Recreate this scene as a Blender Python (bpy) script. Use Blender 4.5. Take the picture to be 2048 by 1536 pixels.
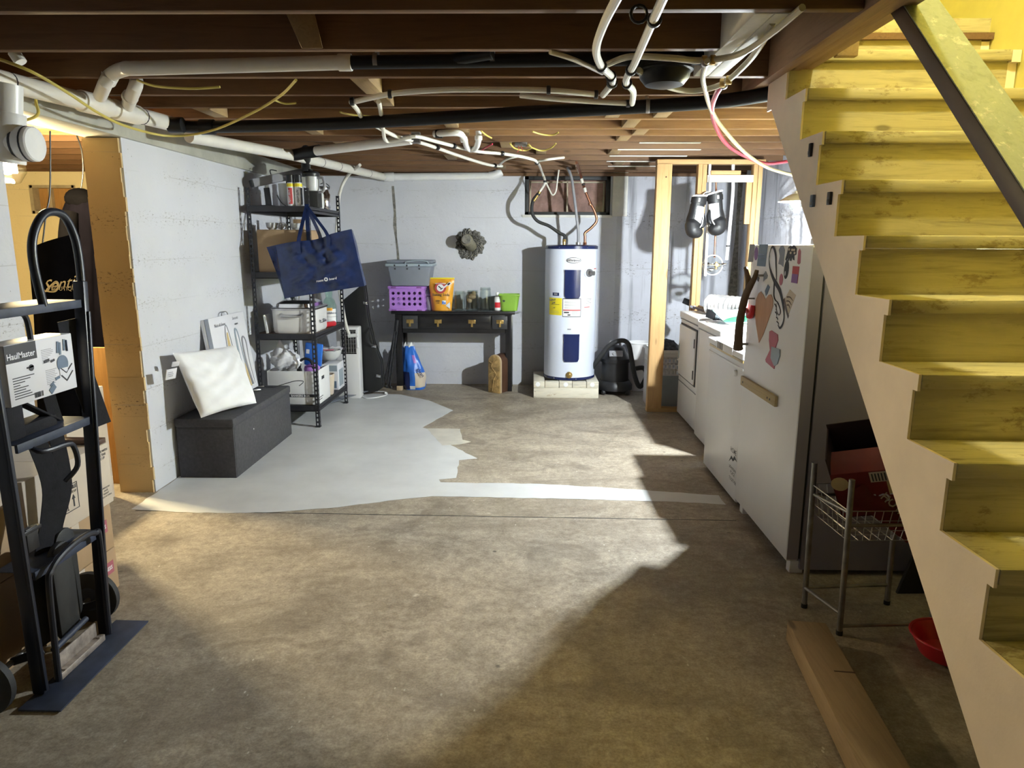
import bpy, bmesh, math, random
from mathutils import Vector, Matrix, Euler

random.seed(7)
scene = bpy.context.scene
for o in list(bpy.data.objects):
    bpy.data.objects.remove(o)
COL = scene.collection

# ---------------------------------------------------------------- camera
cam_data = bpy.data.cameras.new('camera')
cam_data.sensor_fit = 'HORIZONTAL'
cam_data.sensor_width = 36.0
cam_data.lens = 1400.0 / 2048.0 * 36.0
cam_data.clip_start = 0.02
cam = bpy.data.objects.new('camera', cam_data)
COL.objects.link(cam)
_pitch, _yaw, _roll = math.atan(279 / 1400), math.radians(1.2), 0.004
cam.matrix_world = (Matrix.Translation((0, 0, 1.65)) @ Matrix.Rotation(_yaw, 4, 'Z')
                    @ Matrix.Rotation(math.pi / 2 - _pitch, 4, 'X') @ Matrix.Rotation(_roll, 4, 'Z'))
scene.camera = cam

# ---------------------------------------------------------------- world (no daylight reaches this cellar) and exposure
world = bpy.data.worlds.new('world')
scene.world = world
world.use_nodes = True
world.node_tree.nodes['Background'].inputs[0].default_value = (0.5, 0.52, 0.55, 1)
world.node_tree.nodes['Background'].inputs[1].default_value = 0.02
vs = scene.view_settings
vs.view_transform = 'Standard'
vs.look = 'None'
vs.exposure = 0.42
vs.gamma = 1.0
vs.use_curve_mapping = False
cy = scene.cycles
cy.max_bounces = 7
cy.diffuse_bounces = 4
cy.glossy_bounces = 3
cy.transmission_bounces = 6
cy.caustics_reflective = False
cy.caustics_refractive = False
cy.adaptive_threshold = 0.02
cy.use_light_tree = False
cy.sample_clamp_indirect = 20.0

# power in watts and colour of the lamps of the place (the lamps themselves are built further down)
WALL_BULB = 690.0         # cool bare bulb over the appliances
ROOM_BULB = 410.0         # warm bulb in the side room
STAIR_LAMP = 320.0        # yellowish lamp at the head of the stairs
WALL_COL, ROOM_COL, STAIR_COL = (0.90, 0.95, 1.0), (1.0, 0.77, 0.42), (1.0, 0.92, 0.62)


# ---------------------------------------------------------------- materials
class Nt:
    def __init__(self, name):
        self.m = bpy.data.materials.new(name)
        self.m.use_nodes = True
        self.t = self.m.node_tree
        self.b = self.t.nodes['Principled BSDF']
        self._oc = None

    def node(self, kind, **kw):
        n = self.t.nodes.new(kind)
        for k, v in kw.items():
            setattr(n, k, v)
        return n

    def link(self, a, b):
        self.t.links.new(a, b)

    def put(self, sock, v):
        if hasattr(v, 'links') or isinstance(v, bpy.types.NodeSocket):
            self.link(v, sock)
        else:
            sock.default_value = v if not isinstance(v, tuple) or len(v) != 3 or sock.type != 'RGBA' else (*v, 1)

    def co(self, scale=(1, 1, 1), loc=(0, 0, 0)):
        if self._oc is None:
            self._oc = self.node('ShaderNodeTexCoord').outputs['Object']
        mp = self.node('ShaderNodeMapping')
        self.link(self._oc, mp.inputs[0])
        mp.inputs['Scale'].default_value = scale
        mp.inputs['Location'].default_value = loc
        return mp.outputs[0]

    def noise(self, vec, scale=5, detail=3, rough=0.5, dist=0.0):
        n = self.node('ShaderNodeTexNoise')
        self.link(vec, n.inputs['Vector'])
        n.inputs['Scale'].default_value = scale
        n.inputs['Detail'].default_value = detail
        n.inputs['Roughness'].default_value = rough
        n.inputs['Distortion'].default_value = dist
        return n.outputs[0]

    def voro(self, vec, scale=5, feature='F1', out='Distance'):
        n = self.node('ShaderNodeTexVoronoi', feature=feature)
        self.link(vec, n.inputs['Vector'])
        n.inputs['Scale'].default_value = scale
        return n.outputs[out]

    def ramp(self, fac, stops):
        n = self.node('ShaderNodeValToRGB')
        self.link(fac, n.inputs[0])
        e = n.color_ramp.elements
        while len(e) > 1:
            e.remove(e[-1])
        for i, (p, c) in enumerate(stops):
            if not isinstance(c, tuple):
                c = (c, c, c)
            el = e[0] if i == 0 else e.new(p)
            el.position = p
            el.color = (*c, 1)
        return n.outputs[0]

    def mix(self, fac, a, b, blend='MIX'):
        n = self.node('ShaderNodeMix', data_type='RGBA', blend_type=blend)
        self.put(n.inputs[0], fac)
        self.put(n.inputs[6], a)
        self.put(n.inputs[7], b)
        return n.outputs[2]

    def math(self, op, a, b=0.0, clamp=False):
        n = self.node('ShaderNodeMath', operation=op, use_clamp=clamp)
        self.put(n.inputs[0], a)
        self.put(n.inputs[1], b)
        return n.outputs[0]

    def sep(self, vec):
        n = self.node('ShaderNodeSeparateXYZ')
        self.link(vec, n.inputs[0])
        return n.outputs

    def bump(self, h, strength=0.3, dist=0.01):
        n = self.node('ShaderNodeBump')
        n.inputs['Strength'].default_value = strength
        n.inputs['Distance'].default_value = dist
        self.link(h, n.inputs['Height'])
        self.link(n.outputs[0], self.b.inputs['Normal'])

    def base(self, c):
        self.put(self.b.inputs['Base Color'], c)

    def set(self, rough=None, metal=None, spec=None, trans=None, ior=None, coat=None):
        i = self.b.inputs
        if rough is not None: self.put(i['Roughness'], rough)
        if metal is not None: i['Metallic'].default_value = metal
        if spec is not None: i['Specular IOR Level'].default_value = spec
        if trans is not None: i['Transmission Weight'].default_value = trans
        if ior is not None: i['IOR'].default_value = ior
        if coat is not None: i['Coat Weight'].default_value = coat
        return self.m


def plain(name, c, rough=0.55, metal=0.0, var=0.12, scale=6.0, bump=0.0, spec=None, bscale=60.0):
    n = Nt(name)
    v = n.co()
    f = n.noise(v, scale, 4, 0.6)
    lo = tuple(max(0, x * (1 - var)) for x in c)
    hi = tuple(min(1, x * (1 + var)) for x in c)
    n.base(n.ramp(f, [(0.3, lo), (0.7, hi)]))
    if bump:
        n.bump(n.noise(v, bscale, 3, 0.6), bump, 0.004)
    return n.set(rough=rough, metal=metal, spec=spec)


def wood(name, c1, c2, axis='x', rough=0.65, scale=1.0, knots=True, bump=0.25):
    n = Nt(name)
    sc = {'x': (0.9, 14, 14), 'y': (14, 0.9, 14), 'z': (14, 14, 0.9)}[axis]
    v = n.co(tuple(s * scale for s in sc))
    g = n.noise(v, 2.2, 5, 0.62, 0.6)
    fine = n.noise(v, 9.0, 3, 0.6)
    col = n.ramp(g, [(0.25, c2), (0.48, c1), (0.6, tuple(x * 0.86 for x in c1)), (0.75, c1)])
    col = n.mix(n.math('MULTIPLY', fine, 0.35), col, tuple(x * 0.72 for x in c2))
    if knots:
        k = n.voro(n.co(tuple({'x': (1.6, 5, 5), 'y': (5, 1.6, 5), 'z': (5, 5, 1.6)}[axis])), 1.1)
        col = n.mix(n.ramp(k, [(0.05, 0.75), (0.1, 0.0)]), col, tuple(x * 0.35 for x in c2))
    big = n.noise(n.co(), 1.3, 2)
    col = n.mix(0.5, col, n.ramp(big, [(0.3, 0.6), (0.7, 1.0)]), 'MULTIPLY')
    n.base(col)
    if bump:
        n.bump(g, bump, 0.004)
    return n.set(rough=rough, spec=0.3)


def emit(name, c, s):
    n = Nt(name)
    n.b.inputs['Base Color'].default_value = (*c, 1)
    n.b.inputs['Emission Color'].default_value = (*c, 1)
    n.b.inputs['Emission Strength'].default_value = s
    return n.m


def glass(name, c=(0.93, 0.96, 0.95), rough=0.03):
    """thin clear glass: see-through with a fresnel sheen"""
    n = Nt(name)
    tr = n.node('ShaderNodeBsdfTransparent')
    tr.inputs[0].default_value = (*c, 1)
    gl = n.node('ShaderNodeBsdfGlossy')
    gl.inputs['Roughness'].default_value = rough
    lw = n.node('ShaderNodeLayerWeight')
    lw.inputs[0].default_value = 0.35
    mx = n.node('ShaderNodeMixShader')
    n.link(n.math('ADD', n.math('MULTIPLY', lw.outputs['Facing'], 0.28), 0.04), mx.inputs[0])
    n.link(tr.outputs[0], mx.inputs[1])
    n.link(gl.outputs[0], mx.inputs[2])
    n.link(mx.outputs[0], n.t.nodes['Material Output'].inputs['Surface'])
    return n.m


def wall_paint(name, white=(0.70, 0.70, 0.72), chip=(0.20, 0.185, 0.16), dirt=0.10, step=0.28, chips=0.5, streak=0.0):
    """painted board-formed concrete: faint form-board seams, pits, flaked bands"""
    n = Nt(name)
    v = n.co()
    big = n.noise(v, 0.9, 4, 0.6)
    col = n.ramp(big, [(0.3, tuple(x * (1 - dirt) for x in white)), (0.65, white)])
    if streak:
        sk = n.ramp(n.noise(n.co((5, 5, 0.35)), 1.6, 4, 0.6), [(0.52, 0.0), (0.66, streak)])
        col = n.mix(sk, col, tuple(x * 0.35 for x in white))
    z = n.sep(v)[2]
    wob = n.math('MULTIPLY', n.math('SUBTRACT', n.noise(v, 1.2, 2), 0.5), 0.03)
    fr = n.math('FRACT', n.math('DIVIDE', n.math('ADD', z, wob), step))
    line = n.math('LESS_THAN', n.math('ABSOLUTE', n.math('SUBTRACT', fr, 0.5)), 0.009)
    brk = n.ramp(n.noise(v, 1.7, 3), [(0.45, 0.0), (0.6, 1.0)])
    line = n.math('MULTIPLY', line, brk)
    col = n.mix(n.math('MULTIPLY', line, 0.38), col, (0.30, 0.29, 0.28))
    pit = n.ramp(n.voro(v, 26), [(0.07, 1.0), (0.11, 0.0)])
    pit = n.math('MULTIPLY', pit, n.ramp(n.noise(v, 2.0, 2), [(0.45, 0.0), (0.62, 0.7)]))
    # flaked bands close to the seams
    near = n.ramp(n.math('ABSOLUTE', n.math('SUBTRACT', fr, 0.5)), [(0.0, 1.0), (0.24, 0.0)])
    fl = n.ramp(n.noise(n.co((1, 1, 2.4)), 30, 6, 0.75), [(0.57, 0.0), (0.61, 1.0)])
    fl = n.math('MULTIPLY', fl, n.math('MULTIPLY', near, n.ramp(n.noise(v, 1.3, 2, 0.5), [(0.42, 0.0), (0.56, 1.0)])))
    m = n.math('MAXIMUM', n.math('MULTIPLY', fl, chips * 2), pit, True)
    col = n.mix(m, col, chip)
    n.base(col)
    h = n.math('SUBTRACT', n.noise(v, 14, 5, 0.65), n.math('ADD', n.math('MULTIPLY', m, 0.5), n.math('MULTIPLY', line, 0.7)))
    n.bump(h, 0.35, 0.012)
    return n.set(rough=0.8, spec=0.25)


def floor_concrete(name):
    n = Nt(name)
    v = n.co()
    a = n.noise(v, 0.8, 6, 0.65, 0.4)
    b = n.noise(v, 4.5, 6, 0.7, 0.8)
    c = n.noise(v, 26, 5, 0.7)
    col = n.ramp(a, [(0.32, (0.193, 0.157, 0.113)), (0.5, (0.340, 0.287, 0.215)), (0.68, (0.498, 0.433, 0.334))])
    col = n.mix(0.45, col, n.ramp(b, [(0.35, (0.147, 0.117, 0.083)), (0.62, (0.543, 0.476, 0.370))]))
    col = n.mix(0.3, col, n.ramp(c, [(0.38, (0.169, 0.139, 0.101)), (0.62, (0.556, 0.493, 0.389))]))
    scuff = n.ramp(n.noise(n.co((2.2, 1, 1)), 9, 6, 0.8, 1.5), [(0.63, 0.0), (0.67, 0.7)])
    col = n.mix(scuff, col, (0.567, 0.509, 0.415))
    st_ = n.ramp(n.noise(n.co((0.7, 1.6, 1)), 1.1, 5, 0.7, 1.2), [(0.46, 0.0), (0.64, 0.5)])
    col = n.mix(st_, col, (0.155, 0.125, 0.092))
    fine = n.noise(v, 95, 4, 0.75)
    col = n.mix(0.55, col, n.ramp(fine, [(0.34, 0.55), (0.66, 1.35)]), 'MULTIPLY')
    flk = n.ramp(n.voro(n.co((1.5, 0.8, 1)), 11), [(0.055, 0.9), (0.085, 0.0)])
    flk = n.math('MULTIPLY', flk, n.ramp(n.noise(v, 1.6, 3), [(0.47, 0.0), (0.60, 1.0)]))
    col = n.mix(flk, col, (0.62, 0.585, 0.51))
    drk = n.ramp(n.voro(n.co((1, 1, 1), (0.37, 0.11, 0)), 4.2), [(0.03, 0.85), (0.06, 0.0)])
    col = n.mix(n.math('MULTIPLY', drk, n.ramp(a, [(0.45, 0.0), (0.55, 1.0)])), col, (0.07, 0.058, 0.045))
    spl = n.ramp(n.voro(v, 3.0), [(0.03, 0.8), (0.06, 0.0)])
    col = n.mix(n.math('MULTIPLY', spl, n.ramp(b, [(0.5, 0.0), (0.6, 1.0)])), col, (0.590, 0.541, 0.455))
    dark = n.ramp(n.noise(v, 2.3, 4, 0.6, 1.0), [(0.54, 0.0), (0.70, 0.55)])
    col = n.mix(dark, col, (0.136, 0.109, 0.079))
    n.base(col)
    n.bump(c, 0.25, 0.004)
    r = n.ramp(b, [(0.3, 0.45), (0.7, 0.65)])
    return n.set(rough=r, spec=0.4)


def peeling(name, paint, bare, amount=0.5, axis='x', rough=0.55):
    """old painted timber with worn-off patches and grain"""
    n = Nt(name)
    sc = {'x': (1.2, 16, 16), 'y': (16, 1.2, 16), 'z': (16, 16, 1.2)}[axis]
    g = n.noise(n.co(sc), 2.0, 5, 0.62, 0.7)
    v = n.co()
    p = n.noise(n.co({'x': (1, 2.2, 2.2), 'y': (2.2, 1, 2.2), 'z': (2.2, 2.2, 1)}[axis]), 4.5, 6, 0.75)
    mask = n.ramp(p, [(amount - 0.03, 1.0), (amount + 0.03, 0.0)])
    pc = n.ramp(g, [(0.3, tuple(x * 0.62 for x in paint)), (0.5, paint), (0.7, tuple(x * 0.85 for x in paint))])
    bc = n.ramp(g, [(0.3, tuple(x * 0.45 for x in bare)), (0.6, bare)])
    k = n.voro(n.co({'x': (1.7, 4.5, 4.5), 'y': (4.5, 1.7, 4.5), 'z': (4.5, 4.5, 1.7)}[axis]), 1.2)
    col = n.mix(mask, pc, bc)
    col = n.mix(n.ramp(k, [(0.05, 0.7), (0.09, 0.0)]), col, tuple(x * 0.3 for x in bare))
    n.base(col)
    n.bump(n.math('SUBTRACT', g, n.math('MULTIPLY', mask, 0.3)), 0.3, 0.004)
    return n.set(rough=rough, spec=0.35)


M = {}
M['floor'] = floor_concrete('floor_concrete')
M['floor_paint'] = plain('grey_floor_paint', (0.60, 0.61, 0.60), 0.5, 0, 0.10, 2.5, 0.12)
M['floor_light'] = plain('pale_screed', (0.58, 0.555, 0.48), 0.6, 0, 0.12, 5, 0.12)
M['wall'] = wall_paint('white_wall_paint', (0.62, 0.63, 0.665))
M['wall_back'] = wall_paint('white_back_wall_paint', (0.62, 0.63, 0.67), (0.25, 0.235, 0.21), 0.12, 0.30, 0.3)
M['wall_raw'] = wall_paint('grey_wall_paint', (0.60, 0.61, 0.66), (0.20, 0.19, 0.18), 0.35, 0.55, 0.8, 0.8)
M['wall_tan'] = wall_paint('tan_wall_paint', (0.62, 0.46, 0.25), (0.16, 0.11, 0.07), 0.12, 0.40, 1.0)
M['wall_cream'] = wall_paint('cream_wall_paint', (0.84, 0.74, 0.47), (0.40, 0.30, 0.15), 0.08, 0.30, 0.3)
M['wall_yellow'] = plain('yellow_stairwell_paint', (0.66, 0.60, 0.22), 0.6, 0, 0.1, 3, 0.1)
M['joist'] = wood('joist_wood', (0.19, 0.102, 0.050), (0.095, 0.048, 0.023), 'x')
M['joist_new'] = wood('new_joist_wood', (0.30, 0.165, 0.075), (0.18, 0.09, 0.04), 'x')
M['block'] = wood('blocking_wood', (0.38, 0.26, 0.13), (0.26, 0.17, 0.08), 'y')
M['trimmer'] = wood('trimmer_wood', (0.40, 0.25, 0.15), (0.24, 0.14, 0.08), 'y')
M['subfloor'] = wood('subfloor_wood', (0.23, 0.13, 0.07), (0.13, 0.07, 0.04), 'y')
M['beam'] = plain('grey_painted_beam', (0.42, 0.42, 0.36), 0.6, 0, 0.2, 4, 0.2)
M['whitewood'] = plain('white_painted_wood', (0.68, 0.66, 0.60), 0.6, 0, 0.15, 5, 0.2)
M['stud'] = wood('stud_wood', (0.66, 0.42, 0.19), (0.50, 0.28, 0.11), 'z')
M['stud_x'] = wood('plate_wood', (0.66, 0.42, 0.19), (0.50, 0.28, 0.11), 'x')
M['pine_y'] = wood('pine_timber', (0.40, 0.285, 0.165), (0.27, 0.18, 0.095), 'y')
M['stringer'] = plain('beige_stringer_paint', (0.84, 0.72, 0.58), 0.65, 0, 0.06, 4, 0.15)
M['riser'] = peeling('yellow_riser_paint', (0.48, 0.42, 0.235), (0.37, 0.30, 0.155), 0.40)
M['tread'] = peeling('yellow_tread_paint', (0.50, 0.44, 0.255), (0.37, 0.30, 0.155), 0.42)
M['rail_top'] = peeling('green_rail_paint', (0.165, 0.19, 0.155), (0.36, 0.36, 0.31), 0.40, 'y', 0.3)
M['rail_dark'] = plain('dark_brown_rail', (0.045, 0.028, 0.022), 0.5, 0, 0.25, 6)
M['pvc'] = plain('white_pvc', (0.70, 0.68, 0.62), 0.4, 0, 0.06, 8)
M['pvc_white'] = plain('bright_white_pvc', (0.82, 0.82, 0.80), 0.35, 0, 0.04, 8)
M['abs'] = plain('black_abs', (0.008, 0.008, 0.009), 0.4, 0, 0.2, 8, 0, 0.25)
M['pex'] = plain('white_pex', (0.74, 0.72, 0.64), 0.35, 0, 0.05, 8)
M['pex_old'] = plain('yellowed_tube', (0.52, 0.47, 0.33), 0.35, 0, 0.1, 8)
M['pex_red'] = plain('red_tube', (0.42, 0.03, 0.06), 0.3, 0, 0.1, 8)
M['cable'] = plain('yellow_cable', (0.55, 0.45, 0.10), 0.45, 0, 0.1, 8)
M['black'] = plain('black_plastic', (0.015, 0.015, 0.017), 0.4, 0, 0.2, 8)
M['rubber'] = plain('black_rubber', (0.02, 0.02, 0.02), 0.7, 0, 0.2, 12, 0.1)
M['blacksteel'] = plain('black_powder_steel', (0.022, 0.022, 0.026), 0.45, 0, 0.2, 12)
M['steel'] = plain('steel', (0.55, 0.55, 0.56), 0.28, 1.0, 0.1, 12)
M['steel_dull'] = plain('dull_steel', (0.30, 0.29, 0.28), 0.45, 0.9, 0.25, 14)
M['chrome'] = plain('chrome', (0.82, 0.82, 0.84), 0.12, 1.0, 0.04, 8)
M['brass'] = plain('brass', (0.60, 0.42, 0.16), 0.3, 1.0, 0.1, 12)
M['copper'] = plain('copper', (0.36, 0.165, 0.10), 0.38, 1.0, 0.12, 12)
M['enamel'] = plain('white_enamel', (0.78, 0.77, 0.75), 0.28, 0, 0.03, 3)
M['fridge'] = plain('fridge_white', (0.80, 0.79, 0.78), 0.35, 0, 0.03, 2)
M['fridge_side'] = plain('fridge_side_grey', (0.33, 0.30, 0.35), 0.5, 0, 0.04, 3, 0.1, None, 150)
M['heater'] = plain('heater_white', (0.72, 0.77, 0.89), 0.3, 0, 0.02, 2)
M['navy'] = plain('navy_plastic', (0.012, 0.02, 0.085), 0.22, 0, 0.1, 5)
M['white'] = plain('white_card', (0.80, 0.80, 0.79), 0.55, 0, 0.03, 6)
M['paper'] = plain('white_paper', (0.74, 0.74, 0.77), 0.5, 0, 0.03, 6)
M['ink'] = plain('black_ink', (0.03, 0.03, 0.035), 0.6, 0, 0.1, 6)
M['grey_ink'] = plain('grey_ink', (0.28, 0.28, 0.30), 0.6, 0, 0.1, 6)
M['yellow'] = plain('yellow_card', (0.83, 0.70, 0.03), 0.5, 0, 0.04, 6)
M['red'] = plain('red_plastic', (0.55, 0.02, 0.03), 0.3, 0, 0.08, 6)
M['redink'] = plain('red_ink', (0.50, 0.06, 0.06), 0.55, 0, 0.08, 6)
M['orange'] = plain('orange_bag', (0.78, 0.36, 0.03), 0.35, 0, 0.15, 8)
M['blue'] = plain('blue_plastic', (0.03, 0.16, 0.62), 0.35, 0, 0.12, 6)
M['bagblue'] = plain('dark_blue_tarpaulin', (0.016, 0.03, 0.10), 0.24, 0, 0.25, 10, 0.5, None, 30)
M['purple'] = plain('purple_plastic', (0.42, 0.20, 0.62), 0.4, 0, 0.05, 5)
M['purple_dark'] = plain('dark_purple', (0.20, 0.07, 0.27), 0.5, 0, 0.1, 5)
M['tote'] = plain('grey_tote_plastic', (0.20, 0.22, 0.26), 0.45, 0, 0.06, 5)
M['tote_light'] = plain('light_grey_tote_plastic', (0.31, 0.37, 0.42), 0.4, 0, 0.06, 5)
M['green'] = plain('green_plastic', (0.23, 0.42, 0.05), 0.4, 0, 0.08, 5)
M['card'] = plain('cardboard', (0.40, 0.27, 0.15), 0.8, 0, 0.08, 4, 0.08)
M['card_pale'] = plain('pale_cardboard', (0.58, 0.50, 0.40), 0.75, 0, 0.06, 4, 0.08)
M['fabric'] = plain('charcoal_fabric', (0.072, 0.071, 0.078), 0.9, 0, 0.15, 40, 0.3, 0.15, 300)
M['cloth_black'] = plain('black_cloth', (0.003, 0.0028, 0.0034), 0.9, 0, 0.3, 8, 0.3, 0.02, 60)
M['cloth_violet'] = plain('dark_violet_cloth', (0.0028, 0.0024, 0.0042), 0.9, 0, 0.3, 8, 0.3, 0.03, 40)
M['cotton'] = plain('white_cotton', (0.84, 0.84, 0.83), 0.85, 0, 0.03, 10, 0.2, 0.1, 30)
M['lacquer'] = plain('black_lacquer', (0.012, 0.011, 0.012), 0.25, 0, 0.2, 6)
M['lacquer_worn'] = plain('worn_black_lacquer', (0.04, 0.04, 0.042), 0.35, 0, 0.3, 9)
M['plank_end'] = plain('bare_wood_block', (0.50, 0.38, 0.24), 0.7, 0, 0.1, 8)
M['pallet'] = peeling('cream_painted_block', (0.74, 0.69, 0.56), (0.45, 0.31, 0.16), 0.36)
M['glass'] = glass('clear_glass')
M['glass_green'] = glass('greenish_glass', (0.80, 0.95, 0.88))
M['frost'] = plain('translucent_plastic', (0.62, 0.63, 0.62), 0.3, 0, 0.06, 8)
M['film'] = plain('white_plastic_film', (0.80, 0.80, 0.82), 0.25, 0, 0.06, 12, 0.4, None, 25)
M['foil'] = plain('aluminium_foil', (0.66, 0.66, 0.66), 0.38, 0.85, 0.06, 20, 0.3, None, 80)
M['bark'] = wood('branch_bark', (0.145, 0.095, 0.055), (0.075, 0.045, 0.026), 'z', 0.7, 1.0, False)
M['strip'] = wood('tan_strip_wood', (0.56, 0.43, 0.22), (0.44, 0.32, 0.15), 'y', 0.55, 1.0, False)
M['mortar'] = plain('rough_grey_mortar', (0.20, 0.19, 0.165), 0.95, 0, 0.5, 30, 0.9, None, 50)
M['clay'] = plain('clay_pipe', (0.21, 0.19, 0.13), 0.7, 0, 0.2, 10, 0.2)
M['insul'] = plain('pink_insulation', (0.46, 0.25, 0.215), 0.9, 0, 0.35, 9, 0.8, None, 25)
M['winframe'] = plain('window_frame_wood', (0.42, 0.36, 0.25), 0.6, 0, 0.2, 8)
M['winboard'] = wood('window_board_wood', (0.60, 0.34, 0.12), (0.42, 0.20, 0.06), 'z')
M['truck'] = plain('dark_blue_black_enamel', (0.014, 0.017, 0.028), 0.38, 0, 0.2, 10)
M['truck_plate'] = plain('worn_blue_black_plate', (0.030, 0.040, 0.07), 0.6, 0, 0.35, 12)
M['rust'] = plain('worn_galvanised', (0.36, 0.31, 0.27), 0.5, 0.5, 0.4, 22)
M['strap'] = plain('black_webbing', (0.016, 0.016, 0.02), 0.8, 0, 0.2, 30, 0.2, 0.2, 120)
M['carved'] = plain('carved_gilt_wood', (0.40, 0.26, 0.10), 0.5, 0, 0.45, 18, 0.9, None, 26)
M['darkwood'] = plain('dark_brown_wood', (0.075, 0.035, 0.02), 0.45, 0, 0.25, 9)
M['snack'] = plain('red_snack_box', (0.17, 0.012, 0.012), 0.5, 0, 0.15, 6)
M['snack_side'] = plain('dark_snack_box', (0.022, 0.008, 0.008), 0.6, 0, 0.15, 6)
M['panel_dark'] = plain('dark_panel', (0.02, 0.02, 0.02), 0.6, 0, 0.2, 6)
M['heart'] = wood('pink_brown_heart', (0.62, 0.36, 0.22), (0.56, 0.31, 0.18), 'z', 0.5, 1.0, False, 0)
M['skyblue'] = plain('slate_blue_print', (0.12, 0.17, 0.24), 0.5, 0, 0.2, 12)
M['pink'] = plain('pink_print', (0.45, 0.12, 0.16), 0.5, 0, 0.12, 12)
M['mint'] = plain('mint_film', (0.35, 0.66, 0.55), 0.3, 0, 0.12, 12)
M['gold'] = plain('gold_print', (0.62, 0.48, 0.24), 0.4, 0, 0.1, 8)
M['leather_b'] = plain('black_leather', (0.009, 0.009, 0.010), 0.5, 0, 0.2, 8, 0.1)
M['leather_w'] = plain('white_leather', (0.80, 0.80, 0.80), 0.42, 0, 0.03, 8)
M['clothes'] = plain('dark_patterned_clothes', (0.07, 0.08, 0.10), 0.85, 0, 0.8, 26, 0.4, None, 40)
M['cool_core'] = emit('cool_glowing_core', WALL_COL, 120.0)
M['warm_core'] = emit('warm_glowing_core', ROOM_COL, 60.0)


# ---------------------------------------------------------------- mesh helpers
def V(*a):
    return Vector(a if len(a) == 3 else a[0])


def smooth_path(pts, k=6):
    """Catmull-Rom through the points"""
    P_ = [Vector(p) for p in pts]
    if len(P_) < 3:
        return P_
    out = []
    for i in range(len(P_) - 1):
        p0 = P_[max(i - 1, 0)]; p1 = P_[i]; p2 = P_[i + 1]; p3 = P_[min(i + 2, len(P_) - 1)]
        for j in range(k):
            t = j / k
            out.append(0.5 * ((2 * p1) + (p2 - p0) * t + (2 * p0 - 5 * p1 + 4 * p2 - p3) * t * t
                              + (3 * p1 - p0 - 3 * p2 + p3) * t ** 3))
    out.append(P_[-1])
    return out


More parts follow.
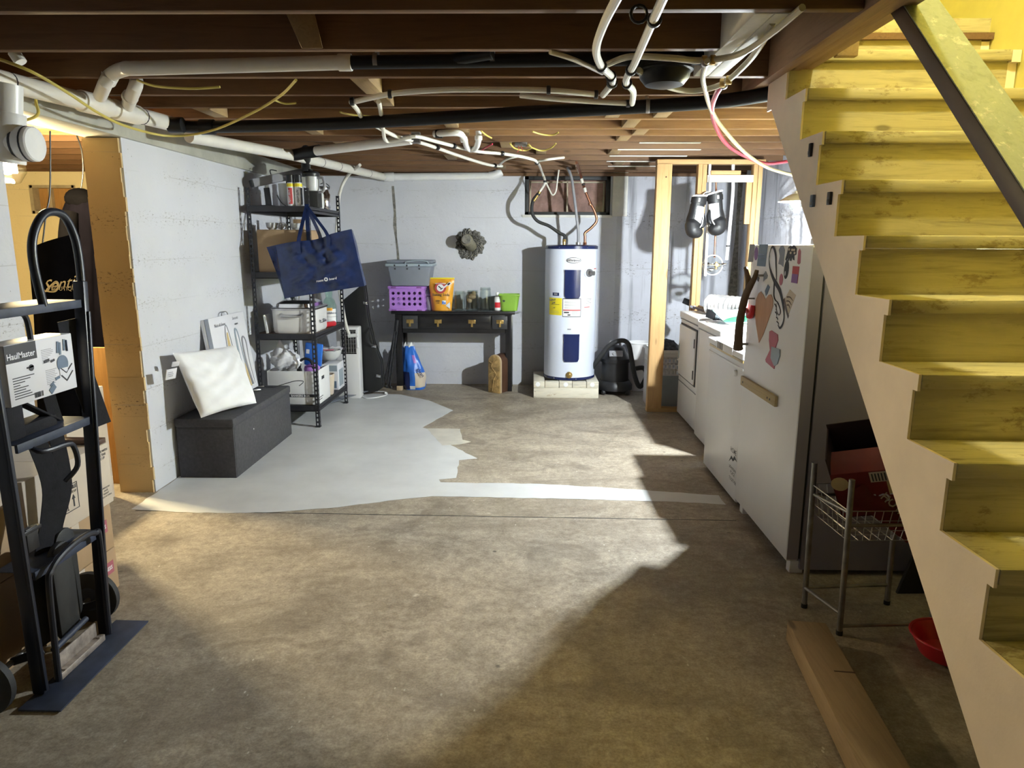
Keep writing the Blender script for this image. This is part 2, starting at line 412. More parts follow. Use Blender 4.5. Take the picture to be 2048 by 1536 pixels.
class MB:
    def __init__(self):
        self.v = []
        self.f = []

    def add(self, vs_, fs):
        o = len(self.v)
        self.v += [tuple(p) for p in vs_]
        self.f += [tuple(i + o for i in f) for f in fs]
        return self

    def box(self, x0, x1, y0, y1, z0, z1):
        return self.add([(x0, y0, z0), (x1, y0, z0), (x1, y1, z0), (x0, y1, z0), (x0, y0, z1), (x1, y0, z1), (x1, y1, z1), (x0, y1, z1)],
                        [(0, 3, 2, 1), (4, 5, 6, 7), (0, 1, 5, 4), (1, 2, 6, 5), (2, 3, 7, 6), (3, 0, 4, 7)])

    def hexa(self, c):
        """eight corners: bottom loop then top loop"""
        return self.add(c, [(0, 3, 2, 1), (4, 5, 6, 7), (0, 1, 5, 4), (1, 2, 6, 5), (2, 3, 7, 6), (3, 0, 4, 7)])

    def obox(self, c, size, rot=(0, 0, 0)):
        R = Euler(rot).to_matrix()
        c = Vector(c)
        sx, sy, sz = (s / 2 for s in size)
        return self.hexa([c + R @ Vector((x, y, z)) for z in (-sz, sz) for x, y in ((-sx, -sy), (sx, -sy), (sx, sy), (-sx, sy))])

    def bar(self, a, b, w, h, up=(0, 0, 1)):
        """box beam from a to b: w sideways, h along up"""
        a, b = Vector(a), Vector(b)
        d = (b - a).normalized()
        s = d.cross(Vector(up))
        if s.length < 1e-5:
            s = d.cross(Vector((1, 0, 0)))
        s.normalize()
        u = s.cross(d).normalized()
        s *= w / 2; u *= h / 2
        return self.hexa([a - s - u, a + s - u, b + s - u, b - s - u, a - s + u, a + s + u, b + s + u, b - s + u])

    def sweep(self, path, radii, n=10, caps=True, hint=None, smooth=0, closed=False):
        pts = smooth_path(path, smooth) if smooth else [Vector(p) for p in path]
        m = len(pts)
        if not isinstance(radii, (list, tuple)):
            radii = [radii] * m
        elif len(radii) != m:
            rr = []
            for i in range(m):
                t = i / (m - 1) * (len(radii) - 1)
                k = min(int(t), len(radii) - 2)
                a, b, q = radii[k], radii[k + 1], t - k
                if isinstance(a, (tuple, list)):
                    rr.append((a[0] * (1 - q) + b[0] * q, a[1] * (1 - q) + b[1] * q))
                else:
                    rr.append(a * (1 - q) + b * q)
            radii = rr
        ref = Vector(hint) if hint else None
        vs_, fs = [], []
        prev = None
        for i, p in enumerate(pts):
            a = pts[i - 1] if i or closed else p
            b = pts[(i + 1) % m] if i < m - 1 or closed else p
            d = (b - a).normalized()
            if prev is None:
                r = ref or (Vector((0, 0, 1)) if abs(d.z) < 0.9 else Vector((1, 0, 0)))
                u = (r - d * r.dot(d)).normalized()
            else:
                u = prev - d * prev.dot(d)
                u = u.normalized() if u.length > 1e-6 else prev
            prev = u
            w = d.cross(u)
            r = radii[i]
            rx, ry = r if isinstance(r, (tuple, list)) else (r, r)
            for j in range(n):
                t = 2 * math.pi * j / n
                vs_.append(p + w * rx * math.cos(t) + u * ry * math.sin(t))
        for i in range(m if closed else m - 1):
            for j in range(n):
                i2 = (i + 1) % m
                fs.append((i * n + j, i * n + (j + 1) % n, i2 * n + (j + 1) % n, i2 * n + j))
        if caps and not closed:
            fs.append(tuple(range(n - 1, -1, -1)))
            fs.append(tuple((m - 1) * n + j for j in range(n)))
        return self.add(vs_, fs)

    def cyl(self, a, b, r, r2=None, n=20, caps=True):
        return self.sweep([a, b], [r, r if r2 is None else r2], n, caps)

    def lathe(self, c, prof, n=28, axis='z', caps=True):
        """prof: (radius, height) pairs from c along axis"""
        c = Vector(c)
        vs_, fs = [], []
        for r, h in prof:
            for j in range(n):
                t = 2 * math.pi * j / n
                p = (r * math.cos(t), r * math.sin(t), h)
                if axis == 'x': p = (h, p[0], p[1])
                elif axis == '-x': p = (-h, -p[0], p[1])
                elif axis == 'y': p = (p[1], h, p[0])
                elif axis == '-y': p = (p[0], -h, p[1])
                vs_.append(c + Vector(p))
        m = len(prof)
        for i in range(m - 1):
            for j in range(n):
                fs.append((i * n + j, i * n + (j + 1) % n, (i + 1) * n + (j + 1) % n, (i + 1) * n + j))
        if caps:
            fs.append(tuple(range(n - 1, -1, -1)))
            fs.append(tuple((m - 1) * n + j for j in range(n)))
        return self.add(vs_, fs)

    def ball(self, c, r, n=16, sq=(1, 1, 1)):
        c = Vector(c)
        vs_, fs = [], []
        m = n // 2
        for i in range(1, m):
            a = math.pi * i / m
            for j in range(n):
                t = 2 * math.pi * j / n
                vs_.append(c + Vector((r * sq[0] * math.sin(a) * math.cos(t), r * sq[1] * math.sin(a) * math.sin(t), r * sq[2] * math.cos(a))))
        k = len(vs_)
        vs_ += [c + Vector((0, 0, r * sq[2])), c - Vector((0, 0, r * sq[2]))]
        for i in range(m - 2):
            for j in range(n):
                fs.append((i * n + j, (i + 1) * n + j, (i + 1) * n + (j + 1) % n, i * n + (j + 1) % n))
        for j in range(n):
            fs.append((k, j, (j + 1) % n))
            fs.append((k + 1, (m - 2) * n + (j + 1) % n, (m - 2) * n + j))
        return self.add(vs_, fs)

    def prism(self, poly, a0, a1, axis='x'):
        """poly in the plane across axis: x->(y,z), y->(x,z), z->(x,y)"""
        def p3(p, a):
            return {'x': (a, p[0], p[1]), 'y': (p[0], a, p[1]), 'z': (p[0], p[1], a)}[axis]
        n = len(poly)
        vs_ = [p3(p, a0) for p in poly] + [p3(p, a1) for p in poly]
        fs = [tuple(range(n - 1, -1, -1)), tuple(range(n, 2 * n))]
        fs += [(i, (i + 1) % n, n + (i + 1) % n, n + i) for i in range(n)]
        return self.add(vs_, fs)

    def grid(self, fn, nu, nv, wrap=False):
        vs_ = [fn(i / nu, j / nv) for i in range(nu + 1) for j in range(nv + 1)]
        fs = [(i * (nv + 1) + j, (i + 1) * (nv + 1) + j, (i + 1) * (nv + 1) + j + 1, i * (nv + 1) + j + 1) for i in range(nu) for j in range(nv)]
        return self.add(vs_, fs)

    def ribbon(self, path, w, side, th=0.003, smooth=0):
        """flat strap: side = direction of its width"""
        pts = smooth_path(path, smooth) if smooth else [Vector(p) for p in path]
        s = Vector(side).normalized() * w / 2
        vs_, fs = [], []
        m = len(pts)
        for i, p in enumerate(pts):
            d = (pts[min(i + 1, m - 1)] - pts[max(i - 1, 0)]).normalized()
            nrm = d.cross(s).normalized() * th / 2
            vs_ += [p - s - nrm, p + s - nrm, p + s + nrm, p - s + nrm]
        for i in range(m - 1):
            for j in range(4):
                fs.append((i * 4 + j, i * 4 + (j + 1) % 4, i * 4 + 4 + (j + 1) % 4, i * 4 + 4 + j))
        fs += [(3, 2, 1, 0), tuple((m - 1) * 4 + j for j in range(4))]
        return self.add(vs_, fs)


def mesh_obj(name, mb, mat, parent=None, bevel=0.0, seg=2, angle=35, off=None):
    me = bpy.data.meshes.new(name)
    off = Vector(off) if off is not None else Vector((0, 0, 0))
    bm = bmesh.new()
    vv = [bm.verts.new(Vector(p) - off) for p in mb.v]
    for f in mb.f:
        try:
            bm.faces.new([vv[i] for i in f])
        except ValueError:
            pass
    bmesh.ops.recalc_face_normals(bm, faces=bm.faces)
    if bevel:
        ed = [e for e in bm.edges if len(e.link_faces) == 2 and e.calc_face_angle(0) > 0.6]
        bmesh.ops.bevel(bm, geom=ed, offset=bevel, segments=seg, affect='EDGES', profile=0.5, clamp_overlap=True)
    for f in bm.faces:
        f.smooth = True
    bm.to_mesh(me)
    bm.free()
    me.set_sharp_from_angle(angle=math.radians(angle))
    mats = mat if isinstance(mat, list) else [mat]
    for m_ in mats:
        me.materials.append(M[m_] if isinstance(m_, str) else m_)
    o = bpy.data.objects.new(name, me)
    COL.objects.link(o)
    if parent is not None:
        o.parent = parent
    return o


def tag(o, label=None, cat=None, group=None, kind=None):
    if label: o['label'] = label
    if cat: o['category'] = cat
    if group: o['group'] = group
    if kind: o['kind'] = kind
    return o


def thing(name, label, cat, loc=(0, 0, 0), rot=(0, 0, 0), group=None):
    e = bpy.data.objects.new(name, None)
    e.empty_display_size = 0.05
    COL.objects.link(e)
    e.location = loc
    e.rotation_euler = rot
    return tag(e, label, cat, group)


def part(root, name, mb, mat, bevel=0.0, local=False, sub=None, seg=2, angle=35, label=None):
    """mesh part of a thing; mb in world coordinates unless local"""
    off = None if local else root.location
    o = mesh_obj(name, mb, mat, sub or root, bevel, seg, angle, off)
    if label: o['label'] = label
    return o


def single(name, mb, mat, label, cat, loc, bevel=0.0, group=None, seg=2, angle=35):
    o = mesh_obj(name, mb, mat, None, bevel, seg, angle, loc)
    o.location = loc
    return tag(o, label, cat, group)


def struct(name, mb, mat, label=None, bevel=0.0):
    o = mesh_obj(name, mb, mat, None, bevel)
    o['kind'] = 'structure'
    if label: o['label'] = label
    return o


def child(parent, name, mb, mat, bevel=0.0, kind=None, label=None):
    """part of a piece of the setting (whose origin is the world origin)"""
    o = mesh_obj(name, mb, mat, parent, bevel)
    if kind: o['kind'] = kind
    if label: o['label'] = label
    return o


def text(root, name, s, size, pos, right, up, mat, bold=0.0, local=False, align='CENTER', sub=None, squeeze=1.0, shear=0.0):
    """flat lettering lying on a surface: pos = centre of the base line"""
    cu = bpy.data.curves.new(name, 'FONT')
    cu.body = s
    cu.size = size
    cu.align_x = align
    cu.offset = bold * size
    cu.shear = shear
    cu.resolution_u = 2
    tmp = bpy.data.objects.new(name, cu)
    COL.objects.link(tmp)
    dg = bpy.context.evaluated_depsgraph_get()
    me = bpy.data.meshes.new_from_object(tmp.evaluated_get(dg))
    bpy.data.objects.remove(tmp)
    bpy.data.curves.remove(cu)
    r, u = Vector(right).normalized() * squeeze, Vector(up).normalized()
    off = Vector((0, 0, 0)) if (local or root is None) else Vector(root.location)
    p = Vector(pos) - off
    for v_ in me.vertices:
        c = v_.co
        v_.co = p + r * c.x + u * c.y
    me.materials.clear()
    me.materials.append(M[mat])
    me.name = name
    o = bpy.data.objects.new(name, me)
    COL.objects.link(o)
    o.parent = sub or root
    return o


def plate_holes(mb, origin, ux, uy, w, h, nx, ny, rad, th, margin=(0.0, 0.0)):
    """thin panel with a grid of round holes; ux, uy in-plane directions"""
    o, ux, uy = Vector(origin), Vector(ux).normalized(), Vector(uy).normalized()
    nrm = ux.cross(uy)
    cw, ch = (w - 2 * margin[0]) / nx, (h - 2 * margin[1]) / ny

    def q(x, y, d):
        return o + ux * x + uy * y + nrm * d
    for i in range(nx):
        for j in range(ny):
            cx, cy = margin[0] + (i + .5) * cw, margin[1] + (j + .5) * ch
            sq = [(-1, -1), (0, -1), (1, -1), (1, 0), (1, 1), (0, 1), (-1, 1), (-1, 0)]
            vs_ = []
            for d in (0, th):
                vs_ += [q(cx + a * cw / 2, cy + b * ch / 2, d) for a, b in sq]
                vs_ += [q(cx + rad * math.cos(t), cy + rad * math.sin(t), d) for t in [math.radians(225 + 45 * k) for k in range(8)]]
            fs = []
            for k in range(8):
                k2 = (k + 1) % 8
                fs += [(k, k2, 8 + k2, 8 + k), (16 + k, 24 + k, 24 + k2, 16 + k2), (8 + k, 8 + k2, 24 + k2, 24 + k)]
            mb.add(vs_, fs)
    mx, my = margin
    for x0, x1, y0, y1 in ((0, mx, 0, h), (w - mx, w, 0, h), (mx, w - mx, 0, my), (mx, w - mx, h - my, h)):
        if x1 - x0 > 1e-4 and y1 - y0 > 1e-4:
            mb.hexa([q(x0, y0, 0), q(x1, y0, 0), q(x1, y1, 0), q(x0, y1, 0), q(x0, y0, th), q(x1, y0, th), q(x1, y1, th), q(x0, y1, th)])
    return mb


def rot2(p, c, a):
    x, y = p[0] - c[0], p[1] - c[1]
    return (c[0] + x * math.cos(a) - y * math.sin(a), c[1] + x * math.sin(a) + y * math.cos(a))


# ================================================================= the setting
LW, BW, RW = -2.5, 8.25, 2.45          # faces of the left, back and right walls
CEIL = 2.45                            # underside of the joists

floor = struct('floor', MB().box(-6.2, 2.7, -2.6, 8.5, -0.15, 0.0), 'floor', 'stained bare concrete floor')


def floor_patch(name, poly, mat, h=0.0015, jag=0.0, label=None):
    pts = []
    for i, p in enumerate(poly):
        q = poly[(i + 1) % len(poly)]
        L = math.hypot(q[0] - p[0], q[1] - p[1])
        k = max(1, int(L / 0.06)) if jag else 1
        for j in range(k):
            t = j / k
            a = 0 if j == 0 else jag
            pts.append((p[0] + (q[0] - p[0]) * t + random.uniform(-a, a), p[1] + (q[1] - p[1]) * t + random.uniform(-a, a)))
    return child(floor, name, MB().prism(pts, 0.0002, h, 'z'), mat, label=label)


floor_patch('paint_patch', [(-2.49, 4.13), (-2.05, 4.08), (-1.62, 4.10), (-1.2, 4.2), (-0.9, 4.33), (-0.62, 4.42), (0.3, 4.40),
                            (1.0, 4.37), (1.3, 4.33), (1.3, 4.50), (0.62, 4.62), (0.1, 4.69), (-0.60, 4.70), (-0.62, 4.76),
                            (-0.50, 4.80), (-0.52, 5.22), (-0.38, 5.27), (-0.62, 5.62), (-0.86, 6.12), (-0.95, 6.20), (-0.74, 6.88),
                            (-1.04, 7.32), (-1.4, 7.62), (-2.49, 7.75)], 'floor_paint', 0.0016, 0.006, 'grey floor paint with a ragged edge')
floor_patch('screed_patch', [(-0.90, 6.16), (-0.60, 6.16), (-0.545, 5.80), (-0.47, 5.74), (-0.56, 5.66), (-0.70, 5.62)], 'floor_light', 0.0024, 0.006, 'pale cement patch')
floor_patch('seam', [(-2.45, 4.105), (1.29, 4.06), (1.29, 4.067), (-2.45, 4.113)], 'panel_dark', 0.0008, 0.002, 'dark joint across the slab')


def wall_mesh(y0, y1, x0, x1, z0, z1, holes=()):
    """wall along x with rectangular holes (xa, xb, za, zb)"""
    mb = MB()
    xs = sorted({x0, x1, *[h[0] for h in holes], *[h[1] for h in holes]})
    zs = sorted({z0, z1, *[h[2] for h in holes], *[h[3] for h in holes]})
    for a, b in zip(xs, xs[1:]):
        for c, d in zip(zs, zs[1:]):
            mx, mz = (a + b) / 2, (c + d) / 2
            if not any(h[0] < mx < h[1] and h[2] < mz < h[3] for h in holes):
                mb.box(a, b, y0, y1, c, d)
    return mb


WX0, WX1, WZ0, WZ1 = -0.035, 0.94, 1.985, 2.42
wall_back = struct('wall_back', wall_mesh(BW, BW + 0.3, LW - 0.15, 1.02, 0, 2.63, [(WX0, WX1, WZ0, WZ1)]), 'wall_back',
                   'white painted concrete wall behind water heater and black table')
child(wall_back, 'rough_section', MB().box(1.02, RW + 0.25, BW, BW + 0.3, 0, 2.63), 'wall_raw', label='rough grey-white concrete section')
child(wall_back, 'pilaster', MB().box(0.96, 1.13, BW - 0.035, BW + 0.01, 1.97, 2.45), 'whitewood', 0.004, label='white board beside the window')
# ragged joint in the wall
_cr = [(-1.546, 2.30), (-1.535, 2.15), (-1.525, 2.0), (-1.53, 1.86), (-1.52, 1.72), (-1.505, 1.58), (-1.495, 1.42), (-1.48, 0.9), (-1.47, 0.3)]
_l = [(x - random.uniform(.010, .024), z) for x, z in _cr]
_r = [(x + random.uniform(.008, .018), z) for x, z in reversed(_cr)]
child(wall_back, 'crack', MB().prism(_l + _r, BW - 0.002, BW + 0.02, 'y'), 'mortar', label='dark ragged vertical crack')
child(wall_back, 'water_stain', MB().prism([(2.36, 0), (2.43, 0), (2.44, 1.2), (2.41, 1.9), (2.43, 2.40), (2.37, 2.40), (2.38, 1.8), (2.34, 1.1)], BW - 0.003, BW + 0.02, 'y'), 'mortar', label='dark seam in the corner')

wall_left = struct('wall_left', MB().box(LW - 0.23, LW, 4.45, BW + 0.3, 0, 2.285), 'wall', 'white painted concrete wall behind shelf and ottoman')
# the raw tan end of that wall, with an uneven plaster edge
tanm = MB()
_n = 26
for i in range(_n):
    z0, z1 = 2.28 * i / _n, 2.28 * (i + 1) / _n
    tanm.box(LW - 0.234, LW - 0.004 + random.uniform(-0.012, 0.008), 4.437 - random.uniform(0, 0.004), 4.452, z0, z1)
child(wall_left, 'wall_end', tanm, 'wall_tan', label='tan rough end of the wall')
struct('wall_left_near', MB().box(LW - 0.23, LW, -2.6, 3.42, 0, 2.285), 'wall', 'white painted concrete wall behind hand truck')
struct('wall_right', MB().box(RW, RW + 0.25, -2.6, BW + 0.3, 0, 2.63), 'wall_raw', 'rough grey painted concrete wall behind appliances')
struct('wall_rear', MB().box(-6.2, RW + 0.25, -2.85, -2.6, 0, 2.63), 'wall', 'white wall behind the viewer')
# crumbling plaster on the right wall near the bulb
def _pl(u, v):
    y, z = 6.2 + 0.95 * u, 1.72 + 0.62 * v
    e = min(u, 1 - u, v, 1 - v)
    return (RW - (0.002 + 0.018 * min(1, e * 5) * (0.45 + 0.55 * math.sin(23 * u + 7 * math.sin(9 * v)) * math.sin(17 * v + 5 * u))) if e > 0.02 else RW + .002, y, z)
child(bpy.data.objects['wall_right'], 'plaster_patch', MB().grid(_pl, 40, 34), 'wall_raw', label='lumpy plaster patch')

# side room beyond the opening
SR = struct('wall_side_room', wall_mesh(BW, BW + 0.3, -6.2, LW - 0.15, 0, 2.63, [(-5.75, -5.23, 1.99, 2.29)]), 'wall_cream', 'cream wall of the side room')
child(SR, 'side_wall', MB().box(-6.4, -6.2, -2.85, BW + 0.3, 0, 2.63), 'wall_cream')
w2 = struct('window_2', MB().box(-5.75, -5.23, BW + 0.1, BW + 0.14, 1.99, 2.29), 'winboard', 'boarded small window in the side room')
child(w2, 'window_frame', MB().box(-5.76, -5.72, BW - 0.01, BW + 0.1, 1.98, 2.30).box(-5.26, -5.22, BW - 0.01, BW + 0.1, 1.98, 2.30)
      .box(-5.75, -5.23, BW - 0.01, BW + 0.1, 2.27, 2.30).box(-5.75, -5.23, BW - 0.01, BW + 0.1, 1.98, 2.01).box(-5.58, -5.545, BW + 0.05, BW + 0.1, 2.0, 2.28), 'winframe')

# window over the water heater
w1 = struct('window_1', MB().box(WX0, WX1, BW + 0.16, BW + 0.2, WZ0, WZ1), 'insul', 'small basement window stuffed with pink insulation')
fr = MB().box(WX0, WX0 + 0.045, BW + 0.03, BW + 0.13, WZ0, WZ1).box(WX1 - 0.045, WX1, BW + 0.03, BW + 0.13, WZ0, WZ1)
fr.box(WX0, WX1, BW + 0.03, BW + 0.13, WZ1 - 0.045, WZ1).box(WX0, WX1, BW + 0.03, BW + 0.13, WZ0, WZ0 + 0.035)
child(w1, 'window_frame', fr, 'panel_dark', 0.003)
sash = MB()
for xa, xb in ((WX0 + 0.055, WX0 + 0.072), (0.445, 0.462), (WX1 - 0.075, WX1 - 0.058)):
    sash.box(xa, xb, BW + 0.09, BW + 0.12, WZ0 + 0.04, WZ1 - 0.05)
sash.box(WX0 + 0.05, WX1 - 0.05, BW + 0.09, BW + 0.12, WZ1 - 0.075, WZ1 - 0.058)
child(w1, 'sash', sash, 'winframe', 0.002)
for xa, xb in ((WX0 + 0.072, 0.445), (0.462, WX1 - 0.075)):
    child(w1, 'pane', MB().box(xa, xb, BW + 0.101, BW + 0.105, WZ0 + 0.035, WZ1 - 0.07), 'glass')
child(w1, 'window_sill', MB().box(WX0 - 0.03, WX1 + 0.03, BW - 0.012, BW + 0.05, WZ0 - 0.03, WZ0), 'whitewood', 0.004)

# ---- ceiling: subfloor planks over joists
HX0, HX1, HY0, HY1 = 1.32, 2.25, 0.5, 3.70        # stair opening
cm = MB()
for a, b, c, d in ((-6.2, HX0, -2.6, BW + 0.3), (HX0, RW + .25, -2.6, HY0), (HX0, RW + .25, HY1, BW + 0.3)):
    cm.box(a, b, c, d, 2.635, 2.665)
ceiling = struct('ceiling', cm, 'subfloor', 'dark plank subfloor over open joists')
jy = [-2.2, -1.8, -1.4, -1.0, -0.6, -0.2, 0.2, 0.6, 1.0, 1.41, 1.82, 2.23, 2.634, 3.131, 3.616, 4.054, 4.40, 4.78, 5.175, 5.5, 5.81, 6.216, 6.65, 7.08, 7.5, 7.9, 8.2]
for y in jy:
    x1 = RW if (y < HY0 or y > HY1) else 1.15
    if abs(y - 3.131) < .01: x1 = 0.79
    x0 = -6.2
    m_ = 'joist_new' if y > 4.6 and y < 5.6 else 'joist'
    child(ceiling, 'joist', MB().box(x0, x1, y, y + 0.042, CEIL + random.uniform(-.003, .003), 2.635), m_, 0.003)
for i, xa in enumerate((1.15, 1.206, 1.262)):
    child(ceiling, 'trimmer', MB().box(xa + .001, xa + 0.055, -0.1, 4.05, CEIL - 0.01 + 0.006 * i, 2.635), 'trimmer', 0.003)
for xa in (0.79, 0.862):
    child(ceiling, 'header', MB().box(xa, xa + 0.068, 2.68, 3.612, CEIL - 0.004, 2.63), 'whitewood', 0.004)
for x, a, b in ((-0.86, 3.658, 4.054), (-0.86, 4.096, 4.40), (-2.02, 4.442, 4.78), (0.52, 4.442, 4.78), (0.83, 4.442, 4.78),
                (0.68, 4.822, 5.175), (0.80, 5.217, 5.5), (-0.55, 4.822, 5.175), (-0.5, 5.217, 5.5), (0.72, 5.542, 5.81), (-0.2, 5.852, 6.216),
                (0.1, 6.258, 6.65), (-0.75, 6.692, 7.08), (0.75, 6.258, 6.65), (-1.6, 5.217, 5.5), (-1.55, 5.852, 6.216), (0.9, 7.122, 7.5), (-0.3, 7.542, 7.9), (1.36, 3.27, 3.31)):
    child(ceiling, 'blocking', MB().box(x - 0.03, x + 0.06, a + .001, b - .001, CEIL + 0.004, 2.63), 'block', 0.003)
child(ceiling, 'bridging', MB().hexa([(-0.933, 3.070, 2.436), (-0.846, 3.070, 2.436), (-0.860, 3.120, 2.449), (-0.948, 3.120, 2.449), (-0.995, 3.070, 2.578), (-0.876, 3.070, 2.578), (-0.890, 3.120, 2.593), (-1.011, 3.120, 2.594)]), 'block', 0.003)
for y, x0, x1 in ((5.81, 0.88, 1.36), (6.216, 0.76, 1.46), (6.65, 0.74, 1.44), (7.08, 0.76, 1.5), (7.5, 0.82, 1.42)):
    child(ceiling, 'paint_strip', MB().box(x0, x1, y + .003, y + 0.04, CEIL - 0.010, CEIL - 0.004), 'whitewood')  # leftover white paint on the lit joist bottoms, built as thin strips
beam = struct('trim_1', MB().box(LW - 0.23, LW + 0.02, -2.6, BW, 2.286, 2.446), 'beam', 'grey painted sill beam along the left wall', 0.004)
struct('trim_2', MB().box(LW - 0.02, RW, BW - 0.04, BW - 0.001, 2.41, 2.446), 'joist', 'brown plate along the back wall', 0.003)

# ---- stair shaft above the opening
sw = struct('wall_stairwell', MB().box(HX1, HX1 + 0.2, 0.3, 5.0, 0.0, 4.9), 'wall_yellow', 'yellow painted wall beside the stairs')
child(sw, 'shaft_side', MB().box(1.2, 1.32, 0.3, 5.0, 2.667, 4.9), 'wall_yellow')
child(sw, 'shaft_end', MB().box(1.2, 2.45, 5.0, 5.1, 2.667, 4.9).box(1.2, 2.45, 0.2, 0.3, 2.667, 4.9), 'wall_yellow')
child(sw, 'shaft_ceiling', MB().box(1.2, 2.45, 0.2, 5.1, 4.9, 4.95), 'wall_yellow')
child(sw, 'landing', MB().box(1.32, 2.25, 3.74, 5.0, 2.667, 2.74), 'tread')

# ================================================================= stairs
RISE, RUN, XS, XE = 0.2108, 0.2238, 1.2, 2.245
ny = lambda k: 1.683 + RUN * (k - 4)
nz = lambda k: RISE * k
st = thing('staircase', 'steep yellow-painted timber stairs with beige side board, climbing away on the right', 'stairs', (1.7, 1.3, 0))
poly = []
for k in range(1, 13):
    yk, zk = ny(k), nz(k)
    if k == 1:
        poly.append((yk + 0.025, 0.0))
    poly += [(yk + 0.025, zk - 0.052), (yk, zk - 0.052), (yk, zk), (ny(k + 1) + 0.025, zk)]
poly += [(ny(13) + 0.025, 2.63), (ny(13) + 0.06, 2.63), (ny(13) + 0.06, 2.31), (3.69, 2.31), (1.319, 0.0)]
stm = MB().prism(poly, XS, XS + 0.009, 'x')
part(st, 'stringer', stm, 'stringer', 0.0, label='beige painted cut stringer')
poly2 = [(y, z) for y, z in poly]
part(st, 'stringer', MB().prism(poly2, XE - 0.04, XE, 'x'), 'stringer')
for k in range(1, 13):
    yk, zk = ny(k), nz(k)
    part(st, 'tread', MB().box(XS + 0.0095, XE - 0.041, yk - 0.004, ny(k + 1) + 0.02, zk - 0.045, zk + 0.001), 'tread', 0.006)
    part(st, 'riser', MB().box(XS + 0.0095, XE - 0.041, yk + 0.024, yk + 0.044, zk - RISE - (0.04 if k > 1 else 0.0), zk - 0.046), 'riser')
part(st, 'riser', MB().box(XS + 0.0095, XE - 0.041, ny(13) + 0.024, ny(13) + 0.036, nz(12) - .04, 2.66), 'riser')
# flat handrail board
a = Vector((1.335, 1.20, 1.165)); b = Vector((1.335, 3.0, 2.80))
d = (b - a).normalized(); up = Vector((1, 0, 0)).cross(d).normalized()
hr = MB()
def slab(mb, a, b, x0, x1, t0, t1):
    c = []
    for t in (t0, t1):
        for p, x in ((a, x0), (a, x1), (b, x1), (b, x0)):
            q = p + up * t
            c.append((x, q.y, q.z))
    return mb.hexa(c)
part(st, 'handrail', slab(hr, a, b, 1.270, 1.405, -0.056, 0.0), 'rail_dark', 0.004)
part(st, 'rail_cap', slab(MB(), a, b, 1.272, 1.403, 0.0003, 0.004), 'rail_top', label='worn green painted upper face of the handrail')
# small clips stuck to the stringer
for (p, w, h, m_) in (((1.198, 3.125, 2.047), .022, .055, 'black'), ((1.198, 3.057, 1.834), .03, .05, 'skyblue'), ((1.198, 2.889, 1.834), .026, .05, 'black')):
    part(st, 'clip', MB().box(1.188, 1.2, p[1] - w / 2, p[1] + w / 2, p[2] - h / 2, p[2] + h / 2), m_, 0.002)
    part(st, 'clip', MB().box(1.184, 1.19, p[1] - w / 5, p[1] + w / 5, p[2] - h / 3, p[2] - h / 12), 'grey_ink', 0.001)

# ================================================================= lamps
def bulb(name, label, c, r, watts, col, core):
    """hanging lamp: clear glass envelope around the glowing source, socket and cord"""
    t = thing(name, label, 'lamp', c)
    c = Vector(c)
    part(t, 'glass_envelope', MB().lathe(c, [(0.004, -r * 1.5), (r * 0.9, -r * 1.2), (r * 1.45, -r * 0.3), (r * 1.4, r * 0.4), (r * 0.75, r * 1.5)], 20, 'z', False), 'glass')
    part(t, 'socket', MB().cyl(c + Vector((0, 0, r * 1.45)), c + Vector((0, 0, r * 1.5 + 0.05)), r * 0.75, r * 0.55, 18), 'white')
    part(t, 'glowing_core', MB().ball(c, r * 0.55, 12), core)
    ld = bpy.data.lights.new('glow', 'POINT')
    ld.energy = watts
    ld.color = col
    ld.shadow_soft_size = r
    lo = bpy.data.objects.new('glow', ld)
    COL.objects.link(lo)
    lo.parent = t
    return t, c + Vector((0, 0, r * 1.5 + 0.05))

WB = (1.785, 4.84, 1.91)
t, e = bulb('hanging_lamp', 'bare glaring cool-white bulb above the appliances', WB, 0.030, WALL_BULB, WALL_COL, 'cool_core')
part(t, 'cord', MB().cyl(e, (WB[0], WB[1], 2.634), 0.005), 'white')
part(t, 'added_shade', MB().lathe(WB, [(0.020, 0.078), (0.055, 0.066), (0.112, 0.030), (0.115, 0.026), (0.057, 0.060), (0.022, 0.072)], 28, 'z', False), 'white', label='small white cone added above the bulb to block upward light')  # cone added to hold the bulb's light off the joists
RB = (-3.45, 4.75, 2.13)
t, e = bulb('ceiling_lamp', 'glowing warm bulb in the side room, at the left edge', RB, 0.075, ROOM_BULB, ROOM_COL, 'warm_core')
part(t, 'cord', MB().cyl(e, (e[0], e[1], 2.634), 0.006), 'white')
t, e = bulb('ceiling_lamp', 'yellow bulb at the head of the stairs', (1.50, 2.1, 4.45), 0.08, STAIR_LAMP, STAIR_COL, 'warm_core')
part(t, 'cord', MB().cyl(e, (e[0], e[1], 4.9), 0.008), 'white')


# ================================================================= pipes and cables under the joists
def pipe(name, label, cat, path, r, mat, smooth=0, group=None, n=14):
    loc = Vector(path[0])
    t = thing(name, label, cat, loc, group=group)
    part(t, 'pipe_run' if r > 0.012 else 'tube', MB().sweep(path, r, n, True, None, smooth), mat)
    return t


def collar(t, p, d, r, L, mat, name='coupling'):
    p, d = Vector(p), Vector(d).normalized()
    part(t, name, MB().cyl(p - d * L / 2, p + d * L / 2, r, None, 18), mat, 0.002)


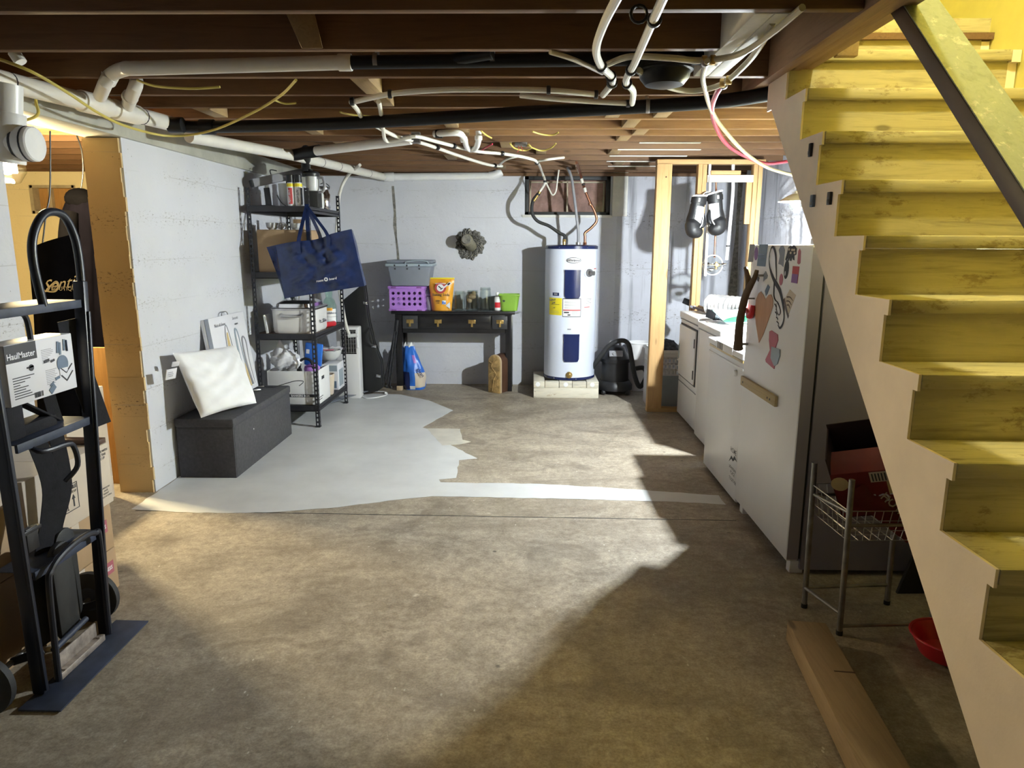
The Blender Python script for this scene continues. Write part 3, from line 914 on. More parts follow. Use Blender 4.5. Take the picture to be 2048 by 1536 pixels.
# big white drain on the left
A0, A1 = Vector((-2.30, 2.60, 2.345)), Vector((-2.224, 4.559, 2.380))
A0 = Vector((-2.374, 3.180, 2.360))
dA = (A1 - A0).normalized()
onA = lambda p: A0 + dA * (Vector(p) - A0).dot(dA)
t = pipe('drain_pipe', 'thick white plastic drain pipe along the left beam, at the upper left', 'pipe', [A0, A1], 0.045, 'pvc')
for uv in ((-2.292, 3.871, 2.380), (-2.270, 4.125, 2.380)):
    collar(t, onA(uv), dA, 0.054, 0.20, 'pvc', 'wye_fitting')
for uv in ((-2.257, 3.320, 2.370), (-2.294, 3.806, 2.380), (-2.282, 4.066, 2.380), (-2.253, 4.266, 2.380)):
    collar(t, onA(uv), dA, 0.0465, 0.008, 'ink', 'primer_ring')
# first branch: up out of the wye and across the bay, white then black
D0 = (-2.202, 3.770, 2.390)
D1 = (-2.049, 3.620, 2.458)
D2 = (-1.868, 3.420, 2.439)
D3 = (-0.831, 3.370, 2.454)
D4 = (0.775, 3.370, 2.471)
t2 = pipe('waste_pipe', 'white plastic pipe turning black, running across the joist bay', 'pipe', [D0, (-2.070, 3.605, 2.420), D1, D2, (-1.730, 3.380, 2.434), D3], 0.032, 'pvc', 4)
collar(t2, (-2.083, 3.660, 2.455), Vector(D1) - Vector(D0), 0.040, 0.06, 'pvc', 'elbow')
part(t2, 'black_run', MB().cyl(D3, D4, 0.030, None, 16), 'abs')
collar(t2, D3, (1, 0, 0), 0.037, 0.06, 'pvc', 'coupling')
for u_ in ((-0.691, 3.370, 2.460), (-0.164, 3.370, 2.468)):
    part(t2, 'hanger_strap', MB().lathe(Vector(u_) - Vector((.01, 0, 0)), [(0.033, 0), (0.033, 0.02)], 16, 'x').box(u_[0] - .01, u_[0] + .01, 3.37 + .031, 3.37 + .034, u_[2], 2.63), 'steel_dull')
part(t2, 'tee_branch', MB().sweep([(-0.344, 3.370, 2.464), (-0.240, 3.330, 2.471), (-0.161, 3.300, 2.475)], 0.027, 12), 'abs')
# second short branch
part(t, 'branch', MB().sweep([(-2.267, 4.121, 2.390), (-2.146, 3.962, 2.420), (-2.078, 3.898, 2.470), (-2.135, 4.014, 2.520)], 0.034, 14, True, None, 4), 'pvc')
part(t, 'branch_ring', MB().sweep([(-2.162, 3.975, 2.420), (-2.148, 3.961, 2.425)], 0.041, 14), 'pvc')

# black drain crossing the room below the joists
B = [(-2.227, 4.502, 2.365), (-1.996, 4.577, 2.365), (-1.084, 4.458, 2.370), (-0.049, 4.185, 2.380), (0.921, 4.007, 2.400), (1.251, 3.804, 2.410)]
t = pipe('black_drain_pipe', 'long black plastic drain pipe crossing the room under the joists', 'pipe', B, 0.036, 'abs', 4)
for uv in ((-2.174, 4.502, 2.365), (-2.012, 4.577, 2.365)):
    collar(t, uv, (1, 0.02, 0), 0.046, 0.09, 'abs')
collar(t, (0.649, 4.046, 2.392), (1, -.15, 0), 0.038, 0.02, 'steel_dull', 'strap')
part(t, 'hanger', MB().box((0.649, 4.046, 2.392)[0] - .01, (0.649, 4.046, 2.392)[0] + .01, (0.649, 4.046, 2.392)[1] + .036, (0.649, 4.046, 2.392)[1] + .039, 2.39, 2.5), 'steel_dull')

# white pipe going on to the far corner and along the back wall
C0, C1, C2, C3 = (-2.205, 4.728, 2.330), (-1.909, 5.882, 2.350), (-1.625, 8.170, 2.391), (-0.401, 8.190, 2.406)
t = pipe('corner_drain_pipe', 'white plastic pipe slanting past the shelf into the far corner', 'pipe', [C0, C1, C2], 0.040, 'pvc')
for q in (0.25, 0.42, 0.78):
    collar(t, Vector(C1).lerp(Vector(C2), q), Vector(C2) - Vector(C1), 0.0405, 0.012, 'ink', 'hanger_wire')
part(t, 'wall_run', MB().cyl(C2, C3, 0.042, None, 18), 'pvc_white')
collar(t, (-1.569, 8.170, 2.391), (1, 0, 0), 0.051, 0.11, 'pvc_white', 'elbow')
part(t, 'end_elbow', MB().sweep([(-0.440, 8.190, 2.406), (-0.373, 8.190, 2.417), (-0.305, 8.200, 2.456)], 0.048, 16, True, None, 4), 'pvc_white')
T0 = Vector((-1.715, 5.742, 2.360))
t3 = pipe('waste_branch_pipe', 'white plastic pipe rising from a black tee above the shelf', 'pipe', [(-1.657, 5.681, 2.360), (-0.864, 5.387, 2.405)], 0.036, 'pvc_white')
part(t3, 'tee', MB().cyl((-1.899, 5.891, 2.355), (-1.640, 5.731, 2.370), 0.046, None, 18).cyl((-1.790, 5.861, 2.390), (-1.998, 6.510, 2.300), 0.040, None, 16), 'abs', 0.003)
part(t3, 'bracket', MB().box(*[c for a_, b_ in zip(Vector((-0.816, 5.318, 2.385)) - Vector((.03, .03, .015)), Vector((-0.816, 5.318, 2.385)) + Vector((.03, .03, .06))) for c in (a_, b_)]), 'steel_dull')
# trap under the floor above
t = pipe('sink_trap', 'white plastic P-trap hanging between the joists', 'pipe', [(-0.673, 5.227, 2.420), (-0.500, 5.180, 2.420), (-0.471, 5.371, 2.410), (-0.473, 5.562, 2.390), (-0.454, 5.700, 2.375), (-0.402, 5.624, 2.380), (-0.370, 5.445, 2.410), (-0.368, 5.421, 2.470)], 0.022, 'pvc_white', 5)
collar(t, (-0.637, 5.226, 2.420), (1, 0, 0), 0.030, 0.05, 'abs')
collar(t, (-0.473, 5.385, 2.405), (0.3, 0, -1), 0.028, 0.03, 'pvc_white', 'nut')
collar(t, (-0.368, 5.416, 2.420), (0, 0, 1), 0.028, 0.03, 'pvc_white', 'nut')
# vertical stub with cap, upper left
t = pipe('soil_stack', 'fat white plastic stack with a capped cleanout at the left edge', 'pipe', [(-2.243, 3.150, 2.317), (-2.288, 3.150, 1.994)], 0.062, 'pvc_white', 0, None, 22)
t.location = t.location
part(t, 'hub', MB().cyl((-2.259, 3.150, 2.201), (-2.288, 3.150, 1.994), 0.075, None, 22), 'pvc_white', 0.004)
cA = Vector((-2.300, 3.150, 2.071))
part(t, 'cleanout', MB().lathe(cA, [(0.066, 0.0), (0.066, 0.10), (0.074, 0.10), (0.074, 0.15), (0.068, 0.155)], 24, 'x'), 'pvc_white')
part(t, 'band', MB().lathe(cA, [(0.0675, 0.075), (0.0675, 0.085)], 24, 'x').lathe(cA, [(0.0755, 0.125), (0.0755, 0.132)], 24, 'x'), 'ink')
t = pipe('vent_stub', 'short white pipe stub rising beside the stack at the left edge', 'pipe', [(-2.256, 3.280, 2.434), (-2.282, 3.280, 2.476)], 0.026, 'pvc_white')

# ---- plastic water tubes
def tube(label, pts, r=0.0115, mat='pex', name='water_tube', clips=(), clipmat='black', group=None):
    loc = Vector(pts[0])
    t = thing(name, label, 'tube', loc, group=group)
    part(t, 'tube', MB().sweep(pts, r, 10, True, None, 6), mat)
    for c, d in clips:
        collar(t, c, d, r * 1.55, 0.02, clipmat, 'clamp_ring')
    return t

tube('left of two white water tubes descending at the top centre', [(0.274, 2.318, 2.400), (0.258, 2.638, 2.400), (0.263, 2.957, 2.400), (0.311, 3.217, 2.400), (0.390, 3.469, 2.400), (0.379, 3.801, 2.400)], 0.016,
     clips=[((0.311, 3.217, 2.400), (0.3, 1, 0)), ((0.373, 3.400, 2.400), (.3, 1, 0)), ((0.393, 3.530, 2.400), (-.3, 1, 0))])
tube('right of two white water tubes descending at the top centre', [(0.412, 2.332, 2.400), (0.424, 2.668, 2.400), (0.444, 3.151, 2.400), (0.453, 3.489, 2.400), (0.518, 3.706, 2.400), (0.559, 4.020, 2.400)], 0.016,
     clips=[((0.425, 2.584, 2.400), (0, 1, 0)), ((0.446, 3.279, 2.400), (0, 1, 0)), ((0.465, 3.541, 2.400), (0.2, 1, 0))])
tube('upper white tube arching sideways below the joists', [(0.352, 3.839, 2.410), (0.107, 3.743, 2.410), (-0.144, 3.719, 2.410), (-0.446, 3.730, 2.410), (-0.716, 3.825, 2.410), (-0.974, 4.045, 2.410)], 0.014,
     clips=[((0.099, 3.731, 2.410), (1, 0, 0)), ((-0.716, 3.825, 2.410), (1, 0, 0)), ((0.347, 3.839, 2.410), (1, 0, 0)), ((-0.961, 4.018, 2.410), (1, 0, 0))])
tube('lower white tube running sideways to a dark clamp', [(0.529, 4.020, 2.400), (0.332, 4.019, 2.410), (0.109, 3.991, 2.420), (-0.047, 4.015, 2.440)], 0.013, clips=[((0.537, 4.020, 2.400), (1, 0, 0))])
tube('white tube dropping behind the black drain, left one', [(-0.975, 4.073, 2.410), (-0.984, 4.235, 2.405), (-1.007, 4.499, 2.400), (-0.958, 4.895, 2.390), (-0.903, 5.149, 2.385), (-0.773, 5.473, 2.385), (-0.579, 6.195, 2.385), (-0.381, 6.835, 2.385), (-0.255, 7.103, 2.400)], 0.013,
     clips=[((-0.704, 5.665, 2.385), (.4, 1, 0)), ((-0.317, 6.966, 2.390), (.4, 1, 0))])
tube('white tube with a hooked bend leading to the water heater', [(-0.827, 4.071, 2.420), (-0.870, 4.341, 2.410), (-0.954, 4.813, 2.390), (-1.010, 5.187, 2.370), (-0.928, 5.186, 2.370), (-0.784, 5.067, 2.380), (-0.646, 5.357, 2.380), (-0.428, 5.869, 2.385), (-0.192, 6.057, 2.385), (-0.006, 6.328, 2.385), (0.085, 6.665, 2.385), (0.148, 7.750, 2.403), (0.182, 7.770, 2.302), (0.119, 7.780, 2.199)], 0.013,
     clips=[((-0.802, 5.090, 2.380), (1, .3, 0)), ((-0.563, 5.542, 2.380), (.5, 1, 0)), ((-0.212, 6.024, 2.385), (1, .5, 0)), ((0.081, 6.665, 2.385), (.5, 1, 0)), ((0.182, 7.770, 2.312), (0, 0, 1)), ((0.108, 7.780, 2.178), (.3, 0, 1))])
tube('short white tube forking off above the window, upper', [(0.071, 6.614, 2.388), (0.171, 6.478, 2.390), (0.322, 6.588, 2.420)], 0.011)
tube('short white tube joining from the left above the window', [(-0.277, 6.922, 2.390), (-0.183, 6.446, 2.390), (-0.072, 6.399, 2.410)], 0.010)
tube('thin white tube looping down in front of the window', [(0.187, 7.780, 2.318), (0.237, 7.780, 2.215), (0.269, 7.780, 2.173), (0.301, 7.780, 2.215), (0.315, 7.780, 2.329), (0.329, 7.780, 2.432)], 0.008)
tube('white tube behind the shelf dropping down the far corner', [(-1.630, 7.036, 2.400), (-1.822, 7.300, 2.321), (-1.905, 7.300, 2.160), (-1.940, 7.300, 1.938), (-1.962, 7.300, 1.688), (-1.965, 7.300, 1.281), (-1.910, 7.300, 0.866), (-1.864, 7.300, 0.681)], 0.016)
# old yellowed tubes by the stairwell
tube('yellowed tube sweeping from the round fitting to the stair trimmer', [(0.343, 3.260, 2.420), (0.425, 3.136, 2.420), (0.584, 3.120, 2.410), (0.728, 3.161, 2.410), (0.854, 3.060, 2.410), (0.896, 2.803, 2.420), (0.923, 2.592, 2.440)], 0.013, 'pex_old', clips=[((0.734, 3.161, 2.410), (1, 0, 0)), ((0.767, 3.153, 2.410), (1, 0, 0))], clipmat='brass')
tube('yellowed tube sagging below the round fitting', [(0.487, 3.323, 2.410), (0.614, 3.504, 2.390), (0.783, 3.633, 2.385), (0.894, 3.502, 2.385), (0.915, 3.195, 2.400), (0.902, 2.934, 2.420), (0.889, 2.789, 2.450)], 0.013, 'pex_old', clips=[((0.894, 3.461, 2.385), (1, -.5, 0)), ((0.907, 3.401, 2.385), (1, -.6, 0))], clipmat='brass')
tube('yellowed tube running back above the two white tubes', [(0.088, 3.144, 2.440), (0.198, 3.233, 2.430), (0.336, 3.422, 2.420)], 0.010, 'pex_old')
tube('pale tube curving down toward the washer hookup', [(0.739, 3.128, 2.400), (0.782, 3.373, 2.400), (0.845, 3.586, 2.380), (1.014, 4.100, 2.368), (1.194, 4.500, 2.332), (1.441, 4.900, 2.256), (1.695, 5.200, 2.192), (1.947, 5.400, 2.160)], 0.012, 'pex_old', clips=[((0.738, 3.152, 2.400), (0, 1, 0))], clipmat='steel')
tube('red water tube curving down beside the stairs', [(0.902, 3.482, 2.385), (0.914, 3.650, 2.370), (0.998, 4.050, 2.372), (1.114, 4.400, 2.336), (1.296, 4.800, 2.290), (1.502, 5.100, 2.258), (1.740, 5.400, 2.241), (2.027, 5.700, 2.293)], 0.013, 'pex_red', clips=[((0.910, 3.502, 2.385), (0.3, 1, 0))], clipmat='steel')
# electric cables
def cable(label, pts, r=0.0055, mat='cable'):
    return single('electric_cable', MB().sweep([Vector(p) - Vector(pts[0]) for p in pts], r, 8, True, None, 6), mat, label, 'cable', (0, 0, 0)) if False else \
        single('electric_cable', MB().sweep(pts, r, 8, True, None, 6), mat, label, 'cable', pts[0])

cable('long yellow cable drooping in front of the white drain', [(-2.299, 3.153, 2.430), (-2.164, 3.198, 2.380), (-2.150, 3.403, 2.340), (-2.204, 3.756, 2.300), (-2.216, 4.051, 2.280), (-2.148, 4.361, 2.280), (-1.908, 4.370, 2.310), (-1.579, 4.159, 2.370), (-1.323, 3.924, 2.420), (-1.153, 3.671, 2.445)], 0.007)
cable('yellow cable kinked over the side-room opening', [(-2.548, 3.450, 2.197), (-2.413, 3.450, 2.213), (-2.325, 3.450, 2.243), (-2.358, 3.500, 2.308), (-2.352, 3.500, 2.360)], 0.007)
cable('short yellow cable leading into a joist hole, upper left', [(-1.958, 3.691, 2.450), (-1.831, 3.610, 2.405), (-1.659, 3.610, 2.393), (-1.510, 3.610, 2.400)], 0.006)
cable('short yellow cable entering a joist behind the drooping one', [(-1.456, 4.212, 2.455), (-1.422, 4.298, 2.452), (-1.353, 4.283, 2.452)], 0.006)
cable('yellow cable peeking above the black drain', [(-1.167, 4.553, 2.450), (-1.126, 4.638, 2.450), (-0.999, 4.708, 2.450)], 0.006)
cable('yellow cable hanging beside the P-trap', [(-0.341, 5.289, 2.450), (-0.308, 5.340, 2.430), (-0.272, 5.415, 2.420)], 0.006)
cable('yellow cable bowed along a joist near the centre', [(0.029, 5.244, 2.440), (0.102, 5.314, 2.430), (0.175, 5.337, 2.430), (0.216, 5.288, 2.440)], 0.006)
cable('yellow cable looping under the junction box', [(-0.142, 5.701, 2.420), (-0.107, 5.912, 2.410), (-0.027, 6.033, 2.410), (0.022, 5.958, 2.420), (0.005, 5.830, 2.430)], 0.006)
cable('yellow cable drooping to the right of the junction box', [(-0.007, 5.887, 2.430), (0.097, 6.032, 2.410), (0.177, 5.987, 2.420), (0.222, 5.883, 2.445)], 0.006)
jb = Vector((-0.059, 5.934, 2.440))
t = thing('junction_box', 'small grey metal junction box under the joists', 'box', jb)
part(t, 'case', MB().obox(jb + Vector((0, 0, .012)), (0.10, 0.06, 0.045)), 'steel_dull', 0.003)
part(t, 'wire_tails', MB().sweep([jb + Vector((-.02, -.03, -.01)), jb + Vector((-.015, -.035, -.04)), jb + Vector((-.03, -.03, -.06))], 0.003, 6).sweep([jb + Vector((.0, -.03, -.01)), jb + Vector((.015, -.035, -.05))], 0.003, 6), 'redink')
t = thing('wire_lead', 'dark red wire lead hanging below the P-trap', 'cable', (-0.284, 5.804, 2.430))
part(t, 'lead', MB().sweep([(-0.284, 5.804, 2.430), (-0.348, 5.884, 2.410), (-0.412, 6.052, 2.400)], 0.007, 6), 'pex_red')
# round black fitting
fc = Vector((0.611, 3.380, 2.448))
t = thing('toilet_flange', 'round black plastic toilet flange between the joists', 'pipe fitting', fc)
part(t, 'bell', MB().lathe(fc + Vector((0, 0, -0.09)), [(0.045, -0.01), (0.085, 0.0), (0.11, 0.03), (0.118, 0.07), (0.118, 0.10), (0.06, 0.13), (0.055, 0.27)], 32), 'abs')
part(t, 'rim', MB().lathe(fc + Vector((0, 0, -0.085)), [(0.112, 0.05), (0.128, 0.055), (0.128, 0.065), (0.112, 0.07)], 32), 'abs')
# clamp on the right tube, hook
hk = Vector((0.377, 2.643, 2.430))
t = thing('pipe_hanger', 'black plastic tube hanger on the near joist', 'hanger', hk)
part(t, 'ring', MB().sweep([hk + Vector((0.028 * math.cos(a), -0.02, 0.028 * math.sin(a))) for a in [k * math.pi / 6 for k in range(12)]], 0.006, 8, False, None, 0, True), 'black')
part(t, 'arm', MB().sweep([hk + Vector((0.025, -.02, -.012)), hk + Vector((.05, -.01, -.02)), (0.426, 2.664, 2.415)], 0.008, 8), 'black')


# ================================================================= water heater and its base
HC = Vector((0.483, 7.845, 0.185)); HR = 0.285
def arc_patch(c, r, a0, a1, z0, z1, th, n=14, round_bottom=0.0):
    """curved plate on a vertical cylinder; angles measured from -y, positive to +x"""
    mb = MB()
    vs_, fs = [], []
    for rr in (r, r + th):
        for i in range(n + 1):
            a = math.radians(a0 + (a1 - a0) * i / n)
            e = abs(i / n - 0.5) * 2
            zb = z0 + (round_bottom * (1 - math.sqrt(max(0, 1 - max(0, (e - 0.75) / 0.25) ** 2))) if round_bottom else 0)
            for z in (zb, z1):
                vs_.append((c[0] + rr * math.sin(a), c[1] - rr * math.cos(a), z))
    m = 2 * (n + 1)
    for i in range(n):
        b = 2 * i
        fs += [(b, b + 2, b + 3, b + 1), (m + b, m + b + 1, m + b + 3, m + b + 2), (b, m + b, m + b + 2, b + 2), (b + 1, b + 3, m + b + 3, m + b + 1)]
    fs += [(0, 1, m + 1, m), (2 * n, m + 2 * n, m + 2 * n + 1, 2 * n + 1)]
    return mb.add(vs_, fs)

wh = thing('water_heater', 'tall white cylindrical electric water heater with navy access covers', 'water heater', HC)
ZT = 1.635
part(wh, 'tank', MB().lathe((HC.x, HC.y, 0), [(HR, 0.215), (HR, ZT - 0.03)], 64), 'heater')
part(wh, 'top_cap', MB().lathe((HC.x, HC.y, 0), [(HR + .004, ZT - 0.03), (HR + .005, ZT), (HR - .02, ZT + 0.012), (0.01, ZT + 0.018)], 64), 'navy')
part(wh, 'bottom_rim', MB().lathe((HC.x, HC.y, 0), [(HR - .01, 0.186), (HR + .004, 0.19), (HR + .004, 0.216), (HR - .01, 0.22)], 64), 'navy')
c1 = part(wh, 'upper_cover', arc_patch(HC, HR, -16, 17, 1.085, 1.385, 0.014, 14, 0.03), 'navy', 0.0)
part(wh, 'cover_hood', arc_patch(HC, HR, -16, 17, 1.366, 1.388, 0.018), 'navy', sub=c1)
c2 = part(wh, 'lower_cover', arc_patch(HC, HR, -16, 17, 0.395, 0.695, 0.014, 14, 0.03), 'navy')
part(wh, 'cover_hood', arc_patch(HC, HR, -16, 17, 0.676, 0.698, 0.018), 'navy', sub=c2)
def on_tank(a, z, dr=0.0):
    a = math.radians(a)
    return Vector((HC.x + (HR + dr) * math.sin(a), HC.y - (HR + dr) * math.cos(a), z))
bd = MB()
vs_ = []
for ring in range(2):
    for k in range(28):
        t_ = 2 * math.pi * k / 28
        vs_.append(on_tank(2 + 16.5 * (1 - .12 * ring) * math.cos(t_), 1.487 + 0.031 * (1 - .2 * ring) * math.sin(t_), 0.001 + 0.005 * ring))
bd.add(vs_, [(k, (k + 1) % 28, 28 + (k + 1) % 28, 28 + k) for k in range(28)] + [tuple(range(28, 56))])
b_ = part(wh, 'badge', bd, 'steel', label='oval silver maker badge')
text(wh, 'badge_text', 'Whirlpool', 0.033, on_tank(1, 1.478, 0.008), (1, 0, 0), (0, 0, 1), 'ink', 0.01, sub=b_, shear=0.3)
part(wh, 'relief_valve', MB().cyl(on_tank(37, 1.355), on_tank(37, 1.355, .03), 0.045, 0.042).cyl(on_tank(37, 1.355, .03), on_tank(40, 1.352, .075), 0.024), 'steel_dull')
part(wh, 'valve_ring', MB().cyl(on_tank(37, 1.355), on_tank(37, 1.355, .012), 0.06, 0.055), 'heater')
s_ = part(wh, 'energy_label', arc_patch(HC, HR, -56, -22, 0.90, 1.085, 0.0012), 'yellow', label='yellow energy guide label')
text(wh, 'label_text', 'ENERGYGUIDE', 0.026, on_tank(-38, 1.058, .01), (1, 0.75, 0), (0, 0, 1), 'ink', 0.03, sub=s_)
part(wh, 'label_print', arc_patch(HC, HR, -50, -28, 1.012, 1.016, 0.002), 'ink', sub=s_)
text(wh, 'label_text', '$463', 0.030, on_tank(-39, 1.025, .01), (1, 0.78, 0), (0, 0, 1), 'ink', 0.02, sub=s_)
text(wh, 'label_text', '3493', 0.022, on_tank(-39, 0.972, .01), (1, 0.78, 0), (0, 0, 1), 'ink', 0.01, sub=s_)
part(wh, 'label_print', arc_patch(HC, HR, -52, -28, 0.925, 0.927, 0.002).add(*[(m_.v, m_.f) for m_ in [arc_patch(HC, HR, -52, -30, 0.940, 0.942, 0.002)]][0]), 'grey_ink', sub=s_)
part(wh, 'label_frame', arc_patch(HC, HR, -20.5, 20, 0.885, 1.083, 0.0010), 'ink')
s_ = part(wh, 'warning_label', arc_patch(HC, HR, -19.3, 18.8, 0.892, 1.076, 0.0018), 'white', label='white warning label with red bar')
lp = MB()
for i, z in enumerate((1.055, 1.045, 1.037, 1.020, 1.012, 1.004, 0.986, 0.977)):
    m_ = arc_patch(HC, HR, -16, 15 - (i % 3) * 3, z, z + 0.003, 0.0026)
    lp.add(m_.v, m_.f)
for i, z in enumerate((0.945, 0.935, 0.925, 0.915, 0.905)):
    m_ = arc_patch(HC, HR, 0, 15 - (i % 2) * 3, z, z + 0.003, 0.0026)
    lp.add(m_.v, m_.f)
part(wh, 'label_print', lp, 'grey_ink', sub=s_)
part(wh, 'label_print', arc_patch(HC, HR, -19, 18.5, 0.952, 0.964, 0.0026), 'redink', sub=s_)
part(wh, 'label_print', arc_patch(HC, HR, -17, -6, 0.926, 0.940, 0.0026), 'ink', sub=s_)
part(wh, 'label_print', arc_patch(HC, HR, -9, -3, 0.900, 0.913, 0.0026), 'ink', sub=s_)
s_ = part(wh, 'rating_label', arc_patch(HC, HR, 21, 52, 1.02, 1.09, 0.0012), 'white')
lp = MB()
for z, a, b in ((1.075, 23, 30), (1.075, 33, 49), (1.062, 33, 48), (1.05, 36, 44), (1.03, 32, 48)):
    m_ = arc_patch(HC, HR, a, b, z, z + 0.004, 0.002); lp.add(m_.v, m_.f)
part(wh, 'label_print', lp, 'grey_ink', sub=s_)
s_ = part(wh, 'small_label', arc_patch(HC, HR, 22, 44, 0.955, 0.995, 0.0012), 'white')
part(wh, 'label_print', arc_patch(HC, HR, 28, 43, 0.985, 0.992, 0.002), 'redink', sub=s_)
s_ = part(wh, 'side_label', arc_patch(HC, HR, 54, 70, 1.32, 1.40, 0.0012), 'white')
part(wh, 'label_print', arc_patch(HC, HR, 56, 68, 1.392, 1.400, 0.002), 'redink', sub=s_)
s_ = part(wh, 'data_plate', arc_patch(HC, HR, -46, -29, 1.108, 1.142, 0.0012), 'navy')
part(wh, 'label_print', arc_patch(HC, HR, -42, -33, 1.118, 1.134, 0.002), 'grey_ink', sub=s_)
part(wh, 'small_print', arc_patch(HC, HR, -9, -1, 0.745, 0.758, 0.0012), 'grey_ink')
part(wh, 'drain_valve', MB().cyl(on_tank(-3, 0.25), on_tank(-3, 0.25, .012), 0.036).cyl(on_tank(-3, 0.25, .012), on_tank(-3, 0.25, .05), 0.016), 'brass', 0.002)
part(wh, 'rim_screw', MB().ball(on_tank(-38, .203, .004), .007, 8).ball(on_tank(12, .203, .004), .007, 8).ball(on_tank(-30, 1.62, .005), .006, 8).ball(on_tank(32, 1.62, .005), .006, 8), 'steel')
TZ = ZT + 0.012
part(wh, 'nipple', MB().cyl((0.40, 7.80, TZ), (0.40, 7.80, TZ + .05), 0.018).cyl((0.40, 7.80, TZ + .035), (0.40, 7.80, TZ + .06), 0.022, None, 6), 'brass')
part(wh, 'nipple', MB().cyl((0.625, 7.80, TZ), (0.625, 7.80, TZ + .03), 0.022, None, 6), 'copper')
part(wh, 'conduit_fitting', MB().cyl((0.552, 7.80, TZ - .005), (0.552, 7.80, TZ + .03), 0.026, None, 12), 'steel_dull')

def hose(name, label, cat, pts, r, mat):
    t = thing(name, label, cat, pts[0])
    part(t, 'hose', MB().sweep(pts, r, 14, True, None, 7), mat)
    return t
t = hose('black_hose', 'black flexible hose curling into the water heater top', 'hose', [(0.119, 7.780, 2.194), (0.055, 7.790, 2.111), (0.046, 7.790, 1.990), (0.106, 7.800, 1.901), (0.232, 7.800, 1.849), (0.336, 7.800, 1.780), (0.40, 7.80, TZ + .10), (0.40, 7.80, TZ + .055)], 0.0175, 'rubber')
part(t, 'ferrule', MB().cyl((0.129, 7.780, 2.209), (0.061, 7.790, 2.111), 0.019), 'brass')
t = hose('copper_connector', 'bent copper water line rising from the water heater', 'pipe', [(0.461, 6.978, 2.420), (0.555, 7.800, 2.408), (0.602, 7.800, 2.253), (0.658, 7.800, 2.123), (0.726, 7.800, 1.993), (0.745, 7.800, 1.903), (0.688, 7.800, 1.829), (0.624, 7.800, 1.776), (0.625, 7.80, TZ + .09), (0.625, 7.80, TZ + .025)], 0.0145, 'copper')
for u_ in ((0.516, 7.800, 2.495), (0.544, 7.800, 2.424), (0.579, 7.800, 2.321), (0.613, 7.800, 2.227)):
    collar(t, u_, (.3, 0, -1), 0.017, 0.05, 'pex', 'white_sleeve')
for u_ in ((0.533, 7.800, 2.460), (0.595, 7.800, 2.284)):
    collar(t, u_, (.3, 0, -1), 0.019, 0.015, 'black', 'clamp_ring')
collar(t, (0.670, 7.800, 2.082), (.4, 0, -1), 0.019, 0.03, 'copper', 'coupling')
hose('conduit', 'grey flexible electrical conduit entering the water heater top', 'conduit', [(0.426, 7.900, 2.470), (0.468, 7.850, 2.361), (0.497, 7.820, 2.177), (0.527, 7.800, 1.966), (0.552, 7.80, TZ + .12), (0.552, 7.80, TZ + .02)], 0.0155, 'grey_ink')

pb = thing('timber_plinth', 'white-painted timber blocks carrying the water heater', 'plinth', (0.435, 7.75, 0))
part(pb, 'block', MB().box(0.08, 0.79, 7.51, 7.60, 0.0, 0.112), 'pallet', 0.004)
part(pb, 'block', MB().box(0.08, 0.79, 8.05, 8.14, 0.0, 0.112), 'pallet', 0.004)
for xa, xb in ((0.08, 0.20), (0.36, 0.50), (0.66, 0.79)):
    part(pb, 'crosspiece', MB().box(xa, xb, 7.515, 8.13, 0.113, 0.184), 'pallet', 0.004)
for xa, xb in ((0.205, 0.355), (0.505, 0.655)):
    part(pb, 'filler', MB().box(xa, xb, 7.52, 7.60, 0.113, 0.180), 'pallet', 0.003)
for x in (0.125, 0.43, 0.72):
    part(pb, 'paint_blob', MB().cyl((x, 7.5145, 0.150), (x, 7.5125, 0.150), 0.026, 0.024, 12), 'cotton')

# ================================================================= wet/dry vacuum
vc = Vector((1.00, 7.83, 0)); vx, vy = 1.00, 7.83
va = thing('wet_vacuum', 'black wet-dry vacuum with looping hose beside the water heater', 'vacuum cleaner', vc)
part(va, 'drum', MB().lathe((vx, vy, 0), [(0.15, 0.07), (0.158, 0.09), (0.15, 0.36)], 32), 'black')
part(va, 'base', MB().lathe((vx, vy, 0), [(0.14, 0.045), (0.20, 0.05), (0.20, 0.10), (0.165, 0.15)], 28), 'black')
part(va, 'lid', MB().lathe((vx, vy, 0), [(0.165, 0.36), (0.168, 0.40), (0.13, 0.46), (0.10, 0.52), (0.06, 0.545)], 32), 'black')
part(va, 'motor_panel', MB().obox((vx - 0.01, vy - 0.125, 0.465), (0.15, 0.03, 0.07), (-0.5, 0, 0)), 'grey_ink', 0.006)
part(va, 'switch', MB().cyl((vx - .03, vy - .140, .47), (vx - .03, vy - .155, .475), .02), 'black')
part(va, 'handle', MB().sweep([(vx - .07, vy, .53), (vx - .05, vy, .585), (vx + .03, vy, .585), (vx + .06, vy, .53)], 0.014, 10, True, None, 5), 'grey_ink')
part(va, 'hose', MB().sweep([(vx - .27, vy - .05, 0.28), (vx - .20, vy - .11, 0.40), (vx - .09, vy - .13, 0.555), (vx + .03, vy - .14, 0.615), (vx + .12, vy - .14, 0.58), (vx + .16, vy - .16, 0.42), (vx + .20, vy - .20, 0.22), (vx + .26, vy - .20, 0.11), (vx + .33, vy - .16, .22), (vx + .31, vy - .10, 0.30), (vx + .22, vy - .06, 0.29)], 0.026, 14, True, None, 8), 'rubber')
part(va, 'hose_end', MB().cyl((vx - .30, vy - .04, .22), (vx - .22, vy - .09, .37), 0.022), 'black')
for a in (45, 135, 225, 315):
    cx, cy = vx + .19 * math.cos(math.radians(a)), vy + .19 * math.sin(math.radians(a))
    part(va, 'caster', MB().ball((cx, cy, 0.03), 0.03, 12), 'black')

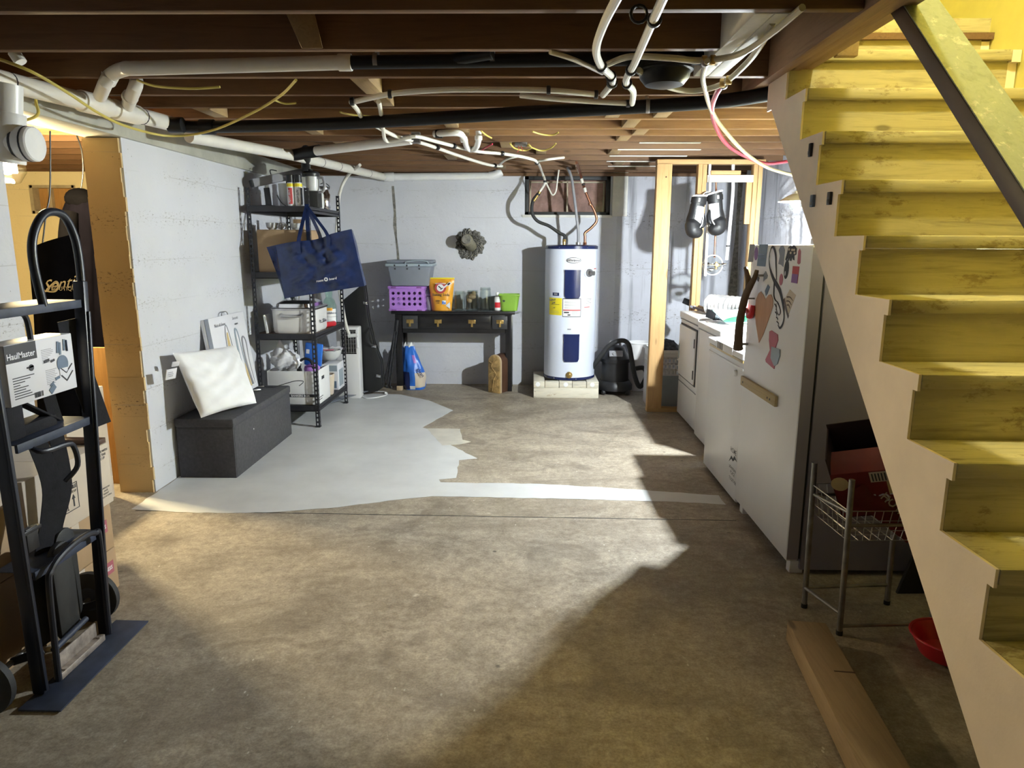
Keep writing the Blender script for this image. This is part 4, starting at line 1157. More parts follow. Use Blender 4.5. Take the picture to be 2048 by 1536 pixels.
# ================================================================= black console table
TX0, TX1, TY0, TY1, TH = -1.505, -0.155, 7.84, 8.20, 0.915
tb = thing('console_table', 'black lacquered console table with brass drawer pulls against the back wall', 'table', ((TX0 + TX1) / 2, 8.0, 0))
part(tb, 'tabletop', MB().box(TX0 - .02, TX1 + .02, TY0 - .02, TY1, TH - 0.035, TH), 'lacquer', 0.005)
part(tb, 'apron', MB().box(TX0 + .10, TX1 - .05, TY0 + .012, TY1 - .02, TH - 0.25, TH - 0.036), 'lacquer', 0.003)
for i, (xa, ya) in enumerate(((TX0 + .02, TY0), (TX1 - .085, TY0), (TX0 + .02, TY1 - .08), (TX1 - .085, TY1 - .08))):
    z0 = 0.055 if i == 0 else 0.0
    lg = part(tb, 'leg', MB().box(xa, xa + 0.075, ya, ya + 0.075, z0, TH - 0.036), 'lacquer', 0.004)
    if i == 0:
        part(tb, 'foot_block', MB().box(xa - .002, xa + 0.06, ya - .004, ya + 0.07, 0, 0.054), 'plank_end', 0.003, sub=lg)
for xa, xb, pulls, m_ in ((TX0 + .105, TX0 + .275, (.5,), 'lacquer_worn'), (TX0 + .30, TX1 - .255, (.26, .74), 'lacquer'), (TX1 - .235, TX1 - .065, (.52,), 'lacquer_worn')):
    dr = part(tb, 'drawer', MB().box(xa, xb, TY0 - .006, TY0 + 0.02, TH - 0.20, TH - 0.055), m_, 0.003)
    for q in pulls:
        x = xa + (xb - xa) * q
        part(tb, 'handle', MB().box(x - .04, x + .04, TY0 - .012, TY0 - .0065, TH - 0.138, TH - 0.095).box(x - .011, x + .011, TY0 - .024, TY0 - .012, TH - 0.175, TH - 0.11), 'brass', 0.0015, sub=dr)

# ---- things on the table
crx0, crx1, cry0, cry1 = -1.545, -1.145, 7.83, 8.13
cr = thing('plastic_crate', 'purple perforated plastic crate on the black table', 'crate', (-1.345, 7.98, TH))
mb = MB()
plate_holes(mb, (crx0 + .008, cry0, TH + .004), (1, 0, 0), (0, 0, 1), crx1 - crx0 - .016, 0.265, 6, 3, 0.0175, 0.006, (0.012, 0.042))
plate_holes(mb, (crx1 - .008, cry0, TH + .004), (0, 1, 0), (0, 0, 1), cry1 - cry0, 0.265, 5, 3, 0.0175, 0.006, (0.012, 0.042))
plate_holes(mb, (crx0 + .008, cry0, TH + .004), (0, 1, 0), (0, 0, 1), cry1 - cry0, 0.265, 5, 3, 0.0175, 0.006, (0.012, 0.042))
plate_holes(mb, (crx0 + .008, cry1, TH + .004), (1, 0, 0), (0, 0, 1), crx1 - crx0 - .016, 0.265, 6, 3, 0.0175, 0.006, (0.012, 0.042))
part(cr, 'panel', mb, 'purple', angle=20)
part(cr, 'rim', MB().box(crx0 - .006, crx1 + .006, cry0 - .016, cry0 + .002, TH + .245, TH + .274).box(crx0 - .006, crx1 + .006, cry1 - .004, cry1 + .012, TH + .245, TH + .274)
     .box(crx0 - .006, crx0 + .008, cry0, cry1, TH + .245, TH + .274).box(crx1 - .008, crx1 + .006, cry0, cry1, TH + .245, TH + .274), 'purple', 0.003)
part(cr, 'base_rim', MB().box(crx0 - .002, crx1 + .002, cry0 - .014, cry1, TH + .001, TH + .026), 'purple', 0.003)
for xa in (crx0 + .03, crx1 - .085):
    part(cr, 'foot', MB().box(xa, xa + .055, cry0 - .0165, cry0 - .014, TH + .002, TH + .016).box(xa, xa + .055, cry0 - .0185, cry0 - .016, TH + .252, TH + .270), 'purple_dark', 0.002)
tt = thing('storage_tote', 'grey plastic storage tote with lid on top of the purple crate', 'storage box', (-1.35, 7.98, TH + .275))
z0 = TH + .276
mb = MB()
x0, x1, y0, y1 = -1.545, -1.065, 7.80, 8.16
mb.hexa([(x0 + .035, y0 + .03, z0), (x1 - .035, y0 + .03, z0), (x1 - .035, y1 - .03, z0), (x0 + .035, y1 - .03, z0), (x0, y0, z0 + .24), (x1, y0, z0 + .24), (x1, y1, z0 + .24), (x0, y1, z0 + .24)])
part(tt, 'body', mb, 'tote', 0.012)
part(tt, 'rim', MB().box(x0 - .02, x1 + .02, y0 - .02, y1 + .015, z0 + .215, z0 + .25), 'tote_light', 0.008)
part(tt, 'lid', MB().box(x0 - .012, x1 + .014, y0 - .012, y1 + .01, z0 + .251, z0 + .285), 'tote', 0.014)
part(tt, 'handle', MB().sweep([(x0 + .20, y0 - .016, z0 + .24), (x0 + .22, y0 - .028, z0 + .268), (x0 + .34, y0 - .03, z0 + .283), (x0 + .44, y0 - .028, z0 + .272), (x0 + .46, y0 - .016, z0 + .24)], 0.007, 8, True, None, 5), 'tote_light')
for i in range(3):
    xa = x0 + .075 + .135 * i
    part(tt, 'notch', MB().box(xa, xa + .016, y0 - .0215, y0 - .018, z0 + .219, z0 + .238).box(xa, xa + .016, y0 - .001, y0 + .01, z0 + .183, z0 + .20), 'ink')
# baking soda bag
def pouch(name, label, cat, c, w, h, d, mat, top=1.0, bot=1.0, n=14, lean=0.0, rz=0.0, wob=0.006, mid=0.5):
    """soft stand-up bag, local coordinates: x width, y depth, z height"""
    t = thing(name, label, cat, c, (0, 0, rz))
    mb = MB()
    def f(side):
        def g(u, v):
            ww = w * (bot + (top - bot) * v)
            x = (u - .5) * ww
            prof = math.sin(math.pi * min(1, (1 - v) * .75 + .02)) if v > mid else 1.0
            prof = max(0.0, 1 - (max(0, v - .45) / .55) ** 2)
            e = (1 - (abs(u - .5) * 2) ** 4)
            y = side * d / 2 * prof * e + lean * v
            y += wob * math.sin(9 * u + 5 * v) * math.sin(7 * v + 3 * u) * (1 if 0 < u < 1 else 0)
            return (x, y, h * v)
        return g
    mb.grid(f(-1), n, n); mb.grid(f(1), n, n)
    part(t, 'bag', mb, mat, 0, True)
    return t
bs = pouch('baking_soda_bag', 'orange baking soda bag standing on the black table', 'bag', (-0.965, 7.93, TH + .001), 0.225, 0.365, 0.11, 'orange', 1.32, 0.98)
part(bs, 'emblem_ring', MB().cyl((-0.005, -0.058, 0.255), (-0.005, -0.061, 0.255), 0.062, None, 32), 'redink', 0, True)
part(bs, 'emblem', MB().cyl((-0.005, -0.0605, 0.255), (-0.005, -0.063, 0.255), 0.04, None, 28), 'white', 0, True)
text(bs, 'emblem_text', 'ARM & HAMMER', 0.017, (-0.005, -0.0635, 0.297), (1, 0, 0), (0, 0, 1), 'white', 0.02, True)
part(bs, 'hammer', MB().obox((0.04, -0.0635, 0.265), (0.15, 0.003, 0.018), (0, -0.6, 0)).obox((0.095, -0.0635, 0.300), (0.045, 0.003, 0.03), (0, -0.6, 0)), 'white', 0, True)
part(bs, 'arm_mark', MB().obox((-0.012, -0.0645, 0.262), (0.04, 0.002, 0.012), (0, 0.7, 0)).obox((0.008, -0.0645, 0.245), (0.03, 0.002, 0.010), (0, -0.6, 0)), 'ink', 0, True)
text(bs, 'bag_text', 'Baking Soda', 0.042, (0, -0.060, 0.165), (1, 0, 0), (0, 0, 1), 'ink', 0.01, True, squeeze=0.95)
text(bs, 'bag_text', '500+', 0.026, (-0.035, -0.060, 0.10), (1, 0, 0), (0, 0, 1), 'ink', 0.03, True)
text(bs, 'bag_text', 'USES', 0.018, (-0.035, -0.060, 0.08), (1, 0, 0), (0, 0, 1), 'ink', 0.02, True)
part(bs, 'print', MB().box(0.01, 0.055, -0.0625, -0.060, 0.07, 0.115), 'paper', 0.001, True)
part(bs, 'print', MB().box(0.015, 0.03, -0.064, -0.0625, 0.075, 0.105).box(0.036, 0.05, -0.064, -0.0625, 0.075, 0.095), 'blue', 0, True)
part(bs, 'print', MB().prism([(0.10, 0.02), (0.10, 0.10), (0.05, 0.055)], -0.056, -0.053, 'y'), 'white', 0, True)
part(bs, 'top_seal', MB().box(-.147, .147, -.012, .006, .352, .366), 'yellow', 0.002, True)
pm = pouch('paper_sack', 'silver-grey pouch marked with a lowercase m, leaning behind the orange bag', 'bag', (-1.085, 7.99, TH + .001), 0.15, 0.28, 0.08, 'grey_ink', 1.05, 1.0)
text(pm, 'bag_text', 'my', 0.085, (-0.02, -0.047, 0.185), (1, 0, 0), (0, 0, 1), 'ink', 0.02, True)
part(pm, 'print', MB().box(-.05, .02, -.046, -.044, .15, .158), 'ink', 0, True)
def jar(name, label, x, y, r, h, neck, mat='glass', content=None, group=None, seg=24):
    t = thing(name, label, 'jar', (x, y, TH + .001), group=group)
    z = 0
    w = 0.004
    out = [(r * .8, 0), (r, .012), (r, h * .72), (neck, h * .84), (neck, h)]
    inn = [(q - w, max(w, zz)) for q, zz in reversed(out)]
    part(t, 'glass_body', MB().lathe((0, 0, 0), out + inn, seg, 'z', False).lathe((0, 0, 0), [(0.0005, 0), (r * .8, 0)], seg, 'z', False), mat, 0, True)
    part(t, 'rim', MB().lathe((0, 0, 0), [(neck + .001, h - .03), (neck + .004, h - .027), (neck + .004, h - .02), (neck + .001, h - .017)], seg, 'z', False), mat, 0, True)
    return t
jar('glass_jar', 'clear straight glass jar beside the orange bag', -0.765, 7.96, 0.062, 0.215, 0.060)
j_ = jar('glass_jar', 'rounded glass jar holding brown paper, middle of the jars', -0.622, 7.95, 0.075, 0.225, 0.055)
part(j_, 'contents', MB().ball((0.0, 0, .155), .042, 10, (1.1, .9, .8)).ball((-.03, .01, .11), .03, 10).ball((.02, 0, .19), .028, 10), 'card', 0, True)
jar('glass_jar', 'tallest clear glass jar, beside the white bottle', -0.475, 8.0, 0.066, 0.255, 0.06)
bt = thing('antiseptic_bottle', 'white plastic bottle with red label beside the green planter', 'bottle', (-0.335, 7.93, TH + .001))
part(bt, 'body', MB().lathe((0, 0, 0), [(.03, 0), (.038, .006), (.038, .135), (.03, .155), (.016, .168), (.016, .178)], 24), 'frost', 0, True)
part(bt, 'cap', MB().lathe((0, 0, 0), [(.018, .178), (.018, .205)], 20), 'white', 0.002, True)
lb = part(bt, 'label', arc_patch((0, 0, 0), .038, -70, 70, .025, .13, .0008), 'white', 0, True)
part(bt, 'label_panel', arc_patch((0, 0, 0), .038, -45, 55, .035, .095, .0016), 'red', 0, True, sub=lb)
gp = thing('plastic_planter', 'lime green plastic planter at the right end of the black table', 'planter', (-0.20, 7.97, TH + .001))
def tub(w0, d0, w1, d1, h, wall=.006, nb=8):
    """rounded-rectangle tub, local coordinates"""
    def ring(w, d, z, r):
        out = []
        for cx, cy, a0 in ((w / 2 - r, d / 2 - r, 0), (-w / 2 + r, d / 2 - r, 90), (-w / 2 + r, -d / 2 + r, 180), (w / 2 - r, -d / 2 + r, 270)):
            for k in range(nb + 1):
                a = math.radians(a0 + 90 * k / nb)
                out.append((cx + r * math.cos(a), cy + r * math.sin(a), z))
        return out
    rings = [ring(w0, d0, 0, .04), ring(w1, d1, h, .05), ring(w1 - 2 * wall, d1 - 2 * wall, h, .045), ring(w0 - 2 * wall, d0 - 2 * wall, wall, .035)]
    n = len(rings[0])
    mb = MB()
    vs_ = sum(rings, [])
    fs = [tuple(range(n - 1, -1, -1)), tuple(range(3 * n, 4 * n))]
    for i in range(3):
        fs += [(i * n + j, i * n + (j + 1) % n, (i + 1) * n + (j + 1) % n, (i + 1) * n + j) for j in range(n)]
    return mb.add(vs_, fs)
part(gp, 'tub', tub(.18, .16, .235, .21, .185), 'green', 0, True)
part(gp, 'lip', MB().box(-.12, .12, -.108, -.102, .168, .186), 'green', .003, True)
part(gp, 'handle_hole', MB().cyl((-.06, -.0935, .115), (-.06, -.0965, .115), .014, None, 14), 'ink', 0, True)

# ---- things under the table
lb_ = thing('pet_food_bag', 'blue and cream slumped plastic sack under the table', 'bag', (-1.30, 7.95, 0.001))
def sack(u, v):
    lv = [(0.0, .115, .085, 0.0), (0.08, .128, .10, .0), (0.3, .13, .10, .0), (0.5, .118, .085, -.012), (0.68, .095, .062, -.03), (0.85, .075, .045, -.045), (1.0, .055, .012, -.05)]
    k = 0
    while k < len(lv) - 2 and v > lv[k + 1][0]:
        k += 1
    q_ = (v - lv[k][0]) / (lv[k + 1][0] - lv[k][0])
    rx, ry, cx = (lv[k][m] * (1 - q_) + lv[k + 1][m] * q_ for m in (1, 2, 3))
    a = 2 * math.pi * u
    w = 1 + .06 * math.sin(5 * a + 7 * v) + .05 * math.sin(9 * a - 11 * v) * v
    return (cx + rx * w * math.cos(a), ry * w * math.sin(a), .50 * v)
def sack_patch(u0, u1, v0, v1):
    def g(u, v):
        p = Vector(sack(u0 + (u1 - u0) * u, v0 + (v1 - v0) * v))
        return (p.x * 1.012 + .0006, p.y * 1.02, p.z)
    return MB().grid(g, 10, 10)
part(lb_, 'sack', MB().grid(sack, 48, 30), 'blue', 0, True, angle=60)
part(lb_, 'print', sack_patch(.78, .98, .06, .40), 'card_pale', 0, True, angle=60, label='cream lower panel')
part(lb_, 'print', sack_patch(.56, .70, .02, .42), 'navy', 0, True, angle=60)
part(lb_, 'print', sack_patch(.70, .78, .02, .10), 'white', 0, True, angle=60)
part(lb_, 'print', sack_patch(.80, .86, .62, .80), 'purple', 0, True, angle=60)
text(lb_, 'bag_text', 'clean', 0.055, (0.075, -.108, .20), (.55, 0, -.8), (.8, 0, .55), 'navy', 0.02, True)
part(lb_, 'torn_top', MB().grid(lambda u, v: (-.05 + (u - .5) * .12, -.006 + .012 * math.sin(9 * u), .485 + .045 * v * (0.5 + math.sin(11 * u) ** 2)), 12, 2), 'white', 0, True)
cb = thing('arched_wine_box', 'carved gilt box with arched top and dark sides under the table', 'box', (-0.30, 7.86, 0), (0, 0, -0.55))
def arch(w, h, n=12):
    return [(-w / 2, 0), (w / 2, 0)] + [(w / 2 * math.cos(math.pi * k / n), h - w / 2 + w / 2 * math.sin(math.pi * k / n)) for k in range(n + 1)]
part(cb, 'front_panel', MB().prism(arch(.155, .43), -.13, -.112, 'y'), 'carved', .004, True)
part(cb, 'band', MB().prism(arch(.168, .437), -.112, -.09, 'y'), 'plank_end', .003, True)
part(cb, 'body', MB().prism(arch(.158, .432), -.09, .12, 'y'), 'darkwood', .003, True)
part(cb, 'band', MB().prism(arch(.168, .437), .02, .04, 'y'), 'darkwood', .003, True)
cv = MB()
for k in range(5):
    z = .06 + .075 * k
    cv.sweep([(-.06, -.131, z), (-.02, -.133, z + .03 * math.sin(k)), (.03, -.131, z + .015), (.06, -.132, z + .04)], .004, 6, True, None, 4)
cv.sweep([(-.02, -.132, .02), (0, -.134, .15), (.03, -.132, .22), (-.03, -.132, .30), (.0, -.132, .37)], .005, 6, True, None, 5)
part(cb, 'carving', cv, 'carved', 0, True)

# ================================================================= pipe stub broken through the back wall
pc = Vector((-0.666, 8.250, 1.654))
sb = thing('drain_stub', 'clay pipe stub set in rough mortar on the back wall', 'pipe', pc)
def rock(u, v):
    a = 2 * math.pi * u
    r = 0.045 + (0.128 + .010 * math.sin(3 * a + 1) + .010 * math.sin(8 * a) + .008 * math.sin(17 * a)) * v
    dep = 0.045 * math.sin(math.pi * min(1, v * 1.02)) ** 0.7 * (0.75 + 0.25 * math.sin(9 * a + 9 * v) * math.sin(5 * a - 11 * v)) + 0.010 * math.sin(31 * a + 23 * v) + .008 * math.sin(47 * a - 17 * v)
    dep = max(dep, 0.003) if v < .97 else -.004
    return pc + Vector((r * math.cos(a), -dep, r * math.sin(a) * 1.02))
part(sb, 'mortar', MB().grid(rock, 120, 16), 'mortar', angle=40)
p0 = pc + Vector((0.02, 0, -.03)); p1 = pc + Vector((-.018, -.24, .045))
part(sb, 'pipe', MB().cyl(p0, p1, .062, .060, 24), 'clay')
dd = (p1 - p0).normalized()
part(sb, 'collar', MB().cyl(p1 - dd * .05, p1 + dd * .005, .068, .068, 24), 'clay', .004)
part(sb, 'plug', MB().cyl(p1, p1 + dd * .03, .056, .050, 20), 'mortar')


# ================================================================= black slotted steel shelf unit
SX0, SX1, SY0, SY1 = -2.425, -1.885, 6.165, 7.19
S1, S2, S3, S4 = 1.965, 1.40, 0.855, 0.20
sh = thing('shelf_unit', 'black slotted-steel shelf unit against the left wall', 'shelf', ((SX0 + SX1) / 2, (SY0 + SY1) / 2, 0))
def slotted(mb, x, y, sx, sy, h):
    """angle post: two slotted flanges meeting at the outer corner"""
    w, th, p = 0.036, 0.0022, 0.042
    for ax in (0, 1):
        def bx(a0, a1, z0, z1):
            if ax == 0:
                mb.box(min(x, x + sx * a0, x + sx * a1) if a0 == 0 else min(x + sx * a0, x + sx * a1), max(x + sx * a0, x + sx * a1), min(y, y + sy * th), max(y, y + sy * th), z0, z1)
            else:
                mb.box(min(x, x + sx * th), max(x, x + sx * th), min(y + sy * a0, y + sy * a1), max(y + sy * a0, y + sy * a1), z0, z1)
        bx(0, 0.012, 0, h)
        bx(0.025, w, 0, h)
        z = 0.0
        while z < h:
            bx(0.012, 0.025, z, min(h, z + p * 0.42))
            z += p
    return mb
for x, y, sx, sy in ((SX0, SY0, 1, 1), (SX1, SY0, -1, 1), (SX0, SY1, 1, -1), (SX1, SY1, -1, -1)):
    up_ = part(sh, 'upright', slotted(MB(), x, y, sx, sy, 2.12), 'blacksteel', angle=20)
    part(sh, 'foot_cap', MB().box(min(x - sx * .003, x + sx * .04), max(x - sx * .003, x + sx * .04), min(y - sy * .003, y + sy * .04), max(y - sy * .003, y + sy * .04), 0, .012), 'black', sub=up_)
for z in (S1, S2, S3, S4):
    s_ = part(sh, 'shelf_board', MB().box(SX0 + .006, SX1 - .006, SY0 + .006, SY1 - .006, z - .010, z), 'darkwood' if z == S3 else 'blacksteel', 0.001)
    for a in (0, 1):
        y = SY0 + .003 if a == 0 else SY1 - .003
        d_ = 1 if a == 0 else -1
        part(sh, 'shelf_rail', MB().box(SX0 + .004, SX1 - .004, min(y, y + d_ * .004), max(y, y + d_ * .004), z - .052, z + .004).box(SX0 + .004, SX1 - .004, min(y, y + d_ * .014), max(y, y + d_ * .014), z - .052, z - .046), 'blacksteel', sub=s_)
        x = SX0 + .003 if a == 0 else SX1 - .003
        part(sh, 'shelf_rail', MB().box(min(x, x + d_ * .004), max(x, x + d_ * .004), SY0 + .004, SY1 - .004, z - .052, z + .004).box(min(x, x + d_ * .012), max(x, x + d_ * .012), SY0 + .004, SY1 - .004, z - .030, z - .024), 'blacksteel', sub=s_)

# ---- top shelf
def spray(label, x, y, stripe):
    t = thing('spray_can', label, 'spray can', (x, y, S1 + .001))
    part(t, 'can', MB().lathe((0, 0, 0), [(.030, 0), (.032, .004), (.032, .185), (.026, .2)], 24), 'white', 0, True)
    part(t, 'cap', MB().lathe((0, 0, 0), [(.031, .2), (.031, .262), (.027, .266)], 24), 'black', 0, True)
    part(t, 'yellow_band', MB().lathe((0, 0, 0), [(.0325, .165), (.0325, .192)], 24, 'z', False), 'yellow', 0, True)
    part(t, 'label_print', arc_patch((0, 0, 0), .0322, stripe[0], stripe[1], .02, .155, .001), 'redink' if stripe[0] < 0 else 'ink', 0, True)
    text(t, 'can_text', 'HEAVY DUTY', .03, (0.004 if stripe[0] < 0 else .012, -.0345, .03), (0, 0, 1), (-1, 0, 0), 'paper' if stripe[0] < 0 else 'ink', .02, True, 'LEFT', squeeze=.6)
    return t
spray('spray can with red lettering, left of the pair on the top shelf', -2.050, 6.22, (-25, 40))
spray('spray can with plain white side, right of the pair on the top shelf', -1.982, 6.22, (45, 85))
bl = thing('blender_jug', 'clear blender jug with black lid lying high on the top shelf', 'jug', (-1.90, 6.36, S1 + .14))
jb_ = Vector((-1.90, 6.36, S1))
part(bl, 'carton', MB().box(jb_.x - .065, jb_.x + .055, jb_.y - .06, jb_.y + .08, S1 + .001, S1 + .14), 'panel_dark', .004)
part(bl, 'jug', MB().lathe((jb_.x, jb_.y, S1 + .141), [(.05, 0), (.056, .02), (.06, .125)], 20), 'frost')
part(bl, 'lid', MB().lathe((jb_.x - .012, jb_.y, S1 + .262), [(.075, 0), (.078, .03), (.06, .045), (.02, .05), (.018, .065)], 20), 'black', .003)
part(bl, 'handle', MB().sweep([(jb_.x + .05, jb_.y - .02, S1 + .25), (jb_.x + .10, jb_.y - .03, S1 + .25), (jb_.x + .115, jb_.y - .03, S1 + .19), (jb_.x + .10, jb_.y - .03, S1 + .14), (jb_.x + .05, jb_.y - .02, S1 + .13)], .012, 10, True, None, 5), 'grey_ink')
for i, (x, y, r, h, lab) in enumerate(((-1.935, 6.62, .055, .17, 'squat glass jar with dark label on the top shelf'), (-1.93, 6.80, .062, .185, 'glittering pressed-glass jar on the top shelf near the right post'))):
    t = thing('glass_jar', lab, 'jar', (x, y, S1 + .001))
    part(t, 'glass_body', MB().lathe((0, 0, 0), [(r * .85, 0), (r, .015), (r, h * .75), (r * .8, h * .86), (r * .8, h)], 22), 'chrome' if i else 'frost', 0, True)
    part(t, 'lid', MB().lathe((0, 0, 0), [(r * .86, h), (r * .86, h + .022), (r * .5, h + .03)], 22), 'steel' if i else 'black', .002, True)
    if not i:
        part(t, 'label', arc_patch((0, 0, 0), r, -40, 50, .07, .12, .002), 'ink', 0, True)
    else:
        part(t, 'bail', MB().sweep([(r * .8, 0, h), (r * .95, -.01, h + .03), (r * .3, -.02, h + .06), (-.02, -.02, h + .05)], .004, 6, True, None, 4), 'black', 0, True)
tp = thing('phone_stand', 'small upright black gadget stand on the top shelf', 'stand', (-2.265, 6.25, S1 + .001))
part(tp, 'body', MB().obox((0, 0, .085), (.05, .018, .15), (-.1, -.12, 0)), 'black', .004, True)
part(tp, 'base', MB().box(-.055, .05, -.04, .05, 0, .012), 'black', .004, True)
part(tp, 'clip', MB().sweep([(-.005, 0, .16), (-.003, 0, .178), (.006, 0, .178), (.006, 0, .165)], .003, 6), 'steel', 0, True)
fp = thing('plastic_cup', 'frosted plastic cup with a bent dark strap on the top shelf', 'cup', (-2.14, 6.33, S1 + .001))
part(fp, 'cup', MB().lathe((0, 0, 0), [(.045, 0), (.055, .2), (.052, .2), (.043, .006)], 20, 'z', False), 'frost', 0, True)
part(fp, 'strap', MB().ribbon([(-.05, -.06, .10), (-.03, -.06, .06), (-.01, -.06, .03), (.03, -.06, .003)], .018, (0, 1, 0), .003, 4), 'black', 0, True)
ch = thing('metal_duct', 'dark grey metal chute propped across the top of the shelf', 'duct', (-2.30, 6.36, 2.155))
a_, b_ = Vector((-2.415, 6.30, 2.165)), Vector((-1.99, 6.60, 2.30))
part(ch, 'chute', MB().bar(a_, b_, .10, .075), 'grey_ink', .01)
part(ch, 'end_cap', MB().bar(a_ - (b_ - a_).normalized() * .012, a_, .085, .06), 'panel_dark', .006)
part(ch, 'hook', MB().sweep([a_.lerp(b_, .35) + Vector((0, -.04, .035)), a_.lerp(b_, .37) + Vector((-.01, -.05, .07)), a_.lerp(b_, .45) + Vector((0, -.04, .055))], .005, 6, True, None, 4), 'black')
part(ch, 'wire_leg', MB().cyl(a_.lerp(b_, .55) + Vector((0, .06, -.03)), (-2.2, 6.52, S1), .008), 'black')
# ---- second shelf
bx_ = thing('cardboard_box', 'plain brown cardboard box on the second shelf behind the blue bag', 'box', (-2.15, 6.40, S2))
part(bx_, 'box', MB().box(-2.365, -1.93, 6.20, 6.62, S2 + .001, S2 + .365), 'card', .004)
part(bx_, 'flap', MB().box(-2.365, -2.15, 6.20, 6.62, S2 + .366, S2 + .369), 'card')
part(bx_, 'flap', MB().box(-2.145, -1.93, 6.20, 6.62, S2 + .366, S2 + .369), 'card')
zb = S2 + .370
for i, (x, r, h, m_, lab) in enumerate(((-2.26, .055, .06, 'frost', 'small frosted glass bowl on the cardboard box'), (-2.17, .035, .075, 'film', 'crumpled clear wrapper ball on the cardboard box'), (-2.04, .058, .055, 'frost', 'low frosted glass dish on the cardboard box'))):
    t = thing('glass_bowl', lab, 'bowl', (x, 6.30, zb))
    if i == 1:
        part(t, 'wrapper', MB().grid(lambda u, v: ((.04 + .012 * math.sin(14 * u * 6.28 + 9 * v)) * math.sin(math.pi * v) * math.cos(6.2832 * u), (.04 + .012 * math.sin(11 * u * 6.28)) * math.sin(math.pi * v) * math.sin(6.2832 * u), .032 + .032 * math.cos(math.pi * v)), 24, 10), m_, 0, True)
    else:
        part(t, 'bowl', MB().lathe((0, 0, 0), [(r * .5, 0), (r * .85, h * .3), (r, h), (r * .94, h), (r * .8, h * .35), (.001, h * .15)], 24, 'z', False), m_, 0, True)
        part(t, 'foot_ring', MB().lathe((0, 0, 0), [(r * .52, 0), (r * .55, .004)], 20), m_, 0, True)
t = thing('cork_block', 'little brown cardboard piece behind the glass dish', 'card', (-2.06, 6.42, zb))
part(t, 'card', MB().box(-.05, .05, -.006, .006, 0, .095), 'card', .001, True)
t = thing('green_jar', 'olive green jar on the second shelf behind the post', 'jar', (-1.93, 6.75, S2 + .001))
part(t, 'glass_body', MB().lathe((0, 0, 0), [(.04, 0), (.045, .01), (.045, .2), (.035, .22)], 20), 'clay', 0, True)
part(t, 'lid', MB().lathe((0, 0, 0), [(.04, .22), (.04, .245)], 20), 'brass', 0, True)
# ---- third shelf
rp = thing('roasting_pan', 'white enamel roasting pan with domed lid on the third shelf', 'pan', (-2.10, 6.45, S3))
def rrect(w, d, r, z, n=6):
    out = []
    for cx, cy, a0 in ((w / 2 - r, d / 2 - r, 0), (-w / 2 + r, d / 2 - r, 90), (-w / 2 + r, -d / 2 + r, 180), (w / 2 - r, -d / 2 + r, 270)):
        for k in range(n + 1):
            a = math.radians(a0 + 90 * k / n)
            out.append((cx + r * math.cos(a), cy + r * math.sin(a), z))
    return out
def loft(rings, cap=True):
    n = len(rings[0]); mb = MB()
    fs = []
    for i in range(len(rings) - 1):
        fs += [(i * n + j, i * n + (j + 1) % n, (i + 1) * n + (j + 1) % n, (i + 1) * n + j) for j in range(n)]
    if cap:
        fs += [tuple(range(n - 1, -1, -1)), tuple((len(rings) - 1) * n + j for j in range(n))]
    return mb.add(sum(rings, []), fs)
part(rp, 'pan', loft([rrect(.355, .46, .06, .002), rrect(.375, .48, .06, .02), rrect(.385, .49, .06, .21)]), 'enamel', 0, True)
part(rp, 'rim', loft([rrect(.40, .505, .065, .21), rrect(.405, .51, .065, .225), rrect(.39, .495, .06, .232)]), 'steel', 0, True)
part(rp, 'lid', loft([rrect(.33, .43, .06, .232), rrect(.325, .425, .07, .265), rrect(.25, .35, .08, .288), rrect(.10, .2, .05, .292)]), 'chrome', 0, True)
part(rp, 'handle', MB().sweep([(-.09, -.243, .175), (-.085, -.272, .165), (.0, -.278, .162), (.085, -.272, .165), (.09, -.243, .175)], .012, 10, True, None, 5), 'steel', 0, True)
part(rp, 'handle', MB().sweep([(.19, -.06, .10), (.215, -.05, .095), (.215, .05, .095), (.19, .06, .10)], .011, 10, True, None, 5), 'steel', 0, True)
t = thing('white_books', 'thin white booklets standing at the left of the roasting pan', 'booklets', (-2.345, 6.22, S3 + .001), (0, -.12, 0))
part(t, 'booklet', MB().box(0, .008, 0, .14, 0, .165), 'white', .001, True)
part(t, 'booklet', MB().box(.010, .016, 0, .14, 0, .155), 'paper', .001, True)
bt = thing('glass_bottle', 'clear glass bottle with white and orange label on the third shelf', 'bottle', (-1.955, 6.90, S3 + .001))
part(bt, 'bottle', MB().lathe((0, 0, 0), [(.06, 0), (.068, .01), (.068, .19), (.05, .25), (.03, .275), (.034, .30), (.04, .36)], 26), 'glass_green', 0, True)
lb = part(bt, 'label', arc_patch((0, 0, 0), .0685, -40, 75, .03, .165, .001), 'white', 0, True)
part(bt, 'label_emblem', arc_patch((0, 0, 0), .0685, -5, 40, .15, .178, .0016), 'orange', 0, True, sub=lb)
text(bt, 'label_text', 'Bodeboca', .028, (.025, -.070, .12), (1, .3, 0), (0, 0, 1), 'navy', .01, True, sub=lb, shear=.3)
part(bt, 'label_print', arc_patch((0, 0, 0), .0685, -40, 75, .088, .092, .0016), 'grey_ink', 0, True, sub=lb)
t = thing('red_flashlight', 'red cylinder with black end lying on the third shelf', 'flashlight', (-1.95, 6.66, S3 + .028))
part(t, 'barrel', MB().cyl((-.01, .0, 0), (.06, .16, 0), .026, None, 18), 'red', .002, True)
part(t, 'cap', MB().cyl((-.025, -.035, 0), (-.01, .0, 0), .022, None, 18), 'black', .002, True)
